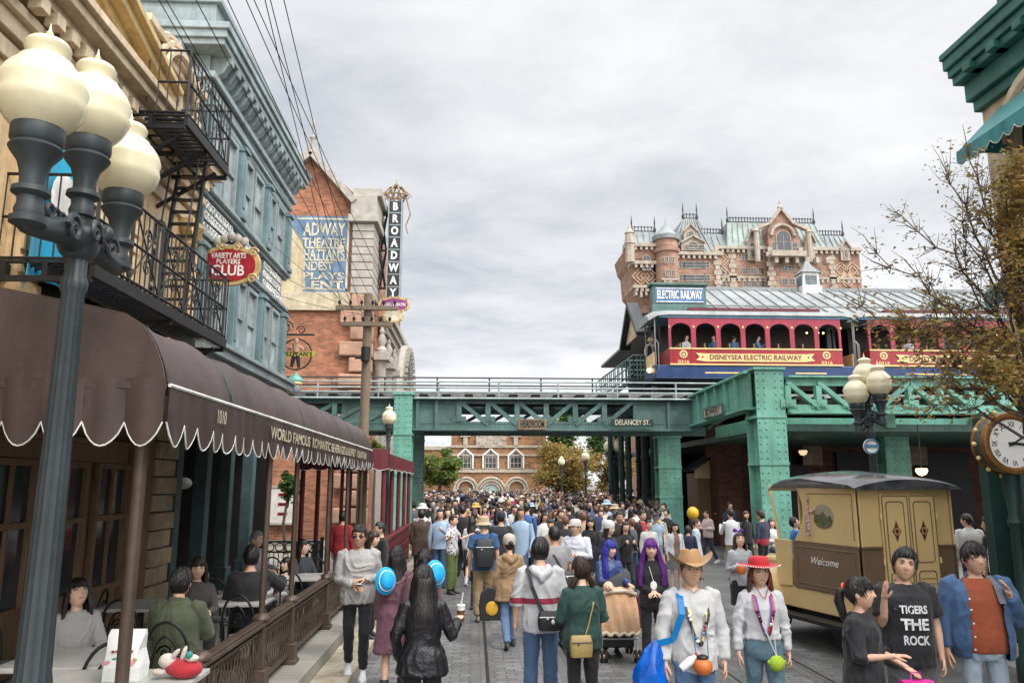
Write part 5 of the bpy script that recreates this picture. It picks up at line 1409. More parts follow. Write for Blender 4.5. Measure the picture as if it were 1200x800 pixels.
m.rings(rs); m.box(xg0 - .3, xg1 + .3, YH - 3, YH - 1.2, hz(275), hz(262)); m.box(xg0 - .3, xg1 + .3, YH - 3, YH - 2.8, hz(262), hz(252))
for k in range(6): m.box(xg0 + .3 + k * 1.55, xg0 + .8 + k * 1.55, YH - 2.6, YH - 1.2, hz(300), hz(275))
m.build('gable_trim', M_htrim, t)
hwin(785, 150, 250, 3.2, YH - 1.25, True)
for a in (745, 832): hwin(a, 200, 250, 1.3, YH - 1.25, True)
for a, b in ((488, 506), (566, 584), (714, 734), (846, 862), (990, 1008)): hquoin(a, b, 225, 410, YH - (1.3 if 700 < a < 900 else 0) - (1.5 if a < 495 else 0))
for cx in (528,):
    for a, b in ((305, 335), (360, 388)): hwin(cx, a, b, 1.7, YH)
for cx in (628, 662, 696, 940):
    for a, b in ((245, 272), (303, 332), (356, 386)):
        if cx == 940 or not (a == 245 and cx == 662): hwin(cx, a, b, 1.35, YH)
for cx in (780, 810):
    for a, b in ((300, 328), (355, 385)): hwin(cx, a, b, 1.4, YH - 1.2)
hwin(1060, 305, 335, 1.5, YH)
for cx, w in ((347, 1.3), (400, 4.2), (452, 1.3)):
    for a, b in ((292, 322), (346, 376)): hwin(cx, a, b, w, YH - 1.5)
hwin(400, 226, 250, 4.2, YH - 2.0)
for cx in (275, 300):
    for a, b in ((285, 312), (340, 368)): hwin(cx, a, b, .9, YH - 1.2 - R)
hwin(203, 262, 330, 1.8, YH - 1.1, True)
hband(500, 1120, 345, YH, .35, .2); hband(255, 320, 378, YH - 1.2 - R * .9, .3, .2)
m = MB()      # diamond brickwork
for cx, cy in ((180, 350), (215, 350), (528, 270), (528, 330), (1035, 310), (1085, 310), (1060, 350)):
    x, z = hx(cx), hz(cy); y = YH - (.62 if cx < 240 else .06)
    for s in (0, 1):
        r = 1.3 - s * .55; 
        for a in range(4):
            p_ = [Vector((x + r * cos(a * pi / 2), y, z + r * sin(a * pi / 2))), Vector((x + r * cos((a + 1) * pi / 2), y, z + r * sin((a + 1) * pi / 2)))]
            m.bar(p_[0], p_[1], .16, .12, up=(0, 1, 0))
m.build('diaper_work', mat('buff_brick', (.46, .33, .22), .85), t)

# ================================================================== FAR BRICK HALL
YF = 88.0
K = lambda cx, cy, Y=YF: pt(480 + cx / 4, 480 + cy / 4, Y=Y)
kx = lambda cx: K(cx, 200).x
kz = lambda cy: K(400, cy).z
t = thing('brick_hall', 'far brown brick hall with white arched windows closing the street', 'building', (K(380, 300).x, YF + 6, 0))
MB().box(kx(195), kx(640), YF, YF + 14, 0, kz(78)).build('wall', M_brickfar, t)
MB().box(kx(60), kx(194), YF + 1, YF + 12, 0, kz(178)).build('wing', M_brickfar, t)
m = MB()
for cy, th in ((172, .25), (212, .2), (286, .35), (80, .4)): m.box(kx(192), kx(640), YF - .2, YF + .2, kz(cy) - th / 2, kz(cy) + th / 2)
m.box(kx(60), kx(194), YF + .8, YF + 1.2, kz(178) - .2, kz(178) + .2)
for cx in (262, 498): m.box(kx(cx) - .25, kx(cx) + .25, YF - .25, YF + .1, kz(168), kz(80)); m.box(kx(cx) - .6, kx(cx) + .6, YF - .3, YF + .1, kz(128), kz(115))
m.build('stone_band', M_htrim, t)
m = MB(); rr = random.Random(8)
for i in range(40):
    x = kx(315) + (kx(450) - kx(315)) * (i % 8 + .5) / 8; z = kz(165) + (kz(100) - kz(165)) * (i // 8 + .5) / 5
    m.box(x - .3, x + .3, YF - .15 - rr.uniform(0, .12), YF, z - .22, z + .22)
m.build('rough_stonework', M_htrim, t)
for cx in (262, 380, 498):
    frame_win(t, (kx(cx), YF - .02, kz(276)), X1, 1.35, kz(196) - kz(276), M_htrim, M_glass, True, (2, 2), .1, .15)
    m = MB(); r_ = .95
    for s in (-1, 1): m.bar((kx(cx) + s * .85, YF - .2, kz(276)), (kx(cx) + s * .85, YF - .2, kz(215)), .17, .2, up=(0, 1, 0)); m.bar((kx(cx) + s * .9, YF - .2, kz(215)), (kx(cx), YF - .2, kz(183)), .19, .22, up=(0, 1, 0))
    m.build('window_surround', M_white, t)
for cx, w, zt_ in ((265, 1.55, 350), (383, 2.2, 345), (500, 1.45, 350)):
    m = MB(); rs = []
    R_ = 1.0; zs_ = kz(318) - (1.6 if cx == 383 else 1.25)
    for k_, (ra, d_) in enumerate(((1.6, .25), (1.3, .2), (1.0, .12)) if cx == 383 else ((1.25, .25), (.95, .2))):
        rs = []
        for i in range(15):
            a = pi * i / 14; rs.append([Vector((kx(cx) + (R_ * ra + .15 * cos(q * pi / 3)) * cos(a), YF - d_ + .2 * sin(q * pi / 3), zs_ + (R_ * ra + .15 * cos(q * pi / 3)) * sin(a))) for q in range(6)])
        m.rings(rs)
        for s in (-1, 1): m.box(kx(cx) + s * R_ * ra - .18, kx(cx) + s * R_ * ra + .18, YF - d_ - .15, YF, 0, zs_)
    m.build('door_arch', M_htrim, t)
    m = MB(); A = [(-w / 2, 0), (w / 2, 0)] + [(w / 2 * cos(pi * i / 10), kz(380) + w / 2 * .7 * sin(pi * i / 10)) for i in range(11)]
    m.prism(A, (kx(cx), YF - .05, 0), X1, Z1, .06); m.build('door', M_wood if cx != 383 else mat('pale_green_glass', (.28, .38, .33), .3), t)

# ================================================================== TREES
def leaf_mesh(rnd, pts, size, flat=.4):
    v = []; f = []
    for p in pts:
        s = size * rnd.uniform(.6, 1.3)
        a = Vector((rnd.gauss(0, 1), rnd.gauss(0, 1), rnd.gauss(0, 1) * flat)).normalized()
        b = a.cross(Vector((rnd.gauss(0, 1), rnd.gauss(0, 1), rnd.gauss(0, 1)))).normalized()
        p = Vector(p); o = len(v)
        v += [p - a * s, p + b * s * .45 - a * .1 * s, p + a * s, p - b * s * .45 - a * .1 * s]; f.append((o, o + 1, o + 2, o + 3))
    return v, f
def tree(label, base, h, crown_c, crown_r, n, mats, size, seed=1, nclump=26, group=None, trunk_r=.2, cat='tree', name='street_tree'):
    rnd = random.Random(seed)
    t = thing(name, label, cat, base, 0, group)
    base = Vector(base); cc = Vector(crown_c)
    m = MB(); top = Vector((cc.x, cc.y, cc.z - crown_r[2] * .4))
    mid = base.lerp(top, .5) + Vector((rnd.uniform(-.2, .2), 0, 0))
    m.tube([base, mid, top], [trunk_r, trunk_r * .75, trunk_r * .5], 10)
    cl = []
    for i in range(nclump):
        d = Vector((rnd.gauss(0, 1), rnd.gauss(0, 1), rnd.gauss(0, 1))).normalized() * rnd.uniform(.45, 1.0)
        c = cc + Vector((d.x * crown_r[0], d.y * crown_r[1], d.z * crown_r[2])); cl.append(c)
        m.tube([top.lerp(base, rnd.uniform(0, .25)), top.lerp(c, .5) + Vector((0, 0, .1)), c], [trunk_r * .35, trunk_r * .2, trunk_r * .06], 5)
    m.build('trunk', mat('grey_bark', (.09, .07, .055), .9, bump=.5), t)
    for k, mt in enumerate(mats):
        pts = []
        for i in range(n // len(mats)):
            c = cl[rnd.randrange(nclump)]; r = (crown_r[0] + crown_r[2]) * .5 * rnd.choice((.22, .3, .38))
            d = Vector((rnd.gauss(0, .5), rnd.gauss(0, .5), rnd.gauss(0, .42))) * r; pts.append(c + d)
        v, f = leaf_mesh(rnd, pts, size); mb = MB(); mb.v = v; mb.f = f; mb.m = [0] * len(f); mb.s = [False] * len(f)
        mb.build('crown', mt, t)
    return t
L_g1 = mat('fresh_green_leaf', (.13, .24, .045), .6, var=.4, kind='leaf', bump=0); L_g2 = mat('mid_green_leaf', (.075, .15, .035), .6, var=.4, kind='leaf', bump=0); L_y = mat('olive_yellow_leaf', (.27, .22, .05), .6, var=.4, kind='leaf', bump=0)
L_o = mat('rust_orange_leaf', (.34, .19, .06), .6, var=.4, kind='leaf', bump=0); L_o2 = mat('brown_olive_leaf', (.26, .19, .07), .6, var=.4, kind='leaf', bump=0); L_d = mat('dark_green_leaf', (.03, .06, .02), .6, var=.4, kind='leaf', bump=0)
def tr(px0, px1, py0, py1, Y, *a, **k):
    c = pt((px0 + px1) / 2, (py0 + py1) / 2, Y=Y); rx = (pt(px1, 500, Y=Y).x - pt(px0, 500, Y=Y).x) / 2; rz_ = (pt(600, py0, Y=Y).z - pt(600, py1, Y=Y).z) / 2
    return c, (rx * .8, rx * .8, rz_ * .8)
def ptree(label, px0, px1, py0, py1, Y, n, mats, size, seed, base=0, nclump=26, tr_=.2):
    c, r = tr(px0, px1, py0, py1, Y); tree(label, (c.x, Y, base), 0, c, r, n, mats, size, seed, nclump, 'trees beyond the bridge', tr_)
ptree('bright green tree beside the left bridge column', 488, 545, 522, 578, 55, 5200, [L_g1, L_g2, L_y], .17, 3, nclump=34)
ptree('broad rust and olive autumn tree right of the far hall', 618, 712, 510, 584, 62, 15000, [L_o, L_y, L_o2, L_y], .15, 4, nclump=70)
ptree('smaller autumn tree under the right end of the girder', 690, 745, 515, 585, 66, 4500, [L_o2, L_y, L_o], .17, 5)
ptree('dark green tree rising behind the autumn tree', 630, 690, 470, 540, 84, 4200, [L_g2, L_g1, L_d], .24, 6)
ptree('dark green tree at the right above the autumn tree', 676, 745, 478, 545, 90, 4200, [L_g2, L_d, L_g1], .24, 7)
ptree('small green tree seen between the terrace poles', 325, 352, 552, 590, 24, 1700, [L_g2, L_d], .085, 8, .27, 16, .06)
ptree('small green tree behind the maroon stall awning', 428, 452, 515, 548, 25, 1300, [L_g1, L_y], .085, 9, .4, 14, .06)
# foreground autumn tree at right
rnd = random.Random(21)
t = thing('autumn_tree', 'thin branched autumn tree with rust leaves hanging over the right edge', 'tree', (5.75, 7.6, 0))
m = MB(); lm = [[], [], [], [], []]
trunk = [Vector((5.75, 7.6, 0)), Vector((5.8, 7.6, 1.5)), Vector((5.7, 7.6, 2.7)), Vector((5.85, 7.7, 4.0)), Vector((5.7, 7.7, 5.4))]
m.tube(trunk, [.11, .09, .08, .06, .035], 10)
spec = []
for px, py, Y, dens in [(1030, 300, 7.9, .25), (1060, 255, 7.6, .2), (1105, 205, 7.5, .22), (1135, 190, 7.3, .35), (1010, 355, 7.8, .22), (1050, 390, 7.7, .4), (1085, 330, 7.4, .3), (1120, 265, 7.2, .3), (1150, 235, 7.0, .45), (1085, 420, 7.5, .7), (1060, 445, 7.4, .5), (1105, 455, 7.2, 1.3), (1075, 478, 7.4, .8),
                        (1140, 425, 7.0, 1.5), (1175, 440, 6.8, 1.8), (1180, 410, 6.9, 1.5), (1180, 215, 6.8, 1.9), (1195, 245, 6.8, 2.2), (1185, 275, 6.9, 2.0), (1190, 305, 6.8, 1.4), (1170, 340, 7, .7), (1195, 195, 6.7, 2.0), (1205, 225, 6.6, 2.0), (1130, 395, 7.1, .9), (1160, 385, 7.0, 1.0), (1120, 300, 7.3, .3), (1070, 365, 7.5, .3), (1100, 380, 7.3, .5),]:
    tip = pt(px, py, Y=Y)
    a = trunk[2].lerp(trunk[4], min(max((tip.z - 3.0) / 3.6, .0), .95)) if tip.z > 2.9 else trunk[2]
    if tip.z > 4.2: a = Vector((5.75, 7.65, max(2.9, tip.z - 1.6)))
    pts = []
    for i in range(9):
        f = i / 8; q = a.lerp(tip, f) + Vector((rnd.gauss(0, .04), rnd.gauss(0, .05), .16 * sin(pi * f) + rnd.gauss(0, .035))); pts.append(q)
    m.tube(pts, [.017 * (1 - .85 * i / 8) + .002 for i in range(9)], 5)
    for i in range(3, 9):
        for k in range(3 if dens > .45 else 7):
            d = (pts[i] - pts[i - 1]).normalized(); s_ = Vector((rnd.gauss(0, 1), rnd.gauss(0, .7), rnd.gauss(0, 1))).normalized()
            e_ = pts[i] + (d * .6 + s_ * .6) * rnd.uniform(.14, .42); mid = pts[i].lerp(e_, .5) + Vector((0, 0, rnd.gauss(0, .03)))
            m.tube([pts[i], mid, e_], [.0055, .004, .0015], 4)
            for q in range(int(26 * (dens if dens > 1.55 or dens < .45 else dens * .5) + rnd.random())):
                b = pts[i].lerp(e_, rnd.random()) + Vector((rnd.gauss(0, .05), rnd.gauss(0, .06), rnd.gauss(0, .05)))
                lm[rnd.choice((0, 0, 1, 2, 3, 3) if py > 350 or dens > 1 else (4, 4, 1))].append(b)
m.build('trunk', mat('dark_twig_bark', (.10, .075, .065), .9, bump=.3), t)
for pts, mt in zip(lm, (L_o, L_o2, mat('tan_autumn_leaf', (.36, .24, .10), .6, kind='leaf', bump=0), L_y, mat('pale_dry_leaf', (.22, .19, .15), .7, kind='leaf', bump=0))):
    v, f = leaf_mesh(rnd, pts, .018 if mt.name == 'pale_dry_leaf' else .030); mb = MB(); mb.v = v; mb.f = f; mb.m = [0] * len(f); mb.s = [False] * len(f); mb.build('crown', mt, t)

# ================================================================== RIGHT BUILDING
t = thing('corner_shop_building', 'cream corner building with deep green cornice and dark shopfront at the right edge', 'building', (10, 8, 0))
XR, YC, XS = 8.85, 12.1, 8.1
MB().box(XR, 16, -4, YC, 3.4, 9.2).build('wall', mat('pale_cream_stucco', (.52, .41, .28), .75, kind='paint'), t)
m = MB(); zc = 9.5
for k, (dz0, dz1, o_) in enumerate(((-.75, -.55, .12), (-.55, -.2, .22), (-.2, -.05, .38), (-.05, .1, .44), (.1, .3, .50), (.3, .42, .54))):
    m.box(XR - o_, 16, -4, YC + o_ * .4, zc + dz0, zc + dz1)
for i in range(26): m.box(XR - .5, XR - .05, -3.9 + i * .62, -3.7 + i * .62, zc - .2, zc - .06)
m.box(XR + .2, 16, -4, YC - .4, zc + .42, zc + 1.6)
m.build('cornice', mat('deep_sea_green_paint', (.03, .13, .105), .5, kind='paint'), t, bevel=.02)
for y in (10.6, 7.6):
    frame_win(t, (XR - .01, y, 6.3), (0, -1, 0), 1.5, 2.3, M_creamtrim, M_glass, True, (1, 1), .14, .14)
    m = MB(); rs = []
    for i in range(15):
        a = pi * i / 14; rs.append([Vector((XR - .1 - .08 * sin(q * pi / 3), y + (.95 + .12 * cos(q * pi / 3)) * cos(a), 7.85 + (.95 + .12 * cos(q * pi / 3)) * sin(a))) for q in range(6)])
    m.rings(rs); m.build('window_hood', M_creamtrim, t)
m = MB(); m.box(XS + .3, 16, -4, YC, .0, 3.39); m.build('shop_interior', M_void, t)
for y in (11.5, 9.9, 8.3, 6.7): frame_win(t, (XS + .28, y, .45), (0, -1, 0), 1.45, 2.5, M_tealdeep, M_glass, False, (0, 1), .08, .1)
m = MB(); m.box(XS - .05, XS + .3, -4, YC, 2.98, 3.4); m.box(XS + .0, XS + .3, -4, YC, .0, .42); 
for y in (YC - .08, 10.7, 9.1, 7.5): m.box(XS - .02, XS + .3, y - .1, y + .08, .42, 2.98)
m.build('shopfront_frame', M_tealdeep, t, bevel=.02)
def shop_awning(label, y0, y1, zt_, zb_, outw):
    t = thing('window_awning', label, 'awning', (XR, (y0 + y1) / 2, zb_), 0, 'teal window awnings')
    m = MB(); rs = []
    for i in range(13):
        y = y0 + (y1 - y0) * i / 12; rs.append([(XR, y, zt_), (XR - outw, y, zb_), (XR - outw, y, zb_ - .02), (XR, y, zt_ - .03)])
    m.rings(rs, smooth=False); 
    m.prism([(0, zt_), (-outw, zb_), (0, zb_)], (XR, y1, 0), X1, Z1, .012)
    m.build('cover', M_tealcloth, t)
    valance('valance', (XR - outw, y0, 0), Y1, -X1, y1 - y0, 11, zb_, zb_ - .26, zb_ - .16, t, M_tealcloth, M_white)
za, ya_ = 7.5, 11.5
shop_awning('upper teal canvas awning over the arched window at the right edge', ya_ - 3.0, ya_, za + 1.15, za + .2, .95)
q_ = pt(1150, 355, X=7.8); zb_, yb2 = q_.z, q_.y
shop_awning('lower teal canvas awning behind the orange leaves', yb2 - 2.6, yb2, zb_ + .9, zb_ + .15, 1.0)

# ================================================================== STREET CLOCK
c = pt(1179, 520, Y=9.4)
t = thing('street_clock', 'round street clock with roman numerals and bronze rim at the right edge', 'clock', (c.x, 9.4, .014))
M_bz = mat('clock_bronze', (.24, .115, .035), .4, metal=.5, kind='paint')
Ry = Matrix.Rotation(pi / 2, 3, 'X')
R = .335
m = MB(); m.lathe([(.001, -.16), (R * .9, -.16), (R * 1.05, -.12), (R * 1.08, 0), (R * 1.05, .1), (R * .98, .12)], c, 40, M=Ry); m.build('case', mat('clock_green', (.05, .075, .055), .45, kind='paint'), t)
m = MB(); m.lathe([(R * 1.10, .05), (R * 1.16, .09), (R * 1.12, .14), (R * 1.0, .15), (R * .9, .135), (R * .88, .12)], c, 48, M=Ry); m.lathe([(R * 1.06, -.1), (R * 1.14, -.12), (R * 1.06, -.15)], c, 40, M=Ry)
m.build('rim', M_bz, t)
m = MB(); m.lathe([(.001, .125), (R * .9, .125), (R * .9, .11), (.001, .11)], c, 40, M=Ry); f_ = m.build('dial', mat('clock_dial', (.70, .70, .66), .4, var=.05), t)
for i, s in enumerate(('XII', 'I', 'II', 'III', 'IV', 'V', 'VI', 'VII', 'VIII', 'IX', 'X', 'XI')):
    a = pi / 2 - 2 * pi * i / 12; u = Vector((sin(a), 0, -cos(a))); v = Vector((cos(a), 0, sin(a)))
    text(s, .095, (c.x + R * .70 * cos(a), c.y - .127, c.z + R * .70 * sin(a)), u, v, M_black, f_, name='numeral', bold=.01, sx=.75, depth=.002)
m = MB()
for a, L, w in ((radians(30), R * .78, .02), (radians(-4), R * .55, .028)): m.bar(Vector((c.x, c.y - .135, c.z)) - Vector((cos(a), 0, sin(a))) * .06, Vector((c.x + L * cos(a), c.y - .135, c.z + L * sin(a))), .008, w, up=(0, 0, 1))
m.ell((c.x, c.y - .135, c.z), (.025, .012, .025)); m.build('hand', M_black, f_)
m = MB()
for i in range(14):
    a = 2 * pi * i / 14; MB().ell((c.x + R * 1.2 * cos(a), c.y + .02, c.z + R * 1.2 * sin(a)), .028, 8, 6).build('bulb', M_yel, t)
m = MB(); m.lathe([(.16, 0), (.16, .25), (.12, .3), (.1, .8), (.07, .9), (.06, 1.8), (.09, 1.86), (.06, 1.95), (.1, c.z - R - .1), (.12, c.z - R * 1.05)], (c.x, 9.4, .014), 20, flute=.05); m.build('post', M_tealdeep, t)

# ================================================================== DELIVERY TRUCK
O = pt(1008, 640, Y=10.5); O.z = 0; dl = Vector((-.25, .97, 0)).normalized(); dw = Vector((dl.y, -dl.x, 0))
T = lambda l, w, z: O + dl * l + dw * w + Z1 * z
M_tan = mat('mustard_truck_paint', (.57, .41, .185), .22, var=.06, scale=1.5, bump=.015, spec=.5); M_tbr = mat('brown_truck_paint', (.15, .10, .06), .28, var=.08, scale=1.5, bump=.015, spec=.5); M_rf = mat('black_glossy_roof', (.075, .075, .08), .14, var=.8, scale=3, bump=.10, bscale=5, spec=.7)  # roof: uneven greys in the black stand in for sky reflections
t = thing('delivery_truck', 'old fashioned mustard and brown delivery truck with a curved black roof', 'truck', O)
WD = 1.62; LB = 1.38
def tbox(m, l0, l1, w0, w1, z0, z1, mat=0):
    vs = [T(l, w, z) for z in (z0, z1) for (l, w) in ((l0, w0), (l1, w0), (l1, w1), (l0, w1))]
    return m.add(vs, [(0, 1, 2, 3), (7, 6, 5, 4), (0, 4, 5, 1), (1, 5, 6, 2), (2, 6, 7, 3), (3, 7, 4, 0)], mat)
m = MB()
# upper side with the C shaped cut of the cab opening
cut = [(0, 1.49), (LB - .02, 1.49)] + [(LB - .02 - .28 * sin(pi * .5 * i / 8) * 0 + .30 * (1 - cos(pi * i / 8)) * .0 - .24 * sin(pi * i / 8 * .85), 1.49 + .79 * i / 8) for i in range(1, 9)] + [(0, 2.28)]
m.prism(cut, T(0, 0, 0), dl, Z1, -.03); m.prism(cut, T(0, WD, 0), dl, Z1, .03)
tbox(m, 0, .03, .031, WD - .031, 1.49, 2.28); tbox(m, LB - .1, LB - .07, .04, WD - .04, .8, 2.2)
m.build('upper_body', M_tan, t, bevel=.012)
m = MB(); cut = [(0, .82), (LB + .02, .82), (LB + .06, .95), (LB - .02, 1.488), (0, 1.488)]
m.prism(cut, T(0, -.012, 0), dl, Z1, -.03); m.prism(cut, T(0, WD + .012, 0), dl, Z1, .03); tbox(m, -.012, .02, .02, WD - .02, .5, 1.488)
m.build('lower_body', M_tbr, t, bevel=.012)
m = MB(); tbox(m, 0, LB + .75, -.02, .04, .52, .818); tbox(m, 0, LB + .75, WD - .04, WD + .02, .52, .818); tbox(m, .03, LB + .7, .05, WD - .05, .5, .56)
prism_ = [(LB + .08, .82), (LB + .42, .80), (LB + .46, 1.50), (LB + .03, 1.50)]
m.prism(prism_, T(0, -.01, 0), dl, Z1, -.03); m.prism(prism_, T(0, WD + .01, 0), dl, Z1, .03)
m.build('sill', M_tan, t, bevel=.012)
m = MB(); tbox(m, .1, LB + .9, -.26, -.03, .40, .46); tbox(m, .1, LB + .9, WD + .03, WD + .26, .40, .46); tbox(m, 0, 2.6, .2, WD - .2, .36, .5); tbox(m, -.06, -.013, .1, WD - .1, .42, .52)
m.build('running_board', M_black, t, bevel=.01)
# front fender panel and hood
m = MB(); tbox(m, LB + .6, LB + 1.2, .25, WD - .25, .55, 1.18); m.build('hood', M_tan, t, bevel=.06)
for w0, w1 in ((-.28, .1), (WD - .1, WD + .28)):
    rs = []
    for i in range(9):
        a = radians(20 + 140 * i / 8); rs.append([T(LB + .82 - .5 * cos(a) * -1, w, .42 + .62 * sin(a) + dz) for w, dz in ((w0, 0), (w1, 0), (w1, .05), ((w0 + w1) / 2, .08), (w0, .05))])
    MB().rings(rs).build('fender', M_tan, t)
m = MB(); q = [T(LB + .52, -.24, .50), T(LB + .86, -.24, 1.02), T(LB + .86, .05, 1.02), T(LB + .52, .05, .50)]
m.add(q + [p_ + dl * .03 for p_ in q], [(0, 1, 2, 3), (7, 6, 5, 4), (0, 4, 5, 1), (1, 5, 6, 2), (2, 6, 7, 3), (3, 7, 4, 0)]); m.build('fender_panel', M_tbr, t)
# roof: black, crowned, with a drooping front lip
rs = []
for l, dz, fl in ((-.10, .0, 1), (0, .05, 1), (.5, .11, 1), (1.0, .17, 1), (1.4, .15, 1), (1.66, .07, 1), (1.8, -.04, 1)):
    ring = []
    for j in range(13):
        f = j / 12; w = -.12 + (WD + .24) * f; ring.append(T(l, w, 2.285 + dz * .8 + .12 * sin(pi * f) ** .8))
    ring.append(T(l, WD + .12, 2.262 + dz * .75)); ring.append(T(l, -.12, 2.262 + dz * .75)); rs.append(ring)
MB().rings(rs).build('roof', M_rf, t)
m = MB()
for w in (.04, WD - .04): m.tube([T(LB + .42, w, 1.45), T(LB + .52, w, 1.9), T(LB + .62, w, 2.32)], .025, 8)
m.build('cab_post', M_tan, t)
m = MB(); tbox(m, LB - .05, LB + .35, .1, WD - .1, .82, 1.1); tbox(m, LB - .06, LB + .02, .1, WD - .1, 1.1, 1.6); m.build('seat', mat('brown_leather', (.09, .045, .025), .5, bump=.2), t, bevel=.03)
# wheels
for l in (.42, LB + .82):
    for w in (.14, WD - .14):
        c = T(l, w, .40); Mw = Matrix((dl, Z1, dw)).transposed()
        m = MB(); m.lathe([(.30, -.06), (.38, -.07), (.40, -.03), (.40, .03), (.38, .07), (.30, .06)], c, 28, M=Mw); wh = m.build('wheel', mat('tyre_rubber', (.02, .02, .02), .8), t)
        m = MB(); m.lathe([(.06, -.09), (.06, .09)], c, 12, M=Mw)
        for k in range(10): a = 2 * pi * k / 10; m.cyl(c, c + dl * (.31 * cos(a)) + Z1 * (.31 * sin(a)), .016, n=6)
        m.build('rim', M_yel, wh)
# rear doors
for k in (0, 1):
    w0 = .36 + k * .47; w1 = w0 + .46
    m = MB(); tbox(m, -.045, -.013, w0, w1, .58, 2.20); d = m.build('door', M_tan, t, bevel=.008)
    m = MB()
    def rail(wa, wb, za_, zb3, r=.05):
        pts = []
        for (cx_, cz_, a0) in ((wb - r, zb3 - r, 0), (wa + r, zb3 - r, 90), (wa + r, za_ + r, 180), (wb - r, za_ + r, 270)):
            for i in range(5): a = radians(a0 + 90 * i / 4); pts.append(T(-.047, cx_ + r * cos(a), cz_ + r * sin(a)))
        m.tube(pts + pts[:1], .008, 5)
    rail(w0 + .08, w1 - .08, 1.28, 2.10); rail(w0 + .02, w1 - .01, .60, 2.18, .02); rail(w0 + .08, w1 - .08, .70, 1.16)
    for q in range(5): m.tube([T(-.047, w0 + .11, .78 + q * .07), T(-.047, w1 - .11, .78 + q * .07)], .006, 5)
    m.build('door_moulding', M_tbr, d)
    m = MB(); wc = (w0 + w1) / 2
    m.prism([(0, -.14), (.035, -.05), (.075, 0), (.035, .05), (0, .14), (-.035, .05), (-.075, 0), (-.035, -.05)], T(-.046, wc, 1.70), dw, Z1, .006); m.build('emblem', M_maroon, d)
    m = MB(); m.torus((0, 0, 0), .04, .01, 14, 5, 'Y'); m.v = [tuple(T(-.056, wc + x, 1.70 + z)) for x, y, z in m.v]; m.build('emblem_ring', M_yel, d)
m = MB(); tbox(m, -.03, LB - .02, -.046, -.031, 1.475, 1.503); tbox(m, -.034, -.014, .0, .34, 1.475, 1.503); tbox(m, -.034, -.014, 1.32, WD, 1.475, 1.503)
m.tube([T(l, -.034, z) for l, z in ((.06, 1.58), (.06, 2.2), (1.0, 2.2))], .006, 5); m.tube([T(l, -.046, z) for l, z in ((.06, .9), (.06, 1.42), (1.28, 1.42), (1.30, .9), (.06, .9))], .006, 5)
m.build('moulding', M_tbr, t)
for z in (.8, 1.3, 1.9):
    for w in (.345, 1.305): MB().cyl(T(-.05, w, z - .04), T(-.05, w, z + .04), .014, n=8).build('hinge', M_yel, t)
MB().ell(T(-.07, .82, 1.42), .025).build('door_handle', M_yel, t)
m = MB(); tbox(m, -.05, -.014, 1.25, 1.47, .62, .78); tl = m.build('tail_lamp', mat('red_lens', (.5, .01, .015), .2, bump=0), t)
# painted lady and landscape on the side
mur = MB(); mur.prism([(.66 + .22 * cos(i * pi / 14), 1.88 + .17 * sin(i * pi / 14)) for i in range(28)], T(0, -.036, 0), dl, Z1, .004)
mu = mur.build('painted_scene', mat('painted_landscape', (.42, .33, .2), .5, var=.3, scale=14, bump=0, col2=(.30, .30, .22)), t)
m = MB(); m.prism([(.47, 1.80), (.50, 1.90), (.58, 1.88), (.66, 1.95), (.74, 1.89), (.84, 1.92), (.86, 1.80), (.80, 1.74), (.66, 1.71), (.52, 1.74)], T(0, -.041, 0), dl, Z1, .003); m.build('painted_hill', mat('painted_hills', (.10, .11, .05), .5, var=.5, scale=20, bump=0), mu)
m = MB(); m.tube([T(.98, -.036, 1.60), T(.96, -.036, 1.8), T(.98, -.036, 1.96), T(.97, -.036, 2.08)], [.06, .07, .035, .02], 8, flat=.3); m.ell(T(.97, -.04, 2.12), (.02, .03, .035)); m.tube([T(.98, -.04, 1.95), T(.88, -.04, 1.93), T(.82, -.04, 1.98)], .012, 6)
m.build('painted_figure', mat('red_white_figure', (.42, .06, .05), .5, var=.5, scale=30, col2=(.6, .5, .45)), t)
ps = T(.70, -.048, 1.24); text('Welcome', .15, ps, -dl, Z1, M_white, t, bold=.01, shear=.4, depth=.004)
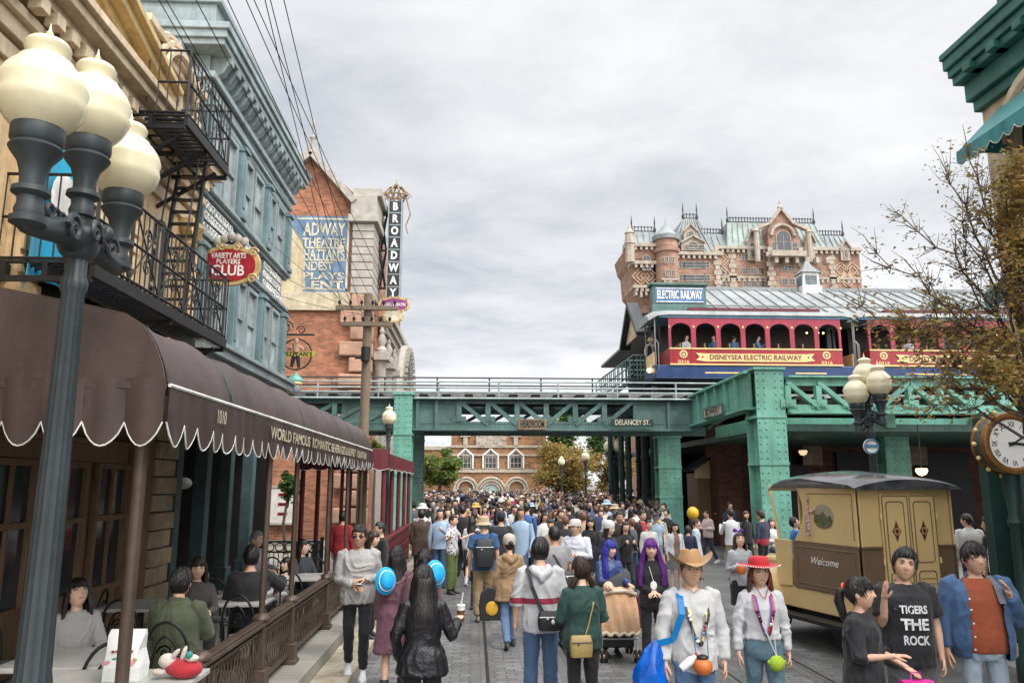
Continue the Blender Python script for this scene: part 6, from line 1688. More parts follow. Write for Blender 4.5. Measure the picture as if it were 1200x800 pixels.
# ================================================================== PEOPLE: builder
TMP = bpy.data.scenes.new('tmp_fuse')
def fuse(mb, voxel, it=3, folds=0.0, ff=9.0, seed=0.0):
    """union the overlapping closed shapes of mb into one continuous surface"""
    me = bpy.data.meshes.new('f'); me.from_pydata(mb.v, [], mb.f)
    bm = bmesh.new(); bm.from_mesh(me); bmesh.ops.recalc_face_normals(bm, faces=bm.faces); bm.to_mesh(me); bm.free()
    ob = bpy.data.objects.new('f', me); TMP.collection.objects.link(ob)
    r = ob.modifiers.new('r', 'REMESH'); r.mode = 'VOXEL'; r.voxel_size = voxel; r.use_smooth_shade = True
    if it:
        sm = ob.modifiers.new('s', 'SMOOTH'); sm.factor = 0.5; sm.iterations = it
    TMP.view_layers[0].update(); dg = TMP.view_layers[0].depsgraph
    res = bpy.data.meshes.new_from_object(ob.evaluated_get(dg))
    bpy.data.objects.remove(ob); bpy.data.meshes.remove(me)
    n = len(res.vertices); co = np.empty(n * 3); res.vertices.foreach_get('co', co); co = co.reshape(n, 3)
    if folds:
        no = np.empty(n * 3); res.vertices.foreach_get('normal', no); no = no.reshape(n, 3)
        dl_ = []
        for x, y, z in co:
            w = mnoise.noise(Vector((x * 3.1, y * 3.1 + seed, z * 2.6)))
            r1 = 1 - abs(mnoise.noise(Vector((x * ff * .75 + w * 1.6 + seed, y * ff * .75, z * ff * .36 + w * 2.2 + abs(x) * 3.5)))) * 2.2
            r2 = 1 - abs(mnoise.noise(Vector((x * ff * 1.5 + w * 2, y * ff * 1.5 + seed, z * ff * .9 - w * 3 + x * 5)))) * 2.2
            dl_.append(max(r1, -.4) * abs(r1) + .38 * max(r2, -.4) - .12)
        d = np.array(dl_)
        co = co + no * (np.maximum(d, -.12)[:, None] * folds * 1.7)
    out = MB(); out.v = [tuple(c) for c in co]; out.f = [tuple(p.vertices) for p in res.polygons]
    out.m = [0] * len(out.f); out.s = [True] * len(out.f)
    bpy.data.meshes.remove(res)
    return out
_pm = {}
def cloth(c, kind='fabric', rough=.8, **k):
    key = (tuple(c), kind)
    if key not in _pm: _pm[key] = mat('cloth_%d' % len(_pm), c, rough, kind=kind, var=k.pop('var', .07), scale=k.pop('scale', 6), bump=k.pop('bump', .25), **k)
    return _pm[key]
SKINS = [mat('skin_light', (.66, .44, .32), .5, var=.05, kind='skin', bump=.03), mat('skin_mid', (.58, .36, .25), .5, var=.05, kind='skin', bump=.03), mat('skin_tan', (.46, .27, .175), .5, var=.05, kind='skin', bump=.03)]
HAIR = {'black': mat('black_hair', (.012, .010, .010), .38, kind='hair', stretch=(1, 1, .1), bump=.5), 'dark': mat('dark_brown_hair', (.028, .017, .012), .4, kind='hair', stretch=(1, 1, .1), bump=.5),
        'brown': mat('brown_hair', (.07, .036, .02), .42, kind='hair', stretch=(1, 1, .1), bump=.5), 'blue': mat('blue_wig', (.018, .022, .22), .42, kind='hair', stretch=(1, 1, .1), bump=.5),
        'purple': mat('purple_wig', (.085, .012, .15), .42, kind='hair', stretch=(1, 1, .1), bump=.5), 'grey': mat('grey_hair', (.25, .24, .23), .5, kind='hair', stretch=(1, 1, .1), bump=.5), 'blond': mat('fair_hair', (.38, .25, .10), .45, kind='hair', stretch=(1, 1, .1), bump=.5), 'rust': mat('chestnut_hair', (.13, .05, .03), .42, kind='hair', stretch=(1, 1, .1), bump=.5)}
M_eye = mat('eye_white', (.6, .57, .53), .3, bump=0, var=.02); M_iris = mat('iris_dark', (.012, .008, .006), .2, bump=0); M_lip = mat('lip_colour', (.36, .11, .10), .45, bump=0, var=.05); M_lipm = mat('pale_lip_colour', (.40, .19, .15), .5, bump=0, var=.05); M_lipred = mat('red_lip_colour', (.45, .04, .05), .4, bump=0, var=.05)

def head_point(u, dz, s, feat=True):
    dr = sqrt(max(1 - dz * dz, 0)); dx = dr * sin(u); dy = -dr * cos(u)
    x, y, z = .0755 * dx, .097 * dy, .118 * dz
    if dz < 0:
        k = -dz; x *= 1 - .30 * k ** 1.5
        if dy > 0: y *= 1 - .45 * k ** 1.1
        else: y *= 1 - .10 * k ** 2
    if dy < 0: y = -.097 * (abs(dy) ** .82) * (1 - .10 * max(-dz, 0) ** 2)
    if feat and dy < 0:
        ax = abs(x); g = 0
        if -.05 < z < .035:
            f = (.030 - z) / .052; hgt = .003 + .021 * max(0, min(1, f)) ** 1.3
            if z < -.022: hgt *= max(0, 1 - (-.022 - z) / .014)
            g += hgt * math.exp(-(x / (.0085 + .006 * max(0, min(1, f)))) ** 2)
        g -= .0075 * math.exp(-((ax - .031) / .017) ** 2 - ((z - .012) / .013) ** 2)
        g += .004 * math.exp(-((z - .033) / .010) ** 2 - (x / .05) ** 2)
        g += .006 * math.exp(-((z + .052) / .011) ** 2 - (x / .021) ** 2) - .004 * math.exp(-((z + .0515) / .0028) ** 2 - (x / .022) ** 2)
        g += .006 * math.exp(-((z + .094) / .017) ** 2 - (x / .024) ** 2) + .003 * math.exp(-((ax - .042) / .02) ** 2 - ((z + .015) / .025) ** 2)
        y -= g
    return Vector((x * s, y * s, z * s))
def sstep(a, b, x):
    t = max(0, min(1, (x - a) / (b - a))); return t * t * (3 - 2 * t)

def person(label, pos, H=1.7, rz=0, sex='m', skin=0, hair=('short', 'black'), top=None, bottom=None, shoes=(.03, .03, .03), arms=('rest', 'rest'), legs='stand', lean=0, head=(0, 0, 0), hi=True, hat=None, glasses=None, vox=None, group=None, lip=False, girth=1.0, name='person', socks=None, cat='person', label_group=None, mouth=True):
    s = H / 1.7; sd = (hash(label) % 997) / 10.0 if False else (sum(map(ord, label)) % 997) / 10.0
    rnd = random.Random(int(sd * 10))
    vox = vox or (.0115 if hi else .019)
    fem = sex == 'f'
    SK = SKINS[skin] if isinstance(skin, int) else skin
    hipz = .885
    if isinstance(legs, str):
        L = {'stand': [((.02, -.02, -1), (.01, .03, -1)), ((.03, .0, -1), (.02, .04, -1))],
             'walk': [((.0, -.36, -1), (.0, .06, -1)), ((.0, .14, -1), (0, .52, -1))],
             'walk2': [((.0, .14, -1), (0, .50, -1)), ((.0, -.34, -1), (.0, .05, -1))],
             'step': [((.01, -.18, -1), (.0, .08, -1)), ((.01, .05, -1), (0, .24, -1))],
             'sit': [((.12, -1, -.06), (.02, .10, -1)), ((.16, -1, -.04), (.05, .05, -1))]}[legs]
    else: L = legs
    hx_ = .088 if not fem else .085
    J = {}
    lo = 9
    for i, sx in enumerate((-1, 1)):
        hp = Vector((sx * hx_, 0, hipz)); a, b = L[i]
        kn = hp + Vector((a[0] * sx, a[1], a[2])).normalized() * .40; an = kn + Vector((b[0] * sx, b[1], b[2])).normalized() * .40
        J['hip%d' % i], J['kn%d' % i], J['an%d' % i] = hp, kn, an; lo = min(lo, an.z)
    dz = .085 - lo
    ca, sa = cos(lean), sin(lean)
    hipP = Vector((0, 0, hipz + dz))
    def U(p):
        p = Vector(p); p.z += dz
        if lean:
            q = p - hipP; k = sstep(-.12, .10, q.z) if abs(q.x) < .2 else 1
            ang = lean * k; p = hipP + Vector((q.x, q.y * cos(ang) - q.z * sin(ang), q.y * sin(ang) + q.z * cos(ang)))
        return p
    def D(p): p = Vector(p); p.z += dz; return p
    shx, shz = (.176, 1.375) if not fem else (.150, 1.365)
    shx *= (1 + (girth - 1) * .5)
    AR = {'rest': ((.20, .04, -1), (.03, -.22, -1)), 'swing_f': ((.16, -.30, -1), (.02, -.55, -1)), 'swing_b': ((.16, .34, -1), (.06, .02, -1)), 'bent': ((.22, .12, -1), (-.25, -1, .12)), 'hold': ((.20, .05, -1), (-.45, -1, .30)), 'front': ((.14, -.05, -1), (-.80, -.72, -.25)),
          'up': ((.25, -.55, -.75), (-.22, -.5, 1)), 'cross': ((.30, -.22, -1), (-1, -.42, .10)), 'strap': ((.25, -.35, -1), (-.35, -.55, .9)), 'phone': ((.14, -.12, -1), (-.50, -1, .05)), 'push': ((.14, -.45, -1), (-.05, -1, -.12)), 'table': ((.25, -.45, -1), (-.4, -1, -.02)), 'side': ((.30, .02, -1), (.10, -.12, -1)), 'out': ((.7, -.2, -.8), (.5, -.6, .3))}
    ARM = []
    for i, sx in enumerate((-1, 1)):
        sh = Vector((sx * shx, .005, shz)); A = AR[arms[i]] if isinstance(arms[i], str) else arms[i]
        el = sh + Vector((A[0][0] * sx, A[0][1], A[0][2])).normalized() * .275; wr = el + Vector((A[1][0] * sx, A[1][1], A[1][2])).normalized() * .245
        ARM.append((sh, el, wr))
    tr = ([(.80, .12, .09), (.86, .158, .112), (.93, .160, .115), (1.05, .140, .102), (1.16, .155, .110), (1.26, .172, .118), (1.34, .172, .098), (1.40, .11, .075), (1.43, .062, .06)] if not fem else
          [(.80, .12, .09), (.86, .162, .112), (.93, .160, .115), (1.05, .120, .092), (1.14, .132, .102), (1.24, .148, .118), (1.33, .146, .092), (1.39, .092, .068), (1.42, .052, .055)])
    def ringz(z, rx, ry, f, yo=0, n=18, pw=.9):
        out = []
        for j in range(n):
            a = 2 * pi * j / n; c_, s_ = cos(a), sin(a)
            out.append(f((rx * abs(c_) ** pw * (1 if c_ > 0 else -1), ry * abs(s_) ** pw * (1 if s_ > 0 else -1) + yo, z)))
        return out
    def at_z(z):
        for i in range(len(tr) - 1):
            if tr[i][0] <= z <= tr[i + 1][0]:
                f = (z - tr[i][0]) / (tr[i + 1][0] - tr[i][0]); return tr[i][1] + (tr[i + 1][1] - tr[i][1]) * f, tr[i][2] + (tr[i + 1][2] - tr[i][2]) * f
        return (tr[0][1], tr[0][2]) if z < tr[0][0] else (tr[-1][1], tr[-1][2])
    root = thing(name, label, cat, (pos[0], pos[1], pos[2] if len(pos) > 2 else .01), rz, group)
    B = lambda mb, nm, mt, par=None: (setattr(mb, 'v', [(x * s, y * s, z * s) for x, y, z in mb.v]), mb.build(nm, mt, par or root, world=False))[1]
    # ---------------- body
    gx = lambda z: 1 + (girth - 1) * math.exp(-((z - 1.05) / .2) ** 2)
    m = MB()
    m.rings([ringz(z, rx * gx(z), ry * gx(z), U) for z, rx, ry in tr])
    m.tube([U((0, .012, 1.38)), U((0, 0, 1.46)), U((0, -.006, 1.53))], [.066, .052 if not fem else .046, .05], 12)
    bare_leg = bottom and bottom.get('kind') in ('skirt', 'shorts', 'none') or (top and top.get('kind') == 'dress')
    for i in (0, 1):
        sh, el, wr = ARM[i]
        sh, el, wr = U(sh), U(el), U(wr)
        m.tube([sh, sh.lerp(el, .5), el, el.lerp(wr, .35), wr], [.046, .043, .036, .037, .025] if not fem else [.038, .035, .03, .031, .021], 10)
        hp, kn, an = D(J['hip%d' % i]), D(J['kn%d' % i]), D(J['an%d' % i])
        q = 1 if not fem else .95
        m.tube([hp + Z1 * .02, hp.lerp(kn, .45), kn, kn.lerp(an, .32), kn.lerp(an, .75), an], [.082 * q, .07 * q, .052 * q, .053 * q, .036 * q, .034 * q], 12)
    body = fuse(m, vox * 1.15, 2)
    # head
    yaw, pit, rol = head
    HM = Matrix.Rotation(yaw, 3, 'Z') @ Matrix.Rotation(-pit, 3, 'X') @ Matrix.Rotation(rol, 3, 'Y')
    if lean: HM = Matrix.Rotation(lean * .6, 3, 'X') @ HM
    hc0 = Vector((0, -.012, 1.455)); piv = U(hc0); hoff = Vector((0, -.014, .118))
    HP = lambda p: piv + HM @ (hoff + Vector(p) * 1.07)
    nu, nv = (44, 34) if hi else (24, 18)
    rs = []
    for i in range(nv + 1):
        dzv = -cos(pi * i / nv); dzv = max(-.9995, min(.9995, dzv))
        rs.append([HP(head_point(2 * pi * j / nu, dzv, 1)) for j in range(nu)])
    body.rings(rs, 0, True)
    for sx in (-1, 1): body.ell(HP((sx * .075, .006, -.004)), (.012, .022, .032), 8, 6, 0, M=HM)
    # hands
    for i, sx in enumerate((-1, 1)):
        sh, el, wr = [U(p) for p in ARM[i]]
        d = (wr - el).normalized(); ref = Vector((0, 0, 1)) if abs(d.z) < .8 else Vector((0, -1, 0))
        side = d.cross(ref).normalized(); nrm = side.cross(d).normalized()
        if abs(d.z) >= .8: side, nrm = nrm, side                # hanging hand: palm faces the thigh
        pal = wr + d * .045
        hs = 1 if not fem else .9
        Mh = Matrix((side, d, nrm)).transposed()
        body.ell(pal, (.038 * hs, .054 * hs, .017 * hs), 10, 8, 0, M=Mh); body.tube([wr - d * .03, wr, wr + d * .03], [.025 * hs, .024 * hs, .024 * hs], 10)
        curl = .35 if not isinstance(arms[i], str) or arms[i] in ('rest', 'swing_f', 'swing_b', 'side', 'walk') else .95
        cd = nrm * (-1 if nrm.dot(Vector((-sx, 0, -.4))) < 0 else 1)
        for k in range(4):
            off = side * ((k - 1.5) * .0185 * hs); L0 = (.062, .072, .067, .052)[k] * hs
            b0 = pal + d * .038 * hs + off; p1 = b0 + (d + cd * curl * .4).normalized() * L0 * .45; p2 = p1 + (d + cd * curl * 1.3).normalized() * L0 * .32; p3 = p2 + (d + cd * curl * 2.4).normalized() * L0 * .26
            body.tube([pal + d * .015 + off * .8, b0, p1, p2, p3], [.0095 * hs, .0095 * hs, .0088 * hs, .008 * hs, .0055 * hs], 6)
        tsd = side * (1 if side.dot(Vector((0, -1, .3))) > 0 else -1)
        body.tube([wr + d * .02 + tsd * .018, pal + tsd * .045 * hs + cd * .01, pal + tsd * .055 * hs + d * .03 + cd * .022, pal + tsd * .046 * hs + d * .052 + cd * .035], [.013 * hs, .011 * hs, .009 * hs, .006 * hs], 6)
    bo = B(body, 'body', [SK])
    # face
    if hi or mouth:
        hcol = HAIR.get(hair[1], HAIR['black']) if hair[1] in ('black', 'dark', 'brown', 'grey', 'rust') else HAIR['dark']
        for sx in (-1, 1):
            e = MB(); fy = head_point(sx * .335, .10, 1).y
            c = Vector((sx * .031, fy - .0005, .0115)); e.ell(HP(c), (.0135, .006, .0058), 10, 6, 0, M=HM); e.ell(HP(c + Vector((0, -.0035, 0))), (.0056, .004, .0054), 8, 6, 1, M=HM)
            e.tube([HP(c + Vector((dx, -.0055 + abs(dx) * .25, .0062 - 18 * dx * dx))) for dx in (-.016, -.007, 0, .007, .016)], .0027, 4, 1)
            B(e, 'eye', [M_eye, M_iris])
        e = MB()
        for sx in (-1, 1): e.tube([HP(Vector((sx * x_, head_point(sx * x_ / .085, .29, 1).y - .002, z_))) for x_, z_ in ((.014, .031), (.028, .0355), (.046, .031))], [.0042, .0046, .0022], 5)
        B(e, 'eyebrows', hcol)
        e = MB(); fy = head_point(0, -.44, 1).y
        e.ell(HP((0, fy + .004, -.0475)), (.020, .0065, .0040), 10, 6, M=HM); e.ell(HP((0, fy + .004, -.0562)), (.017, .0065, .0048), 10, 6, M=HM); B(e, 'lips', M_lipred if lip else (M_lip if fem else M_lipm))
    # ---------------- hair
    st, hcn = hair
    HMt = HAIR[hcn]
    bang = st in ('bob', 'long', 'wig', 'bangs', 'pony_bangs')
    hl = .30 if bang else .52
    if hat: hl = max(hl, .45)
    longh = st in ('long', 'wig', 'bob', 'twin')
    sideline = -.42 if longh else (-.02 if st in ('short', 'crop') else -.10); backline = -.75 if longh else -.55
    vol = {'short': .16, 'crop': .08, 'bob': .15, 'long': .14, 'wig': .20, 'pony': .09, 'twin': .10, 'bun': .09, 'mop': .24, 'bangs': .16}.get(st, .12)
    if hat: vol *= .6
    m = MB(); rs = []
    nu2, nv2 = (56, 40) if hi else (28, 20)
    for i in range(nv2 + 1):
        dzv = max(-.9995, min(.9995, -cos(pi * i / nv2))); ring = []
        for j in range(nu2):
            u = 2 * pi * j / nu2; uu = abs((u + pi) % (2 * pi) - pi)
            line = hl + (sideline - hl) * sstep(radians(48), radians(82), uu) + (backline - sideline) * sstep(radians(95), radians(135), uu)
            line += .06 * mnoise.noise(Vector((u * 5, sd, 0)))
            k = sstep(line - .06, line + .05, dzv)
            p = head_point(u, dzv, 1, False)
            n_ = mnoise.noise(Vector((u * 9, dzv * 2.2, sd))) * .035 + mnoise.noise(Vector((u * 3, dzv * 3, sd + 5))) * .05
            v_ = vol * (.75 + .35 * max(dzv, 0)) + n_ * (vol / .16)
            r = .90 + k * (.10 + max(v_, .03)); ring.append(HP(p * r))
        rs.append(ring)
    m.rings(rs, 0, True)
    for _ in range(150 if hi and not hat else (40 if hi else 0)):       # loose strands that break the outline of the hair
        u = rnd.uniform(0, 2 * pi); uu = abs((u + pi) % (2 * pi) - pi)
        line = hl + (sideline - hl) * sstep(radians(48), radians(82), uu) + (backline - sideline) * sstep(radians(95), radians(135), uu)
        d0 = rnd.uniform(.5, .97); d1 = line - rnd.uniform(-.02, .14) * (1 if not longh or uu < .8 else 0); du = rnd.gauss(0, .25); pts = []
        for q in range(6):
            f = q / 5; dd = max(-.97, min(.97, d0 + (d1 - d0) * f)); pts.append(HP(head_point(u + du * f, dd, 1, False) * (1.0 + vol * (.72 + .42 * max(dd, 0)) + rnd.uniform(-.01, .05) - .05 * f * f)))
        m.tube(pts, [.003, .0055, .006, .005, .0035, .001], 5)
    def curtain(z_end, rx0, rx1, back, a0=108, waves=.0, thick=.028, front=0):
        """sheet of long hair round the back and sides of the head"""
        rsx = []; n = 22; k = 14
        for i in range(k + 1):
            f = i / k; z = .085 + (z_end - .085) * f; ring_o = []; ring_i = []
            kk = .66 + .34 * sstep(0, .20, f); rx = (rx0 * 1.06 + (rx1 - rx0) * sstep(0, .8, f)) * kk; ry = (.122 + .004 * f) * kk; yo = back * sstep(.35, .8, f)
            aa = radians(a0) * (1 - .12 * f) + front * f
            for j in range(n + 1):
                a = -aa + 2 * aa * j / n
                w = 1 + .05 * mnoise.noise(Vector((a * 7, f * 1.5, sd))) + waves * mnoise.noise(Vector((a * 3, f * 4, sd + 2)))
                tail = 1 - .25 * sstep(.8, 1, f) * (0.5 + .5 * mnoise.noise(Vector((a * 11, 3, sd))))
                zz = z - .035 * mnoise.noise(Vector((a * 6, 1, sd))) * f
                ring_o.append(HP((rx * w * sin(a), ry * w * cos(a) * tail + yo, zz))); ring_i.append(HP(((rx * w - thick) * sin(a), (ry * w - thick) * cos(a) + yo - .01 * f, zz)))
            rsx.append(ring_o + ring_i[::-1])
        m.rings(rsx, 0, True)
    if st == 'long': curtain(-.36, .092, .125, .035, waves=.03)
    elif st == 'bob': curtain(-.15, .094, .108, .01)
    elif st == 'wig': curtain(-.42, .102, .175, -.035, 118, .10, .05, .25)
    elif st == 'twin':
        for sx in (-1, 1): m.tube([HP((sx * .06, .05, -.06)), HP((sx * .10, .04, -.12)), HP((sx * .125, .01, -.2)), HP((sx * .12, -.01, -.28))], [.03, .034, .03, .012], 10)
    elif st in ('pony', 'pony_bangs'):
        m.tube([HP((0, .09, .035)), HP((0, .14, .03)), HP((0, .165, -.05)), HP((0, .15, -.15)), HP((0, .14, -.24))], [.02, .036, .042, .034, .01], 10)
    elif st == 'bun': m.ell(HP((0, .115, .04)), (.04, .04, .04), 12, 8)
    if st != 'bald': B(m, 'hair', HMt)
    # ---------------- clothes
    if bottom is None: bottom = dict(kind='trousers', col=(.02, .02, .022))
    bk = bottom['kind']; bm_ = cloth(bottom['col'], bottom.get('tex', 'fabric'), scale=bottom.get('scale', 6), col2=bottom.get('col2'))
    if bk in ('trousers', 'shorts'):
        m = MB(); e_ = bottom.get('ease', .010)
        m.rings([ringz(z, rx * gx(z) + e_, ry * gx(z) + e_, D) for z, rx, ry in [(.80, .125, .095), (.86, .160, .112), (.93, .160, .112), (1.0, .150 if not fem else .138, .105)]])
        for i in (0, 1):
            hp, kn, an = D(J['hip%d' % i]), D(J['kn%d' % i]), D(J['an%d' % i])
            if bk == 'shorts': m.tube([hp + Z1 * .02, hp.lerp(kn, .5), hp.lerp(kn, .95)], [.086 + e_, .085 + e_, .082 + e_], 12)
            else:
                w = bottom.get('leg', 1.0); m.tube([hp + Z1 * .03, hp.lerp(kn, .5), kn, kn.lerp(an, .4), kn.lerp(an, .95)], [.082 + e_, (.068 + e_), (.056 + e_) * w, (.053 + e_) * w, (.042 + e_) * w], 12)
        B(fuse(m, vox, 3, .0055 if hi else .004, 11, sd), 'trousers' if bk == 'trousers' else 'shorts', bm_)
    elif bk == 'skirt':
        m = MB(); hz_ = bottom.get('hem', .55); fl = bottom.get('flare', .07); rs = []
        for i in range(9):
            f = i / 8; z = 1.02 + (hz_ - 1.02) * f; rx, ry = at_z(max(z, .86))
            ring = []
            for j in range(36):
                a = 2 * pi * j / 36; k = 1 + .05 * f * sin(a * 9 + sd)
                ring.append(D(((rx + .012 + fl * f) * k * cos(a), (ry + .012 + fl * f) * k * sin(a) - (.03 * f if legs != 'stand' else 0), z)))
            rs.append(ring)
        m.rings(rs); B(m, 'skirt', bm_)
    def garment(T_, nm, lay=0):
        k = T_.get('kind', 'long'); e_ = T_.get('ease', .014) + lay; hem = T_.get('hem', .83); fl = T_.get('flare', 0); m = MB()
        zs = [z for z in (hem, .86, .93, 1.0, 1.05, 1.12, 1.18, 1.26, 1.34, 1.39, 1.425) if z >= hem]
        if hem < .80: zs = [hem, hem + (.86 - hem) * .5] + zs[1:]
        zs = sorted(set(zs)); rsx = []
        for z in zs:
            rx, ry = at_z(max(z, .86)); rx *= gx(z); ry *= gx(z)
            f = max(0, (1.05 - z) / max(1.05 - hem, .01)) if z < 1.05 else 0
            bag = T_.get('bag', .012) * math.exp(-((z - 1.02) / .12) ** 2)
            r1 = e_ + fl * f + bag
            if z > 1.38: r1 = min(r1, .018)
            rsx.append(ringz(z, rx + r1, ry + r1 * .9, U if z > hipz or lean == 0 else U))
        m.rings(rsx)
        sl = T_.get('sleeve', 1.0)
        for i in (0, 1):
            sh, el, wr = [U(p) for p in ARM[i]]; q = (.050 if not fem else .043) + e_ * .55
            inn = Vector((sh.x * .72, sh.y, sh.z + .012))
            if sl >= .99: m.tube([inn, sh, sh.lerp(el, .5), el, el.lerp(wr, .5), el.lerp(wr, .93)], [q * .85, q, q * .98, q * .92, q * .80, q * .66 * T_.get('cuff', 1)], 12)
            elif sl > .55: m.tube([inn, sh, sh.lerp(el, .5), el, el.lerp(wr, .25)], [q * .85, q, q, q * .95, q * .95], 12)
            elif sl > 0: m.tube([inn, sh, sh.lerp(el, sl), sh.lerp(el, sl + .22)], [q * .9, q * 1.03, q * 1.05, q * 1.08], 12)
        if k == 'hoodie': 
            m.tube([U((-.085, .02, 1.43)), U((-.08, .09, 1.40)), U((0, .125, 1.33)), U((.08, .09, 1.40)), U((.085, .02, 1.43))], [.025, .042, .055, .042, .025], 10)
        elif k in ('shirt', 'jacket'):
            m.tube([U((.0, -.072, 1.395)), U((-.058, -.03, 1.435)), U((-.05, .055, 1.455)), U((.05, .055, 1.455)), U((.058, -.03, 1.435)), U((.0, -.072, 1.395))], [.012, .017, .018, .018, .017, .012], 6)
        elif k == 'high': m.tube([U((0, 0, 1.41)), U((0, -.004, 1.48))], [.066, .062], 12)
        g = fuse(m, vox, 3, T_.get('folds', .006) if hi else .004, T_.get('ff', 8), sd + lay * 100)
        mts = [cloth(T_['col'], T_.get('tex', 'fabric'), T_.get('rough', .8), scale=T_.get('scale', 6), col2=T_.get('col2'), bump=T_.get('bump', .25))]
        if T_.get('bands'):
            for bi, (za, zb_, c) in enumerate(T_['bands']):
                mts.append(cloth(c))
                for fi, f in enumerate(g.f):
                    zc_ = sum(g.v[q][2] for q in f) / len(f) - dz
                    if za < zc_ < zb_: g.m[fi] = bi + 1
        if T_.get('open') is not None:          # open front: a strip of the layer beneath shows
            ow = T_['open']; keep = [fi for fi, f in enumerate(g.f) if not (sum(g.v[q][1] for q in f) / len(f) < -.02 and abs(sum(g.v[q][0] for q in f) / len(f) - .01) < ow * (1 - .25 * (sum(g.v[q][2] for q in f) / len(f) - dz - 1.1)))]
            g.f = [g.f[i] for i in keep]; g.m = [g.m[i] for i in keep]; g.s = [g.s[i] for i in keep]
        return B(g, nm, mts)
    if top is None: top = dict(col=(.4, .4, .4))
    garment(top, {'hoodie': 'hooded_top', 'shirt': 'shirt', 'jacket': 'jacket', 'dress': 'dress', 'tee': 'tee_shirt'}.get(top.get('kind'), 'top'))
    if top.get('over'): garment(top['over'], 'jacket', .014)
    # shoes
    for i, sx in enumerate((-1, 1)):
        kn, an = D(J['kn%d' % i]), D(J['an%d' % i]); d = (an - kn).normalized()
        pitch = atan2(d.y, -d.z); pitch = max(-.2, min(.75, pitch * .9)) if legs != 'sit' else 0
        Mf = Matrix.Rotation(pitch, 3, 'X')
        m = MB(); rs = []
        for y, w, h0, h1 in ((.065, .018, -.075, -.03), (.05, .034, -.082, -.0), (.0, .038, -.084, .045), (-.05, .037, -.085, .005), (-.10, .045, -.085, -.022), (-.15, .044, -.084, -.034), (-.185, .030, -.080, -.048), (-.195, .012, -.074, -.06)):
            q = 1 if not fem else .9
            rs.append([an + Mf @ Vector((w * q * cos(2 * pi * j / 12), y * q, (h0 + h1) / 2 + (h1 - h0) / 2 * sin(2 * pi * j / 12))) for j in range(12)])
        m.rings(rs)
        if socks: m.tube([an + (kn - an) * (-.05), an + (kn - an) * socks[1]], [.047, .05], 10, 1)
        if top.get('boots'): m.tube([an - Z1 * .02, an + (kn - an) * top['boots']], [.05, .055], 10)
        so = MB(); 
        B(m, 'shoe', [cloth(shoes, 'plain', .5), cloth(socks[0]) if socks else SK])
        rs = [[an + Mf @ Vector((x * q, y * q, z)) for x, z in ((-w, -.088), (w, -.088), (w, -.070), (-w, -.070))] for y, w in ((.068, .022), (.0, .042), (-.10, .049), (-.16, .046), (-.198, .016))]
        so.rings(rs, 0, False); 
        if sum(shoes) > .9: B(so, 'sole', cloth((.6, .6, .58), 'plain', .6))
    # hats
    if hat:
        k, hc_ = hat[0], hat[1]; m = MB(); mt = cloth(hc_, 'fabric', .8)
        if k == 'cowboy':
            for rr_, ln in (((1, 1), 0),):
                rs = []
                for r in (.085, .11, .14, .165, .178, .178, .165, .14, .11, .085):
                    ii = len(rs); ring = []
                    for j in range(40):
                        a = 2 * pi * j / 40; up = .085 * max(0, (r - .085) / .093) ** 1.5 * abs(cos(a)) ** 1.6 - .02 * abs(sin(a)) * (r - .085) / .09
                        ring.append(HP((r * cos(a) * (1 - .05 * abs(cos(a))), r * sin(a) * 1.10 + .0, .055 + up + (.006 if ii >= 5 else 0))))
                    rs.append(ring)
                m.rings(rs, cap=False, closed=True)
            rs = []
            for r, z in ((.093, .05), (.092, .09), (.088, .13), (.078, .158), (.05, .165), (.01, .150)):
                rs.append([HP((r * cos(a) * (.88 if z > .1 else 1), r * 1.12 * sin(a), z - (.018 * math.exp(-(cos(a) * r / .02) ** 2) if z > .12 else 0))) for a in [2 * pi * j / 36 for j in range(36)]])
            m.rings(rs)
            m.tube([HP((sx_, y_, z_)) for sx_, y_, z_ in ((-.085, -.01, .05), (-.083, -.03, -.03), (-.06, -.055, -.12), (0, -.07, -.155), (.06, -.055, -.12), (.083, -.03, -.03), (.085, -.01, .05))], .0035, 5)
        elif k == 'wide':
            rs = []
            for ii, (r, z) in enumerate(((.09, .055), (.12, .06), (.155, .052), (.185, .03), (.188, .026), (.155, .044), (.12, .05), (.09, .045))):
                rs.append([HP((r * cos(a), r * 1.05 * sin(a) + .01, z + .035 * abs(cos(a)) ** 2 * (r - .09) / .09 + .03 * max(0, sin(a)) * (r - .09) / .09 + .025 * max(0, -sin(a)) * (r - .09) / .09)) for a in [2 * pi * j / 44 for j in range(44)]])
            m.rings(rs, cap=False, closed=True)
            rs = []
            for r, z in ((.094, .045), (.094, .09), (.088, .125), (.07, .145), (.02, .150)): rs.append([HP((r * cos(a), r * 1.12 * sin(a), z)) for a in [2 * pi * j / 32 for j in range(32)]])
            m.rings(rs)
            m.tube([HP(q) for q in ((-.085, -.02, .04), (-.08, -.045, -.05), (-.045, -.06, -.135), (-.01, -.085, -.21), (.01, -.085, -.21), (.045, -.06, -.135), (.08, -.045, -.05), (.085, -.02, .04))], .004, 5)
            B(m, 'hat', mt); m = MB()
            for j in range(56):
                a = 2 * pi * j / 56; m.ell(HP((.187 * cos(a), .187 * 1.05 * sin(a) + .01, .030 + .035 * abs(cos(a)) ** 2 + .03 * max(0, sin(a)) + .025 * max(0, -sin(a)))), .0065, 6, 4)
            mt = M_white
        elif k == 'cap':
            rs = []
            for r, z in ((.092, .03), (.092, .07), (.082, .11), (.055, .135), (.01, .142)): rs.append([HP((r * cos(a), r * 1.15 * sin(a), z)) for a in [2 * pi * j / 24 for j in range(24)]])
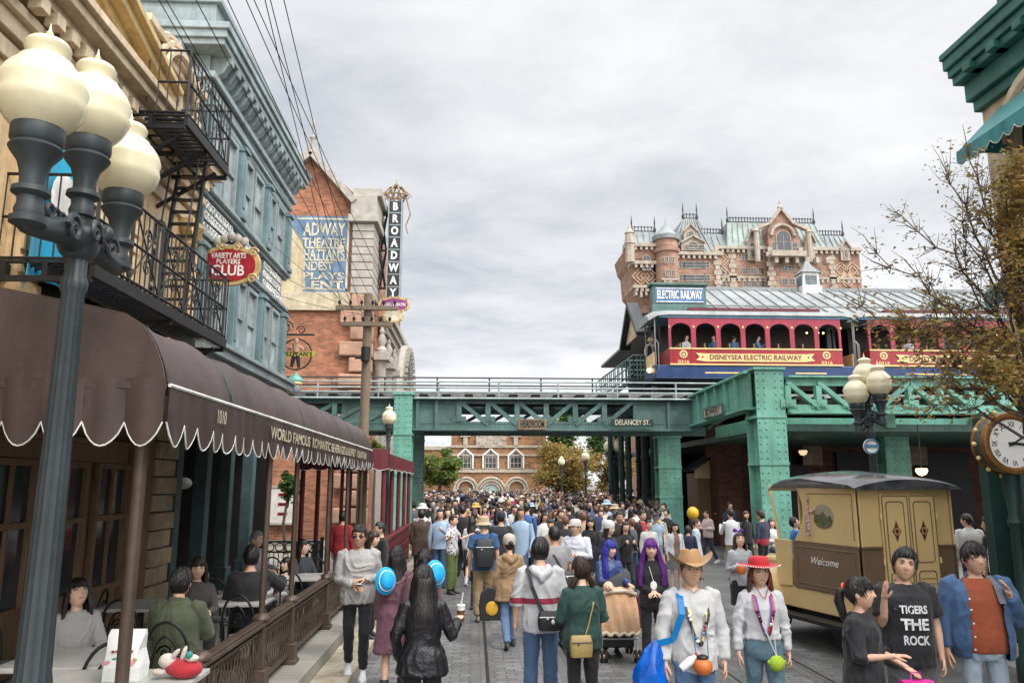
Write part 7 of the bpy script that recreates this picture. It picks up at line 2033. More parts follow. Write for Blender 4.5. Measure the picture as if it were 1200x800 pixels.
            m.rings(rs); m.rings([[HP((.075 * cos(a) * (1 if z == 0 else 1), -.085 + .095 * min(sin(a), .0) - .0, .035 + z + .01 * cos(a) ** 2)) for a in [2 * pi * j / 20 for j in range(20)]] for z in (0, .008)])
        elif k == 'bucket':
            rs = []
            for r, z in ((.135, .0), (.092, .045), (.09, .09), (.082, .12), (.05, .132), (.01, .134)): rs.append([HP((r * cos(a), r * 1.1 * sin(a), z)) for a in [2 * pi * j / 24 for j in range(24)]])
            m.rings(rs)
        elif k == 'beanie':
            rs = []
            for r, z in ((.093, -.0 + .0), (.097, .04), (.093, .09), (.072, .13), (.03, .15), (.005, .152)): rs.append([HP((r * cos(a), r * 1.16 * sin(a) + .01, z + .02)) for a in [2 * pi * j / 24 for j in range(24)]])
            m.rings(rs)
        elif k == 'ears':
            m.tube([HP((.085 * cos(a), .0, .085 + .06 * sin(a) - .03)) for a in [pi * j / 10 for j in range(11)]], .007, 6)
            for sx in (-1, 1): m.ell(HP((sx * .055, 0, .16)), (.042, .014, .036), 10, 8, M=HM)
            m.ell(HP((0, -.005, .145)), (.03, .015, .015), 8, 6, M=HM)
        elif k == 'hood':
            pass
        B(m, 'hat' if k not in ('wide',) else 'hat_trim', mt)
    if glasses:
        m = MB(); fy = head_point(.33, .1, 1).y - .012
        for sx in (-1, 1):
            if glasses == 'dark': m.ell(HP((sx * .032, fy, .008)), (.026, .006, .019), 12, 8, M=HM)
            else:
                m.tube([HP((sx * .032 + .025 * cos(a), fy + .004 * abs(cos(a)), .008 + .016 * sin(a))) for a in [2 * pi * j / 14 for j in range(15)]], .0022, 5)
            m.tube([HP((sx * .057, fy + .006, .012)), HP((sx * .074, -.03, .012)), HP((sx * .078, .01, .01))], .0025, 5)
        m.tube([HP((-.008, fy - .001, .012)), HP((.008, fy - .001, .012))], .0025, 5)
        B(m, 'sunglasses' if glasses == 'dark' else 'glasses', M_black if glasses == 'dark' else M_bronze)
    # world positions of useful points
    R = Matrix.Rotation(rz, 3, 'Z'); base = Vector(root.location)
    wp = lambda p: base + R @ (Vector(p) * s)
    info = dict(root=root, s=s, wp=wp, U=U, rz=rz, R=R)
    for i, nm in enumerate(('l', 'r')):
        sh, el, wr = [U(p) for p in ARM[i]]; d = (wr - el).normalized()
        info['hand_' + nm] = wp(wr + d * .075); info['wrist_' + nm] = wp(wr); info['sh_' + nm] = wp(sh); info['elbow_' + nm] = wp(el)
    info['loc'] = lambda x, y, z: wp(U((x, y, z)))
    info['head'] = wp(HP((0, 0, 0)))
    return info

# ---- far crowd: light meshes with five material slots (skin, hair, top, bottom, shoes)
def crowd_mesh(k):
    rnd = random.Random(100 + k); fem = k % 2; m = MB(); ph = (k // 2) % 4
    lx = .085; sw = (.18, .10, .0, .26)[ph]
    for sx in (-1, 1):
        f = sw * sx; hp = (sx * lx, 0, .86); kn = (sx * lx, -.55 * f - .02, .48); an = (sx * lx, f * .9, .08)
        skirt = fem and k % 3 == 1
        m.tube([hp, kn, an], [.085, .065, .048], 7, 0 if skirt else 3); m.ell((sx * lx, f * .9 - .05, .045), (.045, .12, .045), 7, 5, 4)
    if fem and k % 3 == 1: m.rings([[((.15 + .07 * i / 2) * cos(2 * pi * j / 12), (.11 + .06 * i / 2) * sin(2 * pi * j / 12), 1.0 - .45 * i / 2) for j in range(12)] for i in range(3)], 3)
    w = .19 if not fem else .165; long_ = .70 if k % 5 == 2 else .84
    m.rings([[(rx * cos(2 * pi * j / 12), ry * sin(2 * pi * j / 12), z) for j in range(12)] for z, rx, ry in ((long_, w * .98, .125), (1.04, w * .86, .115), (1.24, w * 1.0, .125), (1.36, w * .95, .10), (1.43, .07, .065))], 2)
    am = k % 6
    for sx in (-1, 1):
        if am == 3 or (am == 4 and sx > 0): pts = [(sx * w * .92, 0, 1.36), (sx * w * 1.15, -.12, 1.12), (sx * .08, -.32, 1.28)]
        elif am == 5 and sx < 0: pts = [(sx * w * .92, 0, 1.36), (sx * w * 1.2, -.2, 1.3), (sx * .14, -.28, 1.56)]
        else: pts = [(sx * w * .92, 0, 1.36), (sx * w * 1.22, .03 * sx, 1.1), (sx * w * 1.2, -.10 * sx - .04, .86)]
        m.tube(pts, [.058, .05, .042], 7, 2); m.ell(pts[-1], (.04, .045, .05), 6, 5, 0)
    m.tube([(0, 0, 1.40), (0, -.01, 1.5)], .05, 7, 0)
    m.rings([[tuple(Vector((0, -.012, 1.582)) + head_point(2 * pi * j / 12, max(-.99, min(.99, -cos(pi * i / 9))), 1)) for j in range(12)] for i in range(10)], 0)
    rs = []
    for i in range(11):
        dzv = max(-.99, min(.99, -cos(pi * i / 10))); ring = []
        for j in range(14):
            u = 2 * pi * j / 14; uu = abs((u + pi) % (2 * pi) - pi); line = .42 + (-.25 - .42) * sstep(.8, 1.5, uu) - .35 * sstep(1.6, 2.4, uu); kk = sstep(line - .08, line + .08, dzv)
            ring.append(tuple(Vector((0, -.012, 1.582)) + head_point(u, dzv, 1, False) * (.88 + kk * (.28 + .04 * rnd.random()))))
        rs.append(ring)
    m.rings(rs, 1)
    if fem and k % 4 != 3:
        L_ = 1.28 if k % 4 == 1 else 1.42
        m.rings([[(r * cos(pi * j / 7) * 1.0, .03 + ry * sin(pi * j / 7), z) for j in range(8)] + [(r * .8 * cos(pi * j / 7), .03 + ry * .5 * sin(pi * j / 7), z) for j in range(7, -1, -1)] for r, ry, z in ((.09, .09, 1.62), (.105, .10, 1.5), (.12, .12, L_), (.08, .10, L_ - .06))], 1)
    if k % 7 == 5: m.ell((0, .19, 1.2), (.14, .09, .2), 10, 7, 4)
    if k % 9 == 4: m.rings([[(r * cos(2 * pi * j / 12), -.01 + r * 1.1 * sin(2 * pi * j / 12), z) for j in range(12)] for r, z in ((.15, 1.62), (.1, 1.66), (.09, 1.73), (.02, 1.75))], 2)
    return m
# ================================================================== PEOPLE: who stands where
def top_at(px, py, H, z0=.01):
    p = pt(px, py, Z=z0 + H); return (p.x, p.y, z0)
def st(c, kind='long', **k): return dict(col=c, kind=kind, **k)
def tro(c, **k): return dict(kind='trousers', col=c, **k)
BLK = (.013, .013, .015); JEAN = (.055, .105, .19); WHT = (.60, .60, .60); GRY = (.30, .30, .30)
WSH = (.55, .55, .54)
A_side = ((.22, .02, -1), (.05, -.18, -1))
P_ = {}
# ---- foreground group
P_['leather'] = person('woman seen from behind in a black leather jacket holding an iced drink', top_at(497, 663, 1.64), 1.64, pi + .05, 'f', 0, ('long', 'black'), st((.010, .010, .012), 'jacket', hem=.80, flare=.045, ease=.022, tex='plain', rough=.38, bump=.35, folds=.006, ff=10), tro(BLK), arms=(((.42, .0, -1), (.30, -1, .45)), ((.34, .12, -1), (-.2, -.45, -1))), head=(.1, -.05, 0))
P_['mauve'] = person('woman in a long mauve dress and black ankle boots seen from behind', top_at(465, 640, 1.62), 1.62, pi - .1, 'f', 1, ('long', 'black'), st((.13, .055, .075), 'dress', hem=.50, flare=.05, ease=.03, boots=.28, folds=.010), dict(kind='none', col=BLK), arms=('rest', 'rest'), legs='step', head=(.0, .1, 0))
P_['ponytail'] = person('woman with a short dark ponytail walking behind the leather jacket', top_at(497, 644, 1.60), 1.60, pi - .2, 'f', 0, ('pony', 'black'), st((.13, .06, .08)), tro(BLK), head=(.3, .1, 0))
P_['shades'] = person('young man in heathered grey sweater and sunglasses stepping along the kerb', top_at(422, 614, 1.74, .12), 1.74, .12, 'm', 2, ('short', 'black'), st((.34, .33, .315), ease=.03, tex='dress', col2=(.22, .215, .21), scale=60, bag=.02, folds=.009), tro((.012, .012, .014), ease=.004), shoes=(.62, .62, .6), arms=('front', ((.2, .06, -1), (-.75, -.8, .02))), legs='walk2', head=(-.15, .05, 0), glasses='dark')
P_['cape'] = person('woman in a tan hooded cape and blue jeans with a pale knitted hat', top_at(597, 627, 1.58), 1.58, pi + .15, 'f', 0, ('bun', 'dark'), st((.27, .17, .09), 'hoodie', hem=.74, flare=.06, ease=.035, folds=.010), tro((.10, .17, .29)), shoes=(.03, .03, .03), arms=(((.3, -.2, -1), (-.1, -.5, -.8)), 'rest'), legs='walk', head=(0, .05, 0), hat=('beanie', (.42, .36, .30)))
P_['stripe'] = person('man in pale grey hoodie with a crimson stripe and blue jeans seen from behind', top_at(633, 631, 1.76), 1.76, pi, 'm', 1, ('short', 'black'), st((.42, .42, .43), 'hoodie', sleeve=.85, ease=.022, hem=.80, bands=[(1.075, 1.135, (.25, .02, .045))], folds=.009), tro(JEAN, ease=.014), arms=(((.22, .1, -1), (-.05, -.6, -.8)), ((.26, .06, -1), (.04, -.28, -1))), head=(-.2, .0, 0))
P_['green'] = person('woman in a dark green sweater and black trousers with two low bunches of hair', top_at(681, 653, 1.62), 1.62, pi + .1, 'f', 0, ('twin', 'dark'), st((.011, .042, .034), ease=.03, hem=.82, bag=.02, folds=.009), tro(BLK, ease=.006), arms=(((.3, -.05, -1), (-.5, -.8, -.1)), ((.3, -.05, -1), (-.5, -.8, -.1))), head=(.15, .05, 0))
P_['cowboy'] = person('young man in pale grey shirt and jeans wearing a tan cowboy hat', top_at(808, 646, 1.76), 1.76, .05, 'm', 1, ('bangs', 'brown'), st((.47, .47, .47), ease=.022, hem=.80, folds=.009, collar=1), tro((.075, .14, .25), ease=.012), arms=(((.26, .02, -1), (.03, -.2, -1)), ((.26, .05, -1), (.0, -.16, -1))), legs='walk', head=(-.1, .06, .0), hat=('cowboy', (.34, .20, .085)))
P_['redhat'] = person('woman in white long sleeved top and jeans wearing a wide red hat', top_at(888, 652, 1.66), 1.66, -.08, 'f', 0, ('long', 'brown'), st((.52, .52, .53), 'shirt', hem=.98, ease=.018, folds=.008), tro((.10, .17, .22), ease=.01), arms=(((.26, .03, -1), (.06, -.12, -1)), ((.26, .03, -1), (.06, -.12, -1))), legs='walk2', head=(.05, .05, 0), hat=('wide', (.40, .012, .02)), lip=True)
P_['girl'] = person('girl in black with a long ponytail turned towards the boy beside her', top_at(1004, 677, 1.60), 1.60, .85, 'f', 1, ('pony_bangs', 'black'), st(BLK, 'dress', hem=.5, flare=.04, ease=.028, sleeve=.85, folds=.009), tro(BLK), arms=(((.2, -.1, -1), (-.3, -1, .15)), ((.1, -.35, -1), (-.4, -.9, -.35))), head=(.1, .1, 0))
P_['boy'] = person('boy in a black printed tee shirt and grey shorts holding a shoulder strap', top_at(1055, 644, 1.77), 1.77, -.12, 'm', 1, ('mop', 'black'), st(BLK, 'tee', sleeve=.5, ease=.042, hem=.80, folds=.007), dict(kind='shorts', col=(.075, .075, .078), ease=.012), shoes=(.05, .05, .05), arms=(((.12, -.2, -1), (.05, -.45, 1)), ((.22, .0, -1), (.02, -.15, -1))), head=(-.25, .12, .15))
P_['denim'] = person('stout man in denim shirt over an orange tee wearing glasses', top_at(1138, 636, 1.82), 1.82, -.25, 'm', 1, ('bangs', 'black'), st((.26, .058, .020), 'tee', ease=.014, sleeve=.3, hem=.86, folds=.004, over=st((.045, .095, .19), 'shirt', ease=.036, hem=.82, open=.13, folds=.008)), tro((.30, .36, .42), ease=.002), arms=(((.22, .05, -1), (.04, -.15, -1)), ((.32, -.12, -1), (-.42, -.55, .95))), head=(.15, .05, 0), glasses='clear', girth=1.22)
# ---- middle distance
def mid(key, label, px, py, H, rz, sex='m', skin=0, hair=('short', 'black'), top=None, bottom=None, z0=.01, **k):
    pos = k.pop('pos', None) or top_at(px, py, H, z0)
    k.setdefault('hi', False); P_[key] = person(label, pos, H, rz, sex, skin, hair, top, bottom, **k); return P_[key]
mid('browncoat', 'man in a long brown coat seen from behind near the green column', 494, 597, 1.70, pi, 'm', 1, ('mop', 'black'), st((.062, .040, .026), 'jacket', hem=.62, flare=.03, ease=.035), tro(BLK))
mid('bagwoman', 'woman in black jacket and jeans holding a grey bag in front', 515, 603, 1.60, .5, 'f', 0, ('bangs', 'dark'), st((.10, .10, .10), 'tee', over=st(BLK, 'jacket', hem=.75, open=.06)), tro((.03, .055, .11)), arms=('bent', 'bent'), head=(.2, .25, 0))
mid('floral', 'person in patterned shirt and olive green trousers near the kerb', 530, 603, 1.66, 1.1, 'f', 0, ('short', 'dark'), st((.5, .48, .48), 'tee', sleeve=.5, tex='dress', col2=(.08, .05, .12), scale=16), tro((.085, .115, .028), leg=1.15, ease=.018), arms=('out', 'out'))
mid('whitetop', 'woman with long black hair in white top and black shorts walking away', 553, 604, 1.58, pi - .2, 'f', 0, ('long', 'black'), st((.55, .55, .55), ease=.025), dict(kind='shorts', col=BLK, ease=.03), shoes=(.55, .55, .55), socks=((.5, .5, .5), .2), legs='walk')
mid('backpack', 'man in blue tee and khaki trousers with a black backpack and pale hat', 567, 605, 1.76, pi + .05, 'm', 1, ('crop', 'grey'), st((.028, .085, .20), 'tee', sleeve=.5, ease=.025), tro((.25, .18, .095), leg=1.15, ease=.018), shoes=(.15, .1, .06), hat=('bucket', (.42, .33, .2)), legs='step', hi=True)
mid('blackman', 'man in black top and dark cap beside the backpack wearer', 587, 600, 1.74, pi, 'm', 1, ('crop', 'black'), st((.016, .018, .022), ease=.03), tro(BLK), hat=('cap', (.02, .02, .025)))
mid('navyhood', 'woman with long brown hair in a navy hooded jacket', 608, 598, 1.68, pi - .15, 'f', 0, ('long', 'dark'), st((.022, .038, .10), 'hoodie', ease=.03), tro(BLK))
mid('greytee', 'man in grey tee with dark hair and a brown strap over his shoulder', 650, 617, 1.70, pi + .2, 'm', 2, ('short', 'black'), st((.24, .235, .24), 'tee', sleeve=.5, ease=.028), tro(BLK))
mid('folded', 'man in pale blue shirt and light cap standing with folded arms', 675, 609, 1.72, -.45, 'm', 1, ('short', 'brown'), st((.54, .56, .62), 'shirt', ease=.025, hem=.92), tro(BLK), arms=('cross', 'cross'), head=(-.35, .0, 0), hat=('cap', (.5, .46, .42)), hi=True)
mid('bluewig', 'woman with a long bright blue wig behind the stroller', 713, 634, 1.53, .25, 'f', 0, ('wig', 'blue'), st((.035, .06, .17), 'jacket', ease=.03, tex='plain', rough=.4), tro(BLK), arms=('push', 'push'), head=(.45, .0, 0), hi=True)
mid('purplewig', 'woman with a long purple wig dressed all in black', 762, 632, 1.62, -.05, 'f', 0, ('wig', 'purple'), st(BLK, ease=.015), tro(BLK, ease=.006), arms=('front', 'front'), head=(-.05, .0, 0), hi=True)
mid('ears', 'person in grey sweatshirt with a purple eared headband', 866, 624, 1.56, .1, 'f', 0, ('bob', 'dark'), st((.34, .35, .37), ease=.03), dict(kind='shorts', col=BLK, ease=.03), arms=('bent', 'rest'), head=(-.15, .25, 0), hat=('ears', (.10, .02, .20)), hi=True)
mid('beard', 'bearded man in black shirt with rolled sleeves in the crowd front', 725, 599, 1.74, .15, 'm', 2, ('short', 'black'), st((.018, .019, .021), 'shirt', sleeve=.8, ease=.03), tro((.05, .07, .09)), arms=('bent', 'rest'))
mid('beanie', 'woman in black with a white knitted beanie in the crowd front', 713, 612, 1.60, .5, 'f', 0, ('long', 'black'), st((.016, .015, .02)), tro(BLK), hat=('beanie', (.55, .54, .52)), arms=('bent', 'rest'), head=(.3, 0, 0))
mid('blackdress', 'woman in a black dress with shoulder length hair in the crowd front', 692, 606, 1.60, -.2, 'f', 0, ('long', 'black'), st(BLK, 'dress', hem=.5, flare=.05), dict(kind='none', col=BLK))
mid('whitedress', 'woman in a white lace top with black hair in the crowd front', 655, 599, 1.60, -.1, 'f', 0, ('long', 'black'), st((.52, .51, .5), ease=.025), dict(kind='skirt', col=(.45, .44, .42)))
mid('redvest', 'person in black jacket open over a red shirt in the crowd front', 752, 598, 1.68, .4, 'm', 1, ('short', 'black'), st((.42, .02, .03), over=st(BLK, 'jacket', open=.1, hem=.6)), tro(BLK))
mid('cream', 'woman in cream cardigan with a beige bag beside the scarf wearer', 760, 609, 1.52, .1, 'f', 0, ('bun', 'dark'), st((.55, .52, .48), 'tee', over=st((.5, .49, .46), 'jacket', open=.05)), dict(kind='skirt', col=(.5, .48, .44)))
mid('bluetop', 'person in pale blue top and dark round hat in the crowd front', 768, 602, 1.55, -.2, 'm', 0, ('short', 'black'), st((.26, .36, .46), 'tee', sleeve=.5), tro((.2, .25, .3)), hat=('bucket', (.03, .03, .035)))
mid('scarf', 'woman in white jacket with two dark plaits and a brown scarf', 790, 611, 1.50, .05, 'f', 0, ('long', 'black'), st((.22, .13, .08), over=st((.52, .52, .53), 'jacket', open=.07)), dict(kind='skirt', col=(.12, .11, .11)))
mid('navykid', 'child in a dark navy jacket bending in front of the green column', 806, 616, 1.35, pi - .4, 'm', 1, ('short', 'dark'), st((.022, .025, .055)), tro(BLK))
mid('paleblue', 'person in pale blue shirt under the bridge beside a white bag', 815, 608, 1.45, 1.2, 'f', 0, ('bun', 'dark'), st((.42, .50, .56)), dict(kind='skirt', col=(.5, .5, .5)))
p = pt(829, 602, Y=23.5)
mid('pink', 'man in pale pink shirt striding right under the bridge', 0, 0, 1.55, -1.3, 'm', 1, ('crop', 'black'), st((.46, .36, .34), ease=.03), tro((.02, .028, .05)), pos=(p.x, 23.5, .01), legs='walk', arms=('push', 'bent'), shoes=(.5, .5, .5))
p = pt(903, 622, Y=20.6)
mid('sitphone', 'person in cream jacket sitting on the column plinth looking at a phone', 0, 0, 1.62, .25, 'f', 0, ('bob', 'dark'), st((.52, .51, .47), ease=.03), tro((.03, .04, .08)), pos=(p.x, 20.5, .16), legs='sit', arms=('phone', 'phone'), head=(0, .4, 0))
p = pt(886, 610, Y=20)
mid('navyred', 'person in navy and red jacket standing beside the column plinth', 0, 0, 1.66, pi + .6, 'm', 1, ('mop', 'dark'), st((.025, .03, .06), bands=[(.8, 1.0, (.3, .02, .03))]), tro(BLK), pos=(p.x, 19.6, .01))
p = pt(933, 628, Y=17)
mid('bluecoat', 'person in bright blue jacket seen through the truck cab opening', 0, 0, 1.6, 1.3, 'm', 1, ('short', 'black'), st((.02, .12, .34), ease=.03), tro(BLK), pos=(p.x, 17, .01), arms=('phone', 'phone'), head=(0, .4, 0))
p = pt(1160, 597, Y=12.6)
mid('blackright', 'man in black seen from behind carrying a white tote at the right', 0, 0, 1.78, pi + .5, 'm', 1, ('mop', 'black'), st(BLK, 'tee', sleeve=.5, ease=.03), tro(BLK), pos=(p.x, 12.6, .02), head=(.3, 0, 0))
p = pt(1133, 600, Y=15)
mid('whiteright', 'man in white shirt behind the truck at the right', 0, 0, 1.74, pi - .3, 'm', 1, ('short', 'black'), st((.5, .5, .5), 'shirt', ease=.03), tro(BLK), pos=(p.x, 15, .01), head=(.8, 0, 0))
p = pt(1160, 590, Y=16)
mid('greyhood', 'person with a grey hood behind the man in black at the right', 0, 0, 1.7, .8, 'f', 0, ('bob', 'dark'), st((.3, .3, .3), 'hoodie'), tro(BLK), pos=(p.x + .2, 16, .01))
# ---- terrace
def sit(key, label, px, py, H, rz, *a, **k):
    hz_ = .27 + H * .735
    return mid(key, label, 0, 0, H, rz, *a, pos=k.pop('pos', None) or (lambda q: (min(q.x, -2.62), q.y, .27))(pt(px, py, Z=hz_)), legs='sit', **k)
g_ = sit('greenjkt', 'man in an olive green jacket seated with his back to the camera', 281, 676, 1.70, pi, 'm', 1, ('short', 'black'), st((.062, .072, .040), 'jacket', ease=.035), tro(BLK), arms=('table', 'table'), hi=True)
c = [o for o in COL.objects if o.get('label') == 'iron cafe chair under the man in the green jacket'][0]; c.location = (g_['root'].location.x, g_['root'].location.y - .02, .27); c.rotation_euler.z = pi
sit('blackseat', 'person in black seated beside the railing pole with an arm stretched out', 318, 648, 1.72, pi + .25, 'm', 1, ('mop', 'black'), st(BLK, ease=.04), tro(BLK), arms=(((.6, -.5, -.5), (.1, -1, .3)), 'table'))
sit('oldman', 'grey haired man in grey seated facing right in the terrace', 299, 628, 1.70, 1.3, 'm', 0, ('short', 'grey'), st((.26, .26, .27), ease=.03), tro((.1, .1, .1)), arms=('table', 'table'), lip=False)
sit('childseat', 'child in white seated at a table behind the terrace railing', 357, 658, 1.35, -.5, 'f', 0, ('bob', 'black'), st((.5, .5, .5)), tro(BLK), arms=('table', 'table'), head=(.0, .2, 0))
sit('farleft', 'woman with long black hair in pale sweater seated at far left', 92, 688, 1.62, .75, 'f', 0, ('long', 'black'), st((.36, .34, .33), ease=.03), tro((.12, .2, .3)), arms=('table', 'table'), head=(0, .35, 0), hi=True)
sit('tanseat', 'person in a tan top seated at the extreme left edge', 8, 646, 1.66, pi, 'f', 1, ('bob', 'black'), st((.34, .19, .11), ease=.04), tro(BLK), arms=('table', 'table'))
sit('darkseat', 'dark haired woman seated near the ring fence of the terrace', 384, 637, 1.58, .9, 'f', 0, ('long', 'black'), st((.03, .035, .04)), tro(BLK), arms=('table', 'table'), head=(.3, .2, 0))
sit('stripeseat', 'person in dark clothes seated in the shaded middle of the terrace', 232, 660, 1.62, .4, 'f', 0, ('bob', 'dark'), st((.06, .055, .05)), tro(BLK), arms=('table', 'table'))
mid('redshirt', 'person in red shirt standing beyond the terrace poles', 402, 599, 1.55, pi - .3, 'm', 1, ('short', 'black'), st((.34, .02, .03), 'tee'), tro((.2, .1, .12)), z0=.27)
mid('stallman', 'man in black standing behind the maroon stall panel', 447, 612, 1.45, -1.2, 'm', 1, ('short', 'black'), st(BLK), tro(BLK), z0=.27)
mid('stallpale', 'person in pale top beside the maroon stall', 436, 622, 1.42, 1.2, 'f', 0, ('bob', 'dark'), st((.5, .45, .42)), tro(BLK), z0=.27)
mid('columnman', 'dark haired person in grey standing just right of the left bridge column', 485, 588, 1.70, pi, 'm', 1, ('short', 'black'), st((.12, .12, .125)), tro(BLK))

# ================================================================== THINGS THEY CARRY
def ribbon(m, pts, w, th=.004, mat_=0, up=(0, 0, 1)):
    for a, b in zip(pts[:-1], pts[1:]): m.bar(a, b, w, th, up=up, mat=mat_)
# iced drink
q = P_['leather']['hand_l']
t = thing('drink_cup', 'clear plastic cup of iced coffee with a white straw', 'drink', q)
m = MB(); m.lathe([(.030, -.06), (.033, -.0), (.036, .04)], q, 16); m.build('coffee', mat('iced_coffee', (.12, .05, .02), .2), t)
m = MB(); m.lathe([(.038, .042), (.039, .07), (.041, .075), (.041, .085), (.03, .09), (.001, .09)], q, 16); m.build('lid', M_white, t)
MB().cyl(q + Vector((0, 0, .085)), q + Vector((.02, 0, .19)), .005).build('straw', M_white, t)
# blue sun hats hanging on two backs
M_bh = mat('cyan_hat', (.0, .30, .62), .55, kind='fabric')
for key, px, py, lb in (('mauve', 453, 680, 'bright blue hat hanging on the back of the woman in mauve'), ('ponytail', 511, 672, 'bright blue hat hanging behind the woman with the ponytail')):
    yy = P_[key]['root'].location.y - .24; q = pt(px, py, Y=yy)
    t = thing('sun_hat', lb, 'hat', q, 0, 'bright blue hats')
    m = MB(); Mx = Matrix.Rotation(pi / 2 - .2, 3, 'X') @ Matrix.Rotation(.5, 3, 'Y')
    m.lathe([(.001, .07), (.05, .068), (.08, .048), (.092, .01), (.095, .0), (.125, -.02), (.127, -.026), (.094, -.01), (.08, -.01)], q, 24, M=Mx, sy=1.2); m.build('crown', M_bh, t)
    m = MB(); m.lathe([(.094, .004), (.097, .006), (.096, .016), (.092, .018)], q, 24, M=Mx, sy=1.2); m.build('band', M_white, t)
# phone
q = (P_['shades']['hand_l'] + P_['shades']['hand_r']) / 2
t = thing('mobile_phone', 'white phone held by the man in sunglasses', 'phone', q); MB().box(q.x - .035, q.x + .035, q.y - .07, q.y + .07, q.z, q.z + .009).build('body', M_white, t); MB().box(q.x - .03, q.x + .03, q.y - .06, q.y + .06, q.z + .0095, q.z + .011).build('screen', M_glass, t)
def worn_bag(key, label, name, c, r, col, strap=None, flap=True, box=False, cat='bag', swt=.03):
    """bag hanging at local point c of a person, with a strap along local points"""
    I = P_[key]; W_ = I['loc']; q = W_(*c)
    t = thing(name, label, cat, q); R = I['R']
    mt = cloth(col, 'plain', .5, bump=.3, bscale=40)
    m = MB(); rs = []
    for z, fw, fd in ((-1, .72, .5), (-.9, .92, .85), (-.3, 1.0, 1.0), (.4, .98, .9), (.85, .9, .55), (1, .84, .3)):
        rs.append([q + R @ Vector(((abs(cos(a)) ** .5) * (1 if cos(a) > 0 else -1) * r[0] * fw, (abs(sin(a)) ** .5) * (1 if sin(a) > 0 else -1) * r[1] * fd, z * r[2])) for a in [2 * pi * j / 20 for j in range(20)]])
    m.rings(rs); m.build('pouch', mt, t)
    if flap:
        m = MB(); m.tube([q + R @ Vector((x * r[0] * .9, r[1] * 1.0, r[2] * .45)) for x in (-1, -.5, 0, .5, 1)], .006, 6); m.ell(q + R @ Vector((.3 * r[0], r[1] * 1.02, .3 * r[2])), (.012, .008, .012), 8, 6); m.build('zip', M_white if sum(col) < .1 else M_bronze, t)
    if strap:
        m = MB(); pts = [W_(*p) for p in strap]
        fine = []
        for a, b in zip(pts[:-1], pts[1:]): fine += [a.lerp(b, i / 4) for i in range(4)]
        m.tube(fine + [pts[-1]], swt, 8, flat=.22) if False else None
        for a, b in zip(fine, fine[1:] + [pts[-1]]):
            up = R @ Vector((0, 1, 0)); m.bar(a, b, swt, .006, up=up)
        m.build('strap', mt, t)
    return t
# local +Y is the back of a person; people seen from behind carry bags on the +Y side
worn_bag('stripe', 'black cross body bag on the back of the striped hoodie', 'cross_body_bag', (-.09, .19, .93), (.14, .06, .095), (.014, .014, .016), [(.15, .02, 1.43), (.125, .125, 1.38), (.10, .165, 1.25), (.03, .170, 1.08), (-.02, .185, .98)], swt=.04)
I = P_['stripe']; q = I['loc'](-.10, .26, .93); t = thing('key_charm', 'small white charm hanging on the black cross body bag', 'charm', q); MB().ell(q, (.018, .012, .022)).build('charm_body', M_white, t); MB().cyl(q + Z1 * .02, q + Z1 * .06, .004).build('cord', M_white, t)
worn_bag('green', 'small mustard pouch hanging behind the dark green sweater', 'shoulder_pouch', (.06, .19, .87), (.11, .05, .10), (.27, .19, .065), [(-.13, .0, 1.39), (-.08, .15, 1.25), (-.02, .165, 1.05), (.02, .185, .95)], swt=.012)
worn_bag('backpack', 'black backpack on the man in the blue tee', 'backpack', (0, .22, 1.12), (.17, .09, .24), (.018, .02, .024), [(-.11, .08, 1.42), (-.12, .15, 1.36)])
worn_bag('greytee', 'brown leather shoulder bag on the man in grey', 'shoulder_bag', (-.16, .14, .95), (.11, .05, .13), (.035, .03, .03), [(.12, .0, 1.41), (.06, .14, 1.3), (-.06, .15, 1.1)], swt=.035)
worn_bag('bagwoman', 'grey handbag held in front by the woman in black', 'handbag', (0, -.30, .98), (.14, .06, .12), (.16, .13, .10), None)
worn_bag('cream', 'beige shoulder bag on the woman in the cream cardigan', 'shoulder_bag', (.0, -.2, 1.1), (.10, .05, .15), (.30, .22, .12), [(.12, -.02, 1.41), (.05, -.14, 1.25)])
worn_bag('boy', 'dark shoulder strap bag worn by the boy in black', 'rucksack', (0, .20, 1.15), (.14, .07, .2), (.03, .04, .07), [(-.10, .03, 1.43), (-.11, -.08, 1.38), (-.12, -.135, 1.24)], swt=.05)
worn_bag('denim', 'grey shoulder bag behind the man in denim', 'rucksack', (.10, .22, 1.1), (.15, .08, .2), (.12, .13, .16), [(.11, .03, 1.44), (.12, -.10, 1.38), (.13, -.17, 1.25)], swt=.05)
# tote of the man in black
q = pt(1172, 655, Y=12.1)
t = thing('tote_bag', 'white cloth tote with faint green and pink print at the right', 'bag', q)
m = MB(); m.rings([[q + Vector((x * w, y, z)) for x, y in ((-1, -.03), (1, -.03), (1, .03), (-1, .03))] for w, z in ((.18, -.21), (.19, 0), (.17, .2))], smooth=False); m.build('cloth_body', mat('white_cotton', (.6, .6, .58), .8, kind='fabric'), t, bevel=.01)
m = MB(); m.tube([q + Vector((-.1, 0, .2)), q + Vector((-.06, .05, .45)), q + Vector((.02, .1, .55)), q + Vector((.08, .05, .45)), q + Vector((.1, 0, .2))], .012, 6); m.build('handle', M_white, t)
m = MB()
for k, (x, z, r, c_) in enumerate(((-.08, .05, .05, 0), (.02, -.06, .04, 1), (.08, .04, .035, 2), (.04, .1, .03, 2), (-.03, -.12, .03, 1))): m.ell(q + Vector((x, -.032, z)), (r, .004, r * .8), 10, 4, c_)
m.build('print', [L_g1, mat('pink_print', (.5, .15, .2), .6), M_dark], t)
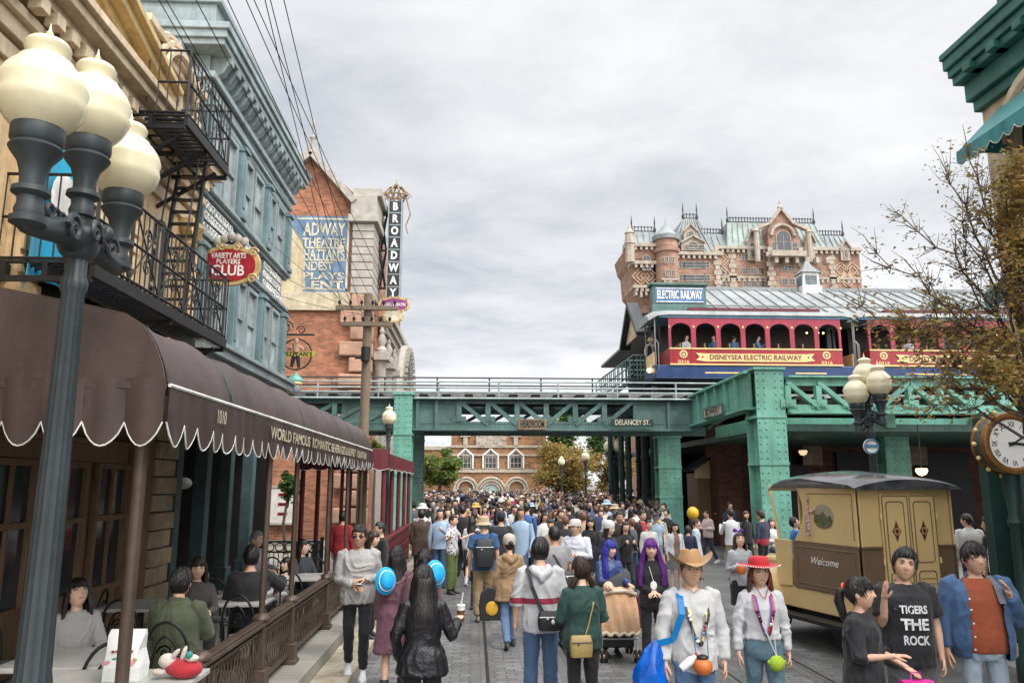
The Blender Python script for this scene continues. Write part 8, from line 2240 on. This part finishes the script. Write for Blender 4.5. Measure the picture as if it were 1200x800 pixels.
# carrier bag of the woman in the cape
q = P_['cape']['loc'](.30, -.02, .66); I = P_['cape']
t = thing('carrier_bag', 'black carrier bag with a yellow panel carried by the woman in the cape', 'bag', q)
m = MB(); m.rings([[q + Vector((x * w, y, z)) for x, y in ((-1, -.06), (1, -.06), (1, .06), (-1, .06))] for w, z in ((.15, -.2), (.17, 0), (.14, .18), (.03, .26))], smooth=False); m.build('bag_body', cloth((.02, .02, .02), 'plain', .4), t, bevel=.012)
m = MB(); m.ell(q + Vector((.02, -.066, -.03)), (.09, .012, .10)); m.build('print', mat('yellow_print', (.55, .30, .03), .5), t)
# blue shopping bag of the cowboy hat man
I = P_['cowboy']; q = I['loc'](-.36, -.04, .74)
t = thing('plastic_bag', 'large glossy blue shopping bag hanging from the cowboy hat wearer shoulder', 'bag', q)
m = MB(); rs = []
rn = random.Random(4)
for z, w, d_, ox in ((-.27, .12, .05, .06), (-.25, .15, .07, .04), (-.19, .16, .08, .03), (-.12, .165, .085, .01), (-.05, .16, .08, .0), (.0, .15, .08, -.01), (.06, .14, .07, -.005), (.12, .12, .06, .0), (.17, .10, .045, .01), (.22, .08, .03, .02), (.29, .03, .015, .04)):
    rs.append([q + Vector((ox + w * cos(a) * (1 + .05 * sin(a * 5 + z * 9)), d_ * sin(a) * (1 + .15 * sin(a * 4 + z * 14)), z + .02 * sin(a * 3))) for a in [2 * pi * j / 22 for j in range(22)]])
m.rings(rs); m.v = [tuple(Vector(v) + Vector((0, .028 * mnoise.noise(Vector(v) * 11), 0)) + Vector((.022 * mnoise.noise(Vector(v) * 8 + Vector((5, 0, 0))), 0, 0))) for v in m.v]; m.build('bag_body', mat('blue_plastic', (.0, .085, .42), .2, var=.35, scale=5, bump=.6, bscale=7, spec=.6), t)
m = MB(); pts = [q + Vector((.04, 0, .28)), I['loc'](-.20, -.10, 1.05), I['loc'](-.13, -.145, 1.25), I['loc'](-.125, -.10, 1.37), I['loc'](-.12, .0, 1.425), I['loc'](-.12, .1, 1.38)]
for a, b in zip(pts[:-1], pts[1:]): m.bar(a, b, .05, .012, up=(0, -1, 0))
m.build('strap', mat('blue_strap', (.0, .16, .45), .4), t)
# lanyards and hanging buckets
def lanyard(key, label, cords, z_low, bucket=None, col=M_yel, z0=1.43):
    I = P_[key]; Wd = I['loc']; t = thing('lanyard', label, 'lanyard', Wd(0, -.15, z_low))
    for i, (x, c_) in enumerate(cords):
        m = MB(); pts = [(-.06 - x * .2, .02, z0), (-.07 - x * .3, -.085, z0 - .06), (-.062 - x * .3, -.145, 1.25), (-.02, -.155, z_low + .02), (0.01, -.158, z_low), (.03, -.155, z_low + .02), (.068 + x * .3, -.145, 1.25), (.07 + x * .3, -.085, z0 - .06), (.06 + x * .2, .02, z0)]
        pp = [Wd(*p) for p in pts]
        for a, b in zip(pp[:-1], pp[1:]): m.bar(a, b, .022, .004, up=(0, -1, 0))
        m.build('cord', c_, t)
    m = MB(); rn = random.Random(len(label))
    for k in range(9):
        f = k / 8; sx = rn.choice((-1, 1)); m.ell(Wd(sx * (.065 * (1 - f) + .01), -.165, 1.24 - f * (1.24 - z_low)), (rn.uniform(.010, .018), .008, rn.uniform(.012, .02)), 8, 6, rn.randrange(4))
    m.build('pin', [M_red, M_sky, M_white, M_black], t)
    return t
lanyard('cowboy', 'yellow lanyard covered in pins on the cowboy hat wearer', [(0, M_yel), (.08, M_dark)], 1.02)
lanyard('redhat', 'purple and red pin lanyard on the woman in the red hat', [(0, mat('purple_ribbon', (.15, .04, .3), .6)), (.06, M_red)], 1.02)
I = P_['cowboy']; q = I['loc'](.0, -.215, .87)
t = thing('snack_bucket', 'round orange snack bucket hanging at the waist of the cowboy hat wearer', 'bucket', q)
m = MB(); m.lathe([(.001, -.062), (.05, -.058), (.072, -.03), (.078, 0), (.07, .035), (.045, .056), (.001, .062)], q, 20); m.build('bucket_body', mat('orange_plastic', (.50, .13, .03), .4, var=.1), t)
m = MB(); m.ell(q + Z1 * .07, (.05, .045, .022)); m.build('lid', M_black, t)
m = MB(); m.cyl(q + Vector((-.05, 0, .06)), I['loc'](-.06, -.15, 1.25), .005); m.cyl(q + Vector((.05, 0, .06)), I['loc'](.06, -.15, 1.25), .005); m.build('cord', M_sky, t)
q = I['loc'](-.11, -.2, .90); t = thing('drink_bottle', 'small clear white bottle hanging beside the orange bucket', 'bottle', q)
Mx = Matrix.Rotation(.9, 3, 'Y'); m = MB(); m.lathe([(.001, -.08), (.03, -.08), (.034, -.06), (.034, .03), (.02, .06), (.016, .08), (.001, .08)], q, 14, M=Mx); m.build('bottle_body', mat('clear_plastic', (.6, .62, .6), .15), t); m = MB(); m.lathe([(.018, .08), (.02, .082), (.02, .1), (.001, .1)], q, 12, M=Mx); m.build('cap', M_red, t)
I = P_['redhat']; q = I['loc'](.06, -.22, .80)
t = thing('round_pouch', 'lime green plush pouch hanging from the woman in the red hat', 'pouch', q)
m = MB(); m.ell(q, (.072, .05, .07), 16, 10)
for s_ in (-1, 1): m.ell(q + Vector((s_ * .065, 0, .01)), (.022, .012, .022), 8, 6)
m.build('pouch_body', mat('lime_plush', (.32, .46, .03), .8, kind='fabric'), t); m = MB(); m.cyl(q + Z1 * .06, I['loc'](-.06, -.15, 1.2), .004); m.cyl(q + Z1 * .06, I['loc'](.06, -.15, 1.2), .004); m.build('cord', M_white, t)
q = P_['ears']['hand_l'] + Vector((0, -.03, -.02)); t = thing('snack_bucket', 'small orange bucket held by the person with purple ears', 'bucket', q); MB().lathe([(.001, -.07), (.06, -.06), (.085, 0), (.07, .05), (.001, .07)], q, 16).build('bucket_body', mat('orange_plastic', (.50, .13, .03)), t); MB().tube([q + Vector((-.07, 0, .03)), q + Vector((0, 0, .12)), q + Vector((.07, 0, .03))], .006, 6).build('handle', M_black, t)
# pink bag of the girl
q = P_['girl']['hand_r'] + Vector((.0, -.04, -.17))
t = thing('handbag', 'bright magenta handbag held by the girl in black', 'bag', q)
m = MB(); m.rings([[q + Vector((x * w, y * d_, z + (.03 if abs(x) > .5 and z > .05 else 0))) for x, y in ((-1, -1), (-.4, -1.1), (.4, -1.1), (1, -1), (1, 1), (-1, 1))] for w, d_, z in ((.10, .03, -.11), (.125, .05, -.07), (.14, .05, .03), (.12, .03, .09))], smooth=False); m.build('bag_body', mat('magenta_leather', (.48, .012, .22), .4, var=.08), t, bevel=.012)
m = MB(); m.tube([q + Vector((.05, 0, .09)), q + Vector((.04, .02, .17)), q + Vector((-.03, .02, .17)), q + Vector((-.05, 0, .09))], .006, 6); m.build('handle', mat('magenta_leather', (0, 0, 0)), t)
q = P_['girl']['head'] + P_['girl']['R'] @ Vector((0, .13, .03)); I = P_['girl']
m = MB(); m.torus((0, 0, 0), .028, .010, 12, 6, 'Y'); m.v = [tuple((Vector(v) + Vector((0, .13, .038)) + I['U']((0, -.012, 1.455 + .127)))) for v in m.v]; m.v = [tuple(Vector(v) * I['s']) for v in m.v]; m.build('hair_tie', mat('orange_tie', (.6, .10, .03), .6), I['root'], world=False)
# printed words on the boy's tee
I = P_['boy']; u = I['R'] @ Vector((1, 0, 0))
M_pr = mat('white_tee_print', (.55, .55, .54), .8, bump=0)
for s_, z, sz, w in (('TIGERS', 1.245, .088, .225), ('THE', 1.13, .125, .225), ('ROCK', 1.01, .10, .21)):
    me_o = text(s_, sz, I['loc'](.0, -.168, z), u, Z1, M_pr, I['root'], bold=.03, width=w, depth=0, world=False)
    iv = I['R'].transposed(); rl = Vector(I['root'].location); 
    for v in me_o.data.vertices:
        p = iv @ (v.co - rl); p.y = -.176 + .9 * p.x * p.x + .02 * max(0, (p.z - 1.2) * 3); v.co = p
m = MB()
for k in range(9): m.box(-.09 + k * .02, -.078 + k * .02, -.182 + .9 * (.09 - k * .02) ** 2, -.176 + .9 * (.09 - k * .02) ** 2, 1.178, 1.196)
m.build('tee_print', M_pr, I['root'], world=False)
m = MB(); I = P_['denim']
for z in (1.28, 1.2, 1.1, 1.0, .9):
    m.ell(tuple(Vector(I['U']((-.115, -.165 - .06 * math.exp(-((z - 1.05) / .2) ** 2), z))) * I['s']), (.009, .005, .009), 8, 6)
m.build('button', M_white, I['root'], world=False)
# pendant and cuffs of the purple wig wearer
I = P_['purplewig']; q = I['loc'](.0, -.155, 1.12); t = thing('round_pendant', 'round pale mirror pendant on the woman with the purple wig', 'pendant', q); MB().ell(q, (.045, .012, .055)).build('disc', M_white, t); MB().tube([q + Z1 * .05, I['loc'](-.05, -.12, 1.36)], .005, 5).build('cord', M_white, t)
I = P_['bluewig']

# ---- stroller
q = pt(728, 776, Z=.01); q.x += .0
t = thing('baby_stroller', 'dark baby stroller covered by a peach quilt with a pale fleece edge', 'stroller', (q.x, q.y, .01))
x, y = q.x, q.y
m = MB()
for s in (-1, 1):
    m.tube([(x + s * .24, y + .05, .12), (x + s * .24, y + .25, .45), (x + s * .23, y + .5, .85), (x + s * .22, y + .72, 1.06)], .014, 8)
    m.tube([(x + s * .24, y + .62, .12), (x + s * .24, y + .4, .45), (x + s * .24, y + .18, .62)], .014, 8)
m.cyl((x - .24, y + .06, .30), (x + .24, y + .06, .30), .014); m.cyl((x - .22, y + .72, 1.06), (x + .22, y + .72, 1.06), .018); m.build('frame', mat('pale_grey_frame', (.4, .4, .4), .4, metal=.4), t)
for sx in (-1, 1):
    for yy in (.02, .62):
        m = MB()
        for k in (-.03, .03): m.lathe([(.05, -.014), (.075, -.016), (.085, 0), (.075, .016), (.05, .014)], (x + sx * .23 + k, y + yy, .085), 18, M=Matrix.Rotation(pi / 2, 3, 'Y'))
        w_ = m.build('wheel', mat('tyre_rubber', (.02, .02, .02)), t); m = MB(); m.cyl((x + sx * .23 - .05, y + yy, .085), (x + sx * .23 + .05, y + yy, .085), .03); m.build('hub', M_yel, w_)
m = MB(); m.rings([[(x + a * .2, y + b, z) for a, b in ((-1, .08), (1, .08), (1, .55), (-1, .55))] for z in (.18, .36)], smooth=False); m.rings([[(x + a * .21, y + b, z) for a, b in ((-1, .0 + .25 * (z - .4)), (1, .0 + .25 * (z - .4)), (1, .5), (-1, .5))] for z in (.40, .62, .85)], smooth=False); m.build('basket', M_black, t, bevel=.02)
m = MB(); rs = []
for i in range(9):
    a = radians(-10 + 105 * i / 8); rs.append([(x + .255 * cos(pi * j / 10), y + .55 - .30 * cos(a) * sin(pi * j / 10) ** .6 - .02, .86 + .32 * sin(a) * (.55 + .45 * sin(pi * j / 10) ** .5)) for j in range(11)] + [(x + .235 * cos(pi * j / 10), y + .55 - .28 * cos(a) * sin(pi * j / 10) ** .6, .85 + .30 * sin(a) * (.55 + .45 * sin(pi * j / 10) ** .5)) for j in range(10, -1, -1)])
m.rings(rs); m.build('canopy', mat('charcoal_canopy', (.035, .037, .042), .7, kind='fabric'), t)
m = MB(); rs = []
for z, yy, w in ((.93, .30, .22), (.86, .16, .245), (.72, .04, .25), (.58, -.02, .255), (.44, -.04, .26), (.38, -.03, .26)):
    rs.append([(x + w * (-1 + 2 * j / 14), y + yy - .05 * sin(pi * j / 14) + .012 * sin(j * 1.7 + z * 9), z + .02 * sin(pi * j / 14) * (z > .8)) for j in range(15)] + [(x + w * (-1 + 2 * j / 14), y + yy + .03, z - .01) for j in range(14, -1, -1)])
m.rings(rs); qt = m.build('quilt', mat('peach_quilt', (.58, .36, .21), .8, kind='fabric', var=.1, bump=.3), t)
m = MB()
for k in range(-16, 24):
    pts = []
    for j in range(9):
        f = j / 8; z = .40 + .5 * f; xx = -.24 + .03 * k + .36 * (f - .5)
        if abs(xx) < .235: pts.append((x + xx, y + (-.085 + .30 * max(0, f - .25) ** 1.5 * 1.0) + .045 * (xx / .25) ** 2, z))
    if len(pts) > 1: m.tube(pts, .0028, 4)
m.build('quilting', mat('brown_quilt_stitch', (.42, .23, .12), .8), qt)
m = MB(); m.tube([(x + w * .262, y - .045 - .04 * (1 - w * w), .385 + .018 * sin(w * 14)) for w in [-1 + i / 8 for i in range(17)]], .024, 8); m.tube([(x - .25, y + .12, .86), (x - .12, y + .10, .90), (x + .1, y + .10, .91), (x + .25, y + .12, .86)], .026, 8); m.build('fleece_edge', mat('fleece', (.55, .46, .36), .9, kind='fabric', bump=.6), qt)
m = MB(); m.ell((x - .13, y + .13, .96), (.075, .07, .08), 14, 10); baby_p = (x - .13, y + .13, .96)
bb = thing('person', 'baby lying in the stroller under the peach quilt', 'person', (x - .13, y + .13, .88)); m.tube([(x - .13, y + .14, .93), (x - .08, y + .25, .84), (x - .03, y + .35, .8)], [.05, .09, .08], 10); m.build('body', SKINS[0], bb); m = MB(); m.ell((x - .13, y + .155, .985), (.078, .07, .072), 12, 8); m.build('hair', HAIR['dark'], bb)
m = MB(); m.rings([[(x + .06 + w * a, y + b, z) for a, b in ((-1, .02), (1, .02), (1, .1), (-1, .1))] for w, z in ((.06, .9), (.1, 1.0), (.1, 1.06))], smooth=False)
ct = thing('carrier_bag', 'small crimson bag hanging on the right side of the stroller', 'bag', (x + .3, y + .3, .5)); m = MB(); m.rings([[(x + .29 + a * w, y + .25 + b, z) for a, b in ((-1, -.12), (1, -.12), (1, .12), (-1, .12))] for w, z in ((.03, .42), (.045, .6), (.02, .82))], smooth=False); m.build('bag_body', mat('crimson_cloth', (.22, .015, .04), .7, kind='fabric'), ct, bevel=.01); MB().tube([(x + .29, y + .15, .81), (x + .27, y + .25, .93), (x + .29, y + .35, .81)], .006, 5).build('handle', M_black, ct)
# balloons
for px, py, Y, r, c_, lb in ((812, 601, 22, .17, (.6, .36, .02), 'round yellow balloon floating in the dark under the bridge'),):
    q = pt(px, py, Y=Y); t = thing('balloon', lb, 'balloon', q); MB().ell(q, (r, r, r * 1.08), 16, 12).build('skin', mat('yellow_balloon', c_, .3), t); MB().cyl(q - Z1 * r, q - Z1 * (r + .6), .004).build('string', M_white, t)

# ---- conductor and passengers
p = pt(762, 404, Y=29.8); zpl = pt(742, 416, Y=30).z - 1.0
mid('conductor', 'conductor in straw hat and dark vest on the platform beside the trolley', 0, 0, 1.66, .4, 'm', 1, ('crop', 'black'), st(WSH, 'shirt', over=st(BLK, 'jacket', sleeve=0, open=.04)), tro(BLK), pos=(p.x, 29.8, zpl), hat=('bucket', (.5, .38, .18)))
CM = {}
CMATS = [SKINS[0], HAIR['black'], cloth((.5, .5, .5)), cloth(BLK), cloth((.03, .03, .03), 'plain')]
def crowd_person(k, loc, rz, sc, tm, bm, hm, sm, label, group):
    if k not in CM: CM[k] = crowd_mesh(k).data('crowd_figure', CMATS)
    o = bpy.data.objects.new('person', CM[k]); COL.objects.link(o)
    o.location = loc; o.rotation_euler = (0, 0, rz); o.scale = (sc, sc, sc)
    for i, mt in enumerate((sm, hm, tm, bm)):
        o.material_slots[i].link = 'OBJECT'; o.material_slots[i].material = mt
    return tag(o, label, 'person', group)
for k, (px, tc_, lb) in enumerate(((803, (.5, .5, .52), 'passenger in white at the first window of the left trolley'), (835, (.05, .12, .2), 'passenger in dark blue at the second window of the left trolley'), (858, (.10, .2, .3), 'passenger in grey blue at the third window of the left trolley'), (886, (.10, .17, .28), 'passenger in slate blue at the fourth window of the left trolley'), (1062, (.5, .5, .5), 'passenger in white at the second window of the right trolley'), (1100, (.04, .09, .3), 'passenger in bright blue at the third window of the right trolley'))):
    crowd_person(k, (S_(px, 400, YT + .6).x, YT + .45, zs0 + .1), (.5, -.6, 2.0, 1.0, 0, .4)[k], .92, cloth(tc_), cloth(BLK), HAIR['black'], SKINS[0], lb, 'trolley passengers')

# ================================================================== THE CROWD
rc = random.Random(77)
TOPC = [('white', (.58, .58, .57)), ('white', (.50, .50, .5)), ('white', (.56, .55, .52)), ('black', BLK), ('black', (.02, .02, .022)), ('black', (.015, .014, .018)), ('grey', (.26, .26, .27)), ('dark grey', (.075, .075, .08)), ('navy', (.02, .03, .08)), ('beige', (.38, .30, .20)), ('brown', (.10, .055, .03)), ('pink', (.5, .16, .2)), ('magenta', (.46, .03, .16)), ('red', (.36, .025, .03)), ('pale blue', (.30, .40, .52)), ('olive', (.10, .10, .045)), ('cream', (.52, .46, .36)), ('blue', (.04, .10, .28)), ('lilac', (.30, .22, .40)), ('yellow', (.5, .33, .06))]
WT = [9, 6, 5, 9, 8, 5, 4, 5, 5, 4, 3, 2, 1, 2, 3, 2, 4, 3, 1, 1]
BOTC = [('black', BLK), ('black', (.02, .02, .022)), ('denim', (.05, .09, .17)), ('pale denim', (.16, .22, .30)), ('khaki', (.26, .20, .12)), ('grey', (.15, .15, .15)), ('white', (.5, .5, .48))]
taken = [(i['root'].location.x, i['root'].location.y) for i in P_.values()]
placed = []
def street_x(px, Y): return pt(px, 600, Y=Y).x
cand = []
Y = 15.5
while Y < 80:
    a, b = (545, 745) if Y < 18 else ((500, 770) if Y < 24 else ((492, 772) if Y < 45 else (492, 745)))
    xa0, xb0 = street_x(a, Y), street_x(b, Y)
    stp = .78 if Y < 20 else (.64 if Y < 30 else .70)
    x = xa0 + rc.uniform(0, .4)
    while x < xb0:
        cand.append((x + rc.uniform(-.2, .2), Y + rc.uniform(-.28, .28))); x += stp * rc.uniform(.85, 1.6) * (1 if Y > 19 else 1.35)
    Y += .72 if Y < 30 else (.95 if Y < 50 else 1.2)
for x, y in ((8.2, 24.8), (9.0, 26.5), (7.2, 20.5), (6.4, 19.3), (9.6, 30), (6.0, 24.5), (5.6, 22.6), (6.6, 26.2)): cand.insert(0, (x, y))
cand = [c for c in cand if all((c[0] - a) ** 2 + (c[1] - b) ** 2 > .34 for a, b in taken)]
LAMPS = [(pt(658, 541, Y=58).x, 58), (pt(686, 535, Y=48).x, 48), (pt(719, 522, Y=36).x, 36)]
cand = [c for c in cand if all((c[0] - a) ** 2 + (c[1] - b) ** 2 > .3 for a, b in LAMPS)]
NIND = 235
def col_of(px):
    for lim, nm in ((520, 'by left green column'), (548, 'before bright green tree'), (580, 'before left hall door'), (610, 'before middle hall door'), (635, 'below HEADROOM board'), (668, 'near farther slim lamp'), (700, 'near nearer slim lamp'), (730, 'below DELANCEY sign')):
        if px < lim: return nm
    return 'beside dark bridge pipes'
used = set(); grp = 'people in the street crowd'
stuff = MB(); smats = []; sidx = {}
def sm_idx(m_):
    if m_.name not in sidx: sidx[m_.name] = len(smats); smats.append(m_)
    return sidx[m_.name]
from bpy_extras.object_utils import world_to_camera_view
for n, (x, y) in enumerate(sorted(cand, key=lambda c: c[1])):
    k = rc.randrange(36); fem = k % 2
    back = rc.random() < .5; rz = (pi if back else 0) + rc.gauss(0, .5); sc = rc.gauss(.94, .05) if fem else rc.gauss(1.0, .05); sc *= .74 if rc.random() < .07 else 1
    tn, tcol = rc.choices(TOPC, WT)[0]; bn, bcol = rc.choices(BOTC, [6, 4, 4, 2, 2, 1, 1])[0]
    hn = rc.choices(['black', 'dark', 'brown', 'rust', 'grey', 'blond'], [12, 7, 4, 2, 1, 1])[0]
    tm, bm_, hm, sm_ = cloth(tcol), cloth(bcol), HAIR[hn], SKINS[rc.choice((0, 0, 1, 1, 2))]
    if n < NIND:
        d = Vector((x, y, 1.5)) - Vector((0, 0, CAMZ)); px = 600 + F * (CR.transposed() @ d).x / -(CR.transposed() @ d).z
        row = 'front' if y < 20 else ('second-rank' if y < 25 else ('mid-crowd' if y < 31 else 'deep-crowd'))
        hl_ = {'black': 'black', 'dark': 'dark', 'brown': 'brown', 'rust': 'chestnut', 'grey': 'grey', 'blond': 'fair'}[hn]
        gar = 'skirt' if (fem and k % 3 == 1) else 'trousers'
        lab = None
        for tryi in range(60):
            lab = f"{hl_}-haired {'woman' if fem else 'man'}, {tn.replace(' ', '-')} top, {bn.replace(' ', '-')} {gar}, {'turned away' if abs((rz + pi) % (2 * pi) - pi) > 1.57 else 'facing us'}, {row} {col_of(px)}"
            if lab not in used and len(lab.split()) <= 16: break
            tn, tcol = rc.choices(TOPC, WT)[0]; tm = cloth(tcol); bn, bcol = rc.choice(BOTC); bm_ = cloth(bcol)
        used.add(lab)
        crowd_person(k, (x, y, .008), rz, sc, tm, bm_, hm, sm_, lab, grp)
    else:
        if k not in CM: CM[k] = crowd_mesh(k).data('crowd_figure', CMATS)
        me = CM[k]; nn = len(me.vertices); co = np.empty(nn * 3); me.vertices.foreach_get('co', co); co = co.reshape(nn, 3) * sc
        c_, s_ = cos(rz), sin(rz); co = np.stack([co[:, 0] * c_ - co[:, 1] * s_ + x, co[:, 0] * s_ + co[:, 1] * c_ + y, co[:, 2] + .008], 1)
        mi = [sm_idx(m_) for m_ in (sm_, hm, tm, bm_, CMATS[4])]
        o_ = len(stuff.v); stuff.v += co.tolist()
        for p_ in me.polygons: stuff.f.append(tuple(v + o_ for v in p_.vertices)); stuff.m.append(mi[p_.material_index]); stuff.s.append(True)
if stuff.v:
    me = bpy.data.meshes.new('crowd'); me.from_pydata(stuff.v, [], stuff.f)
    for m_ in smats: me.materials.append(m_)
    me.polygons.foreach_set('material_index', stuff.m); me.polygons.foreach_set('use_smooth', stuff.s); me.update()
    o = bpy.data.objects.new('distant_crowd', me); COL.objects.link(o)
    tag(o, 'far dense crowd of small figures filling the street before the hall', 'crowd', None, 'stuff')
bpy.data.scenes.remove(TMP)
print('CROWD', len(cand))
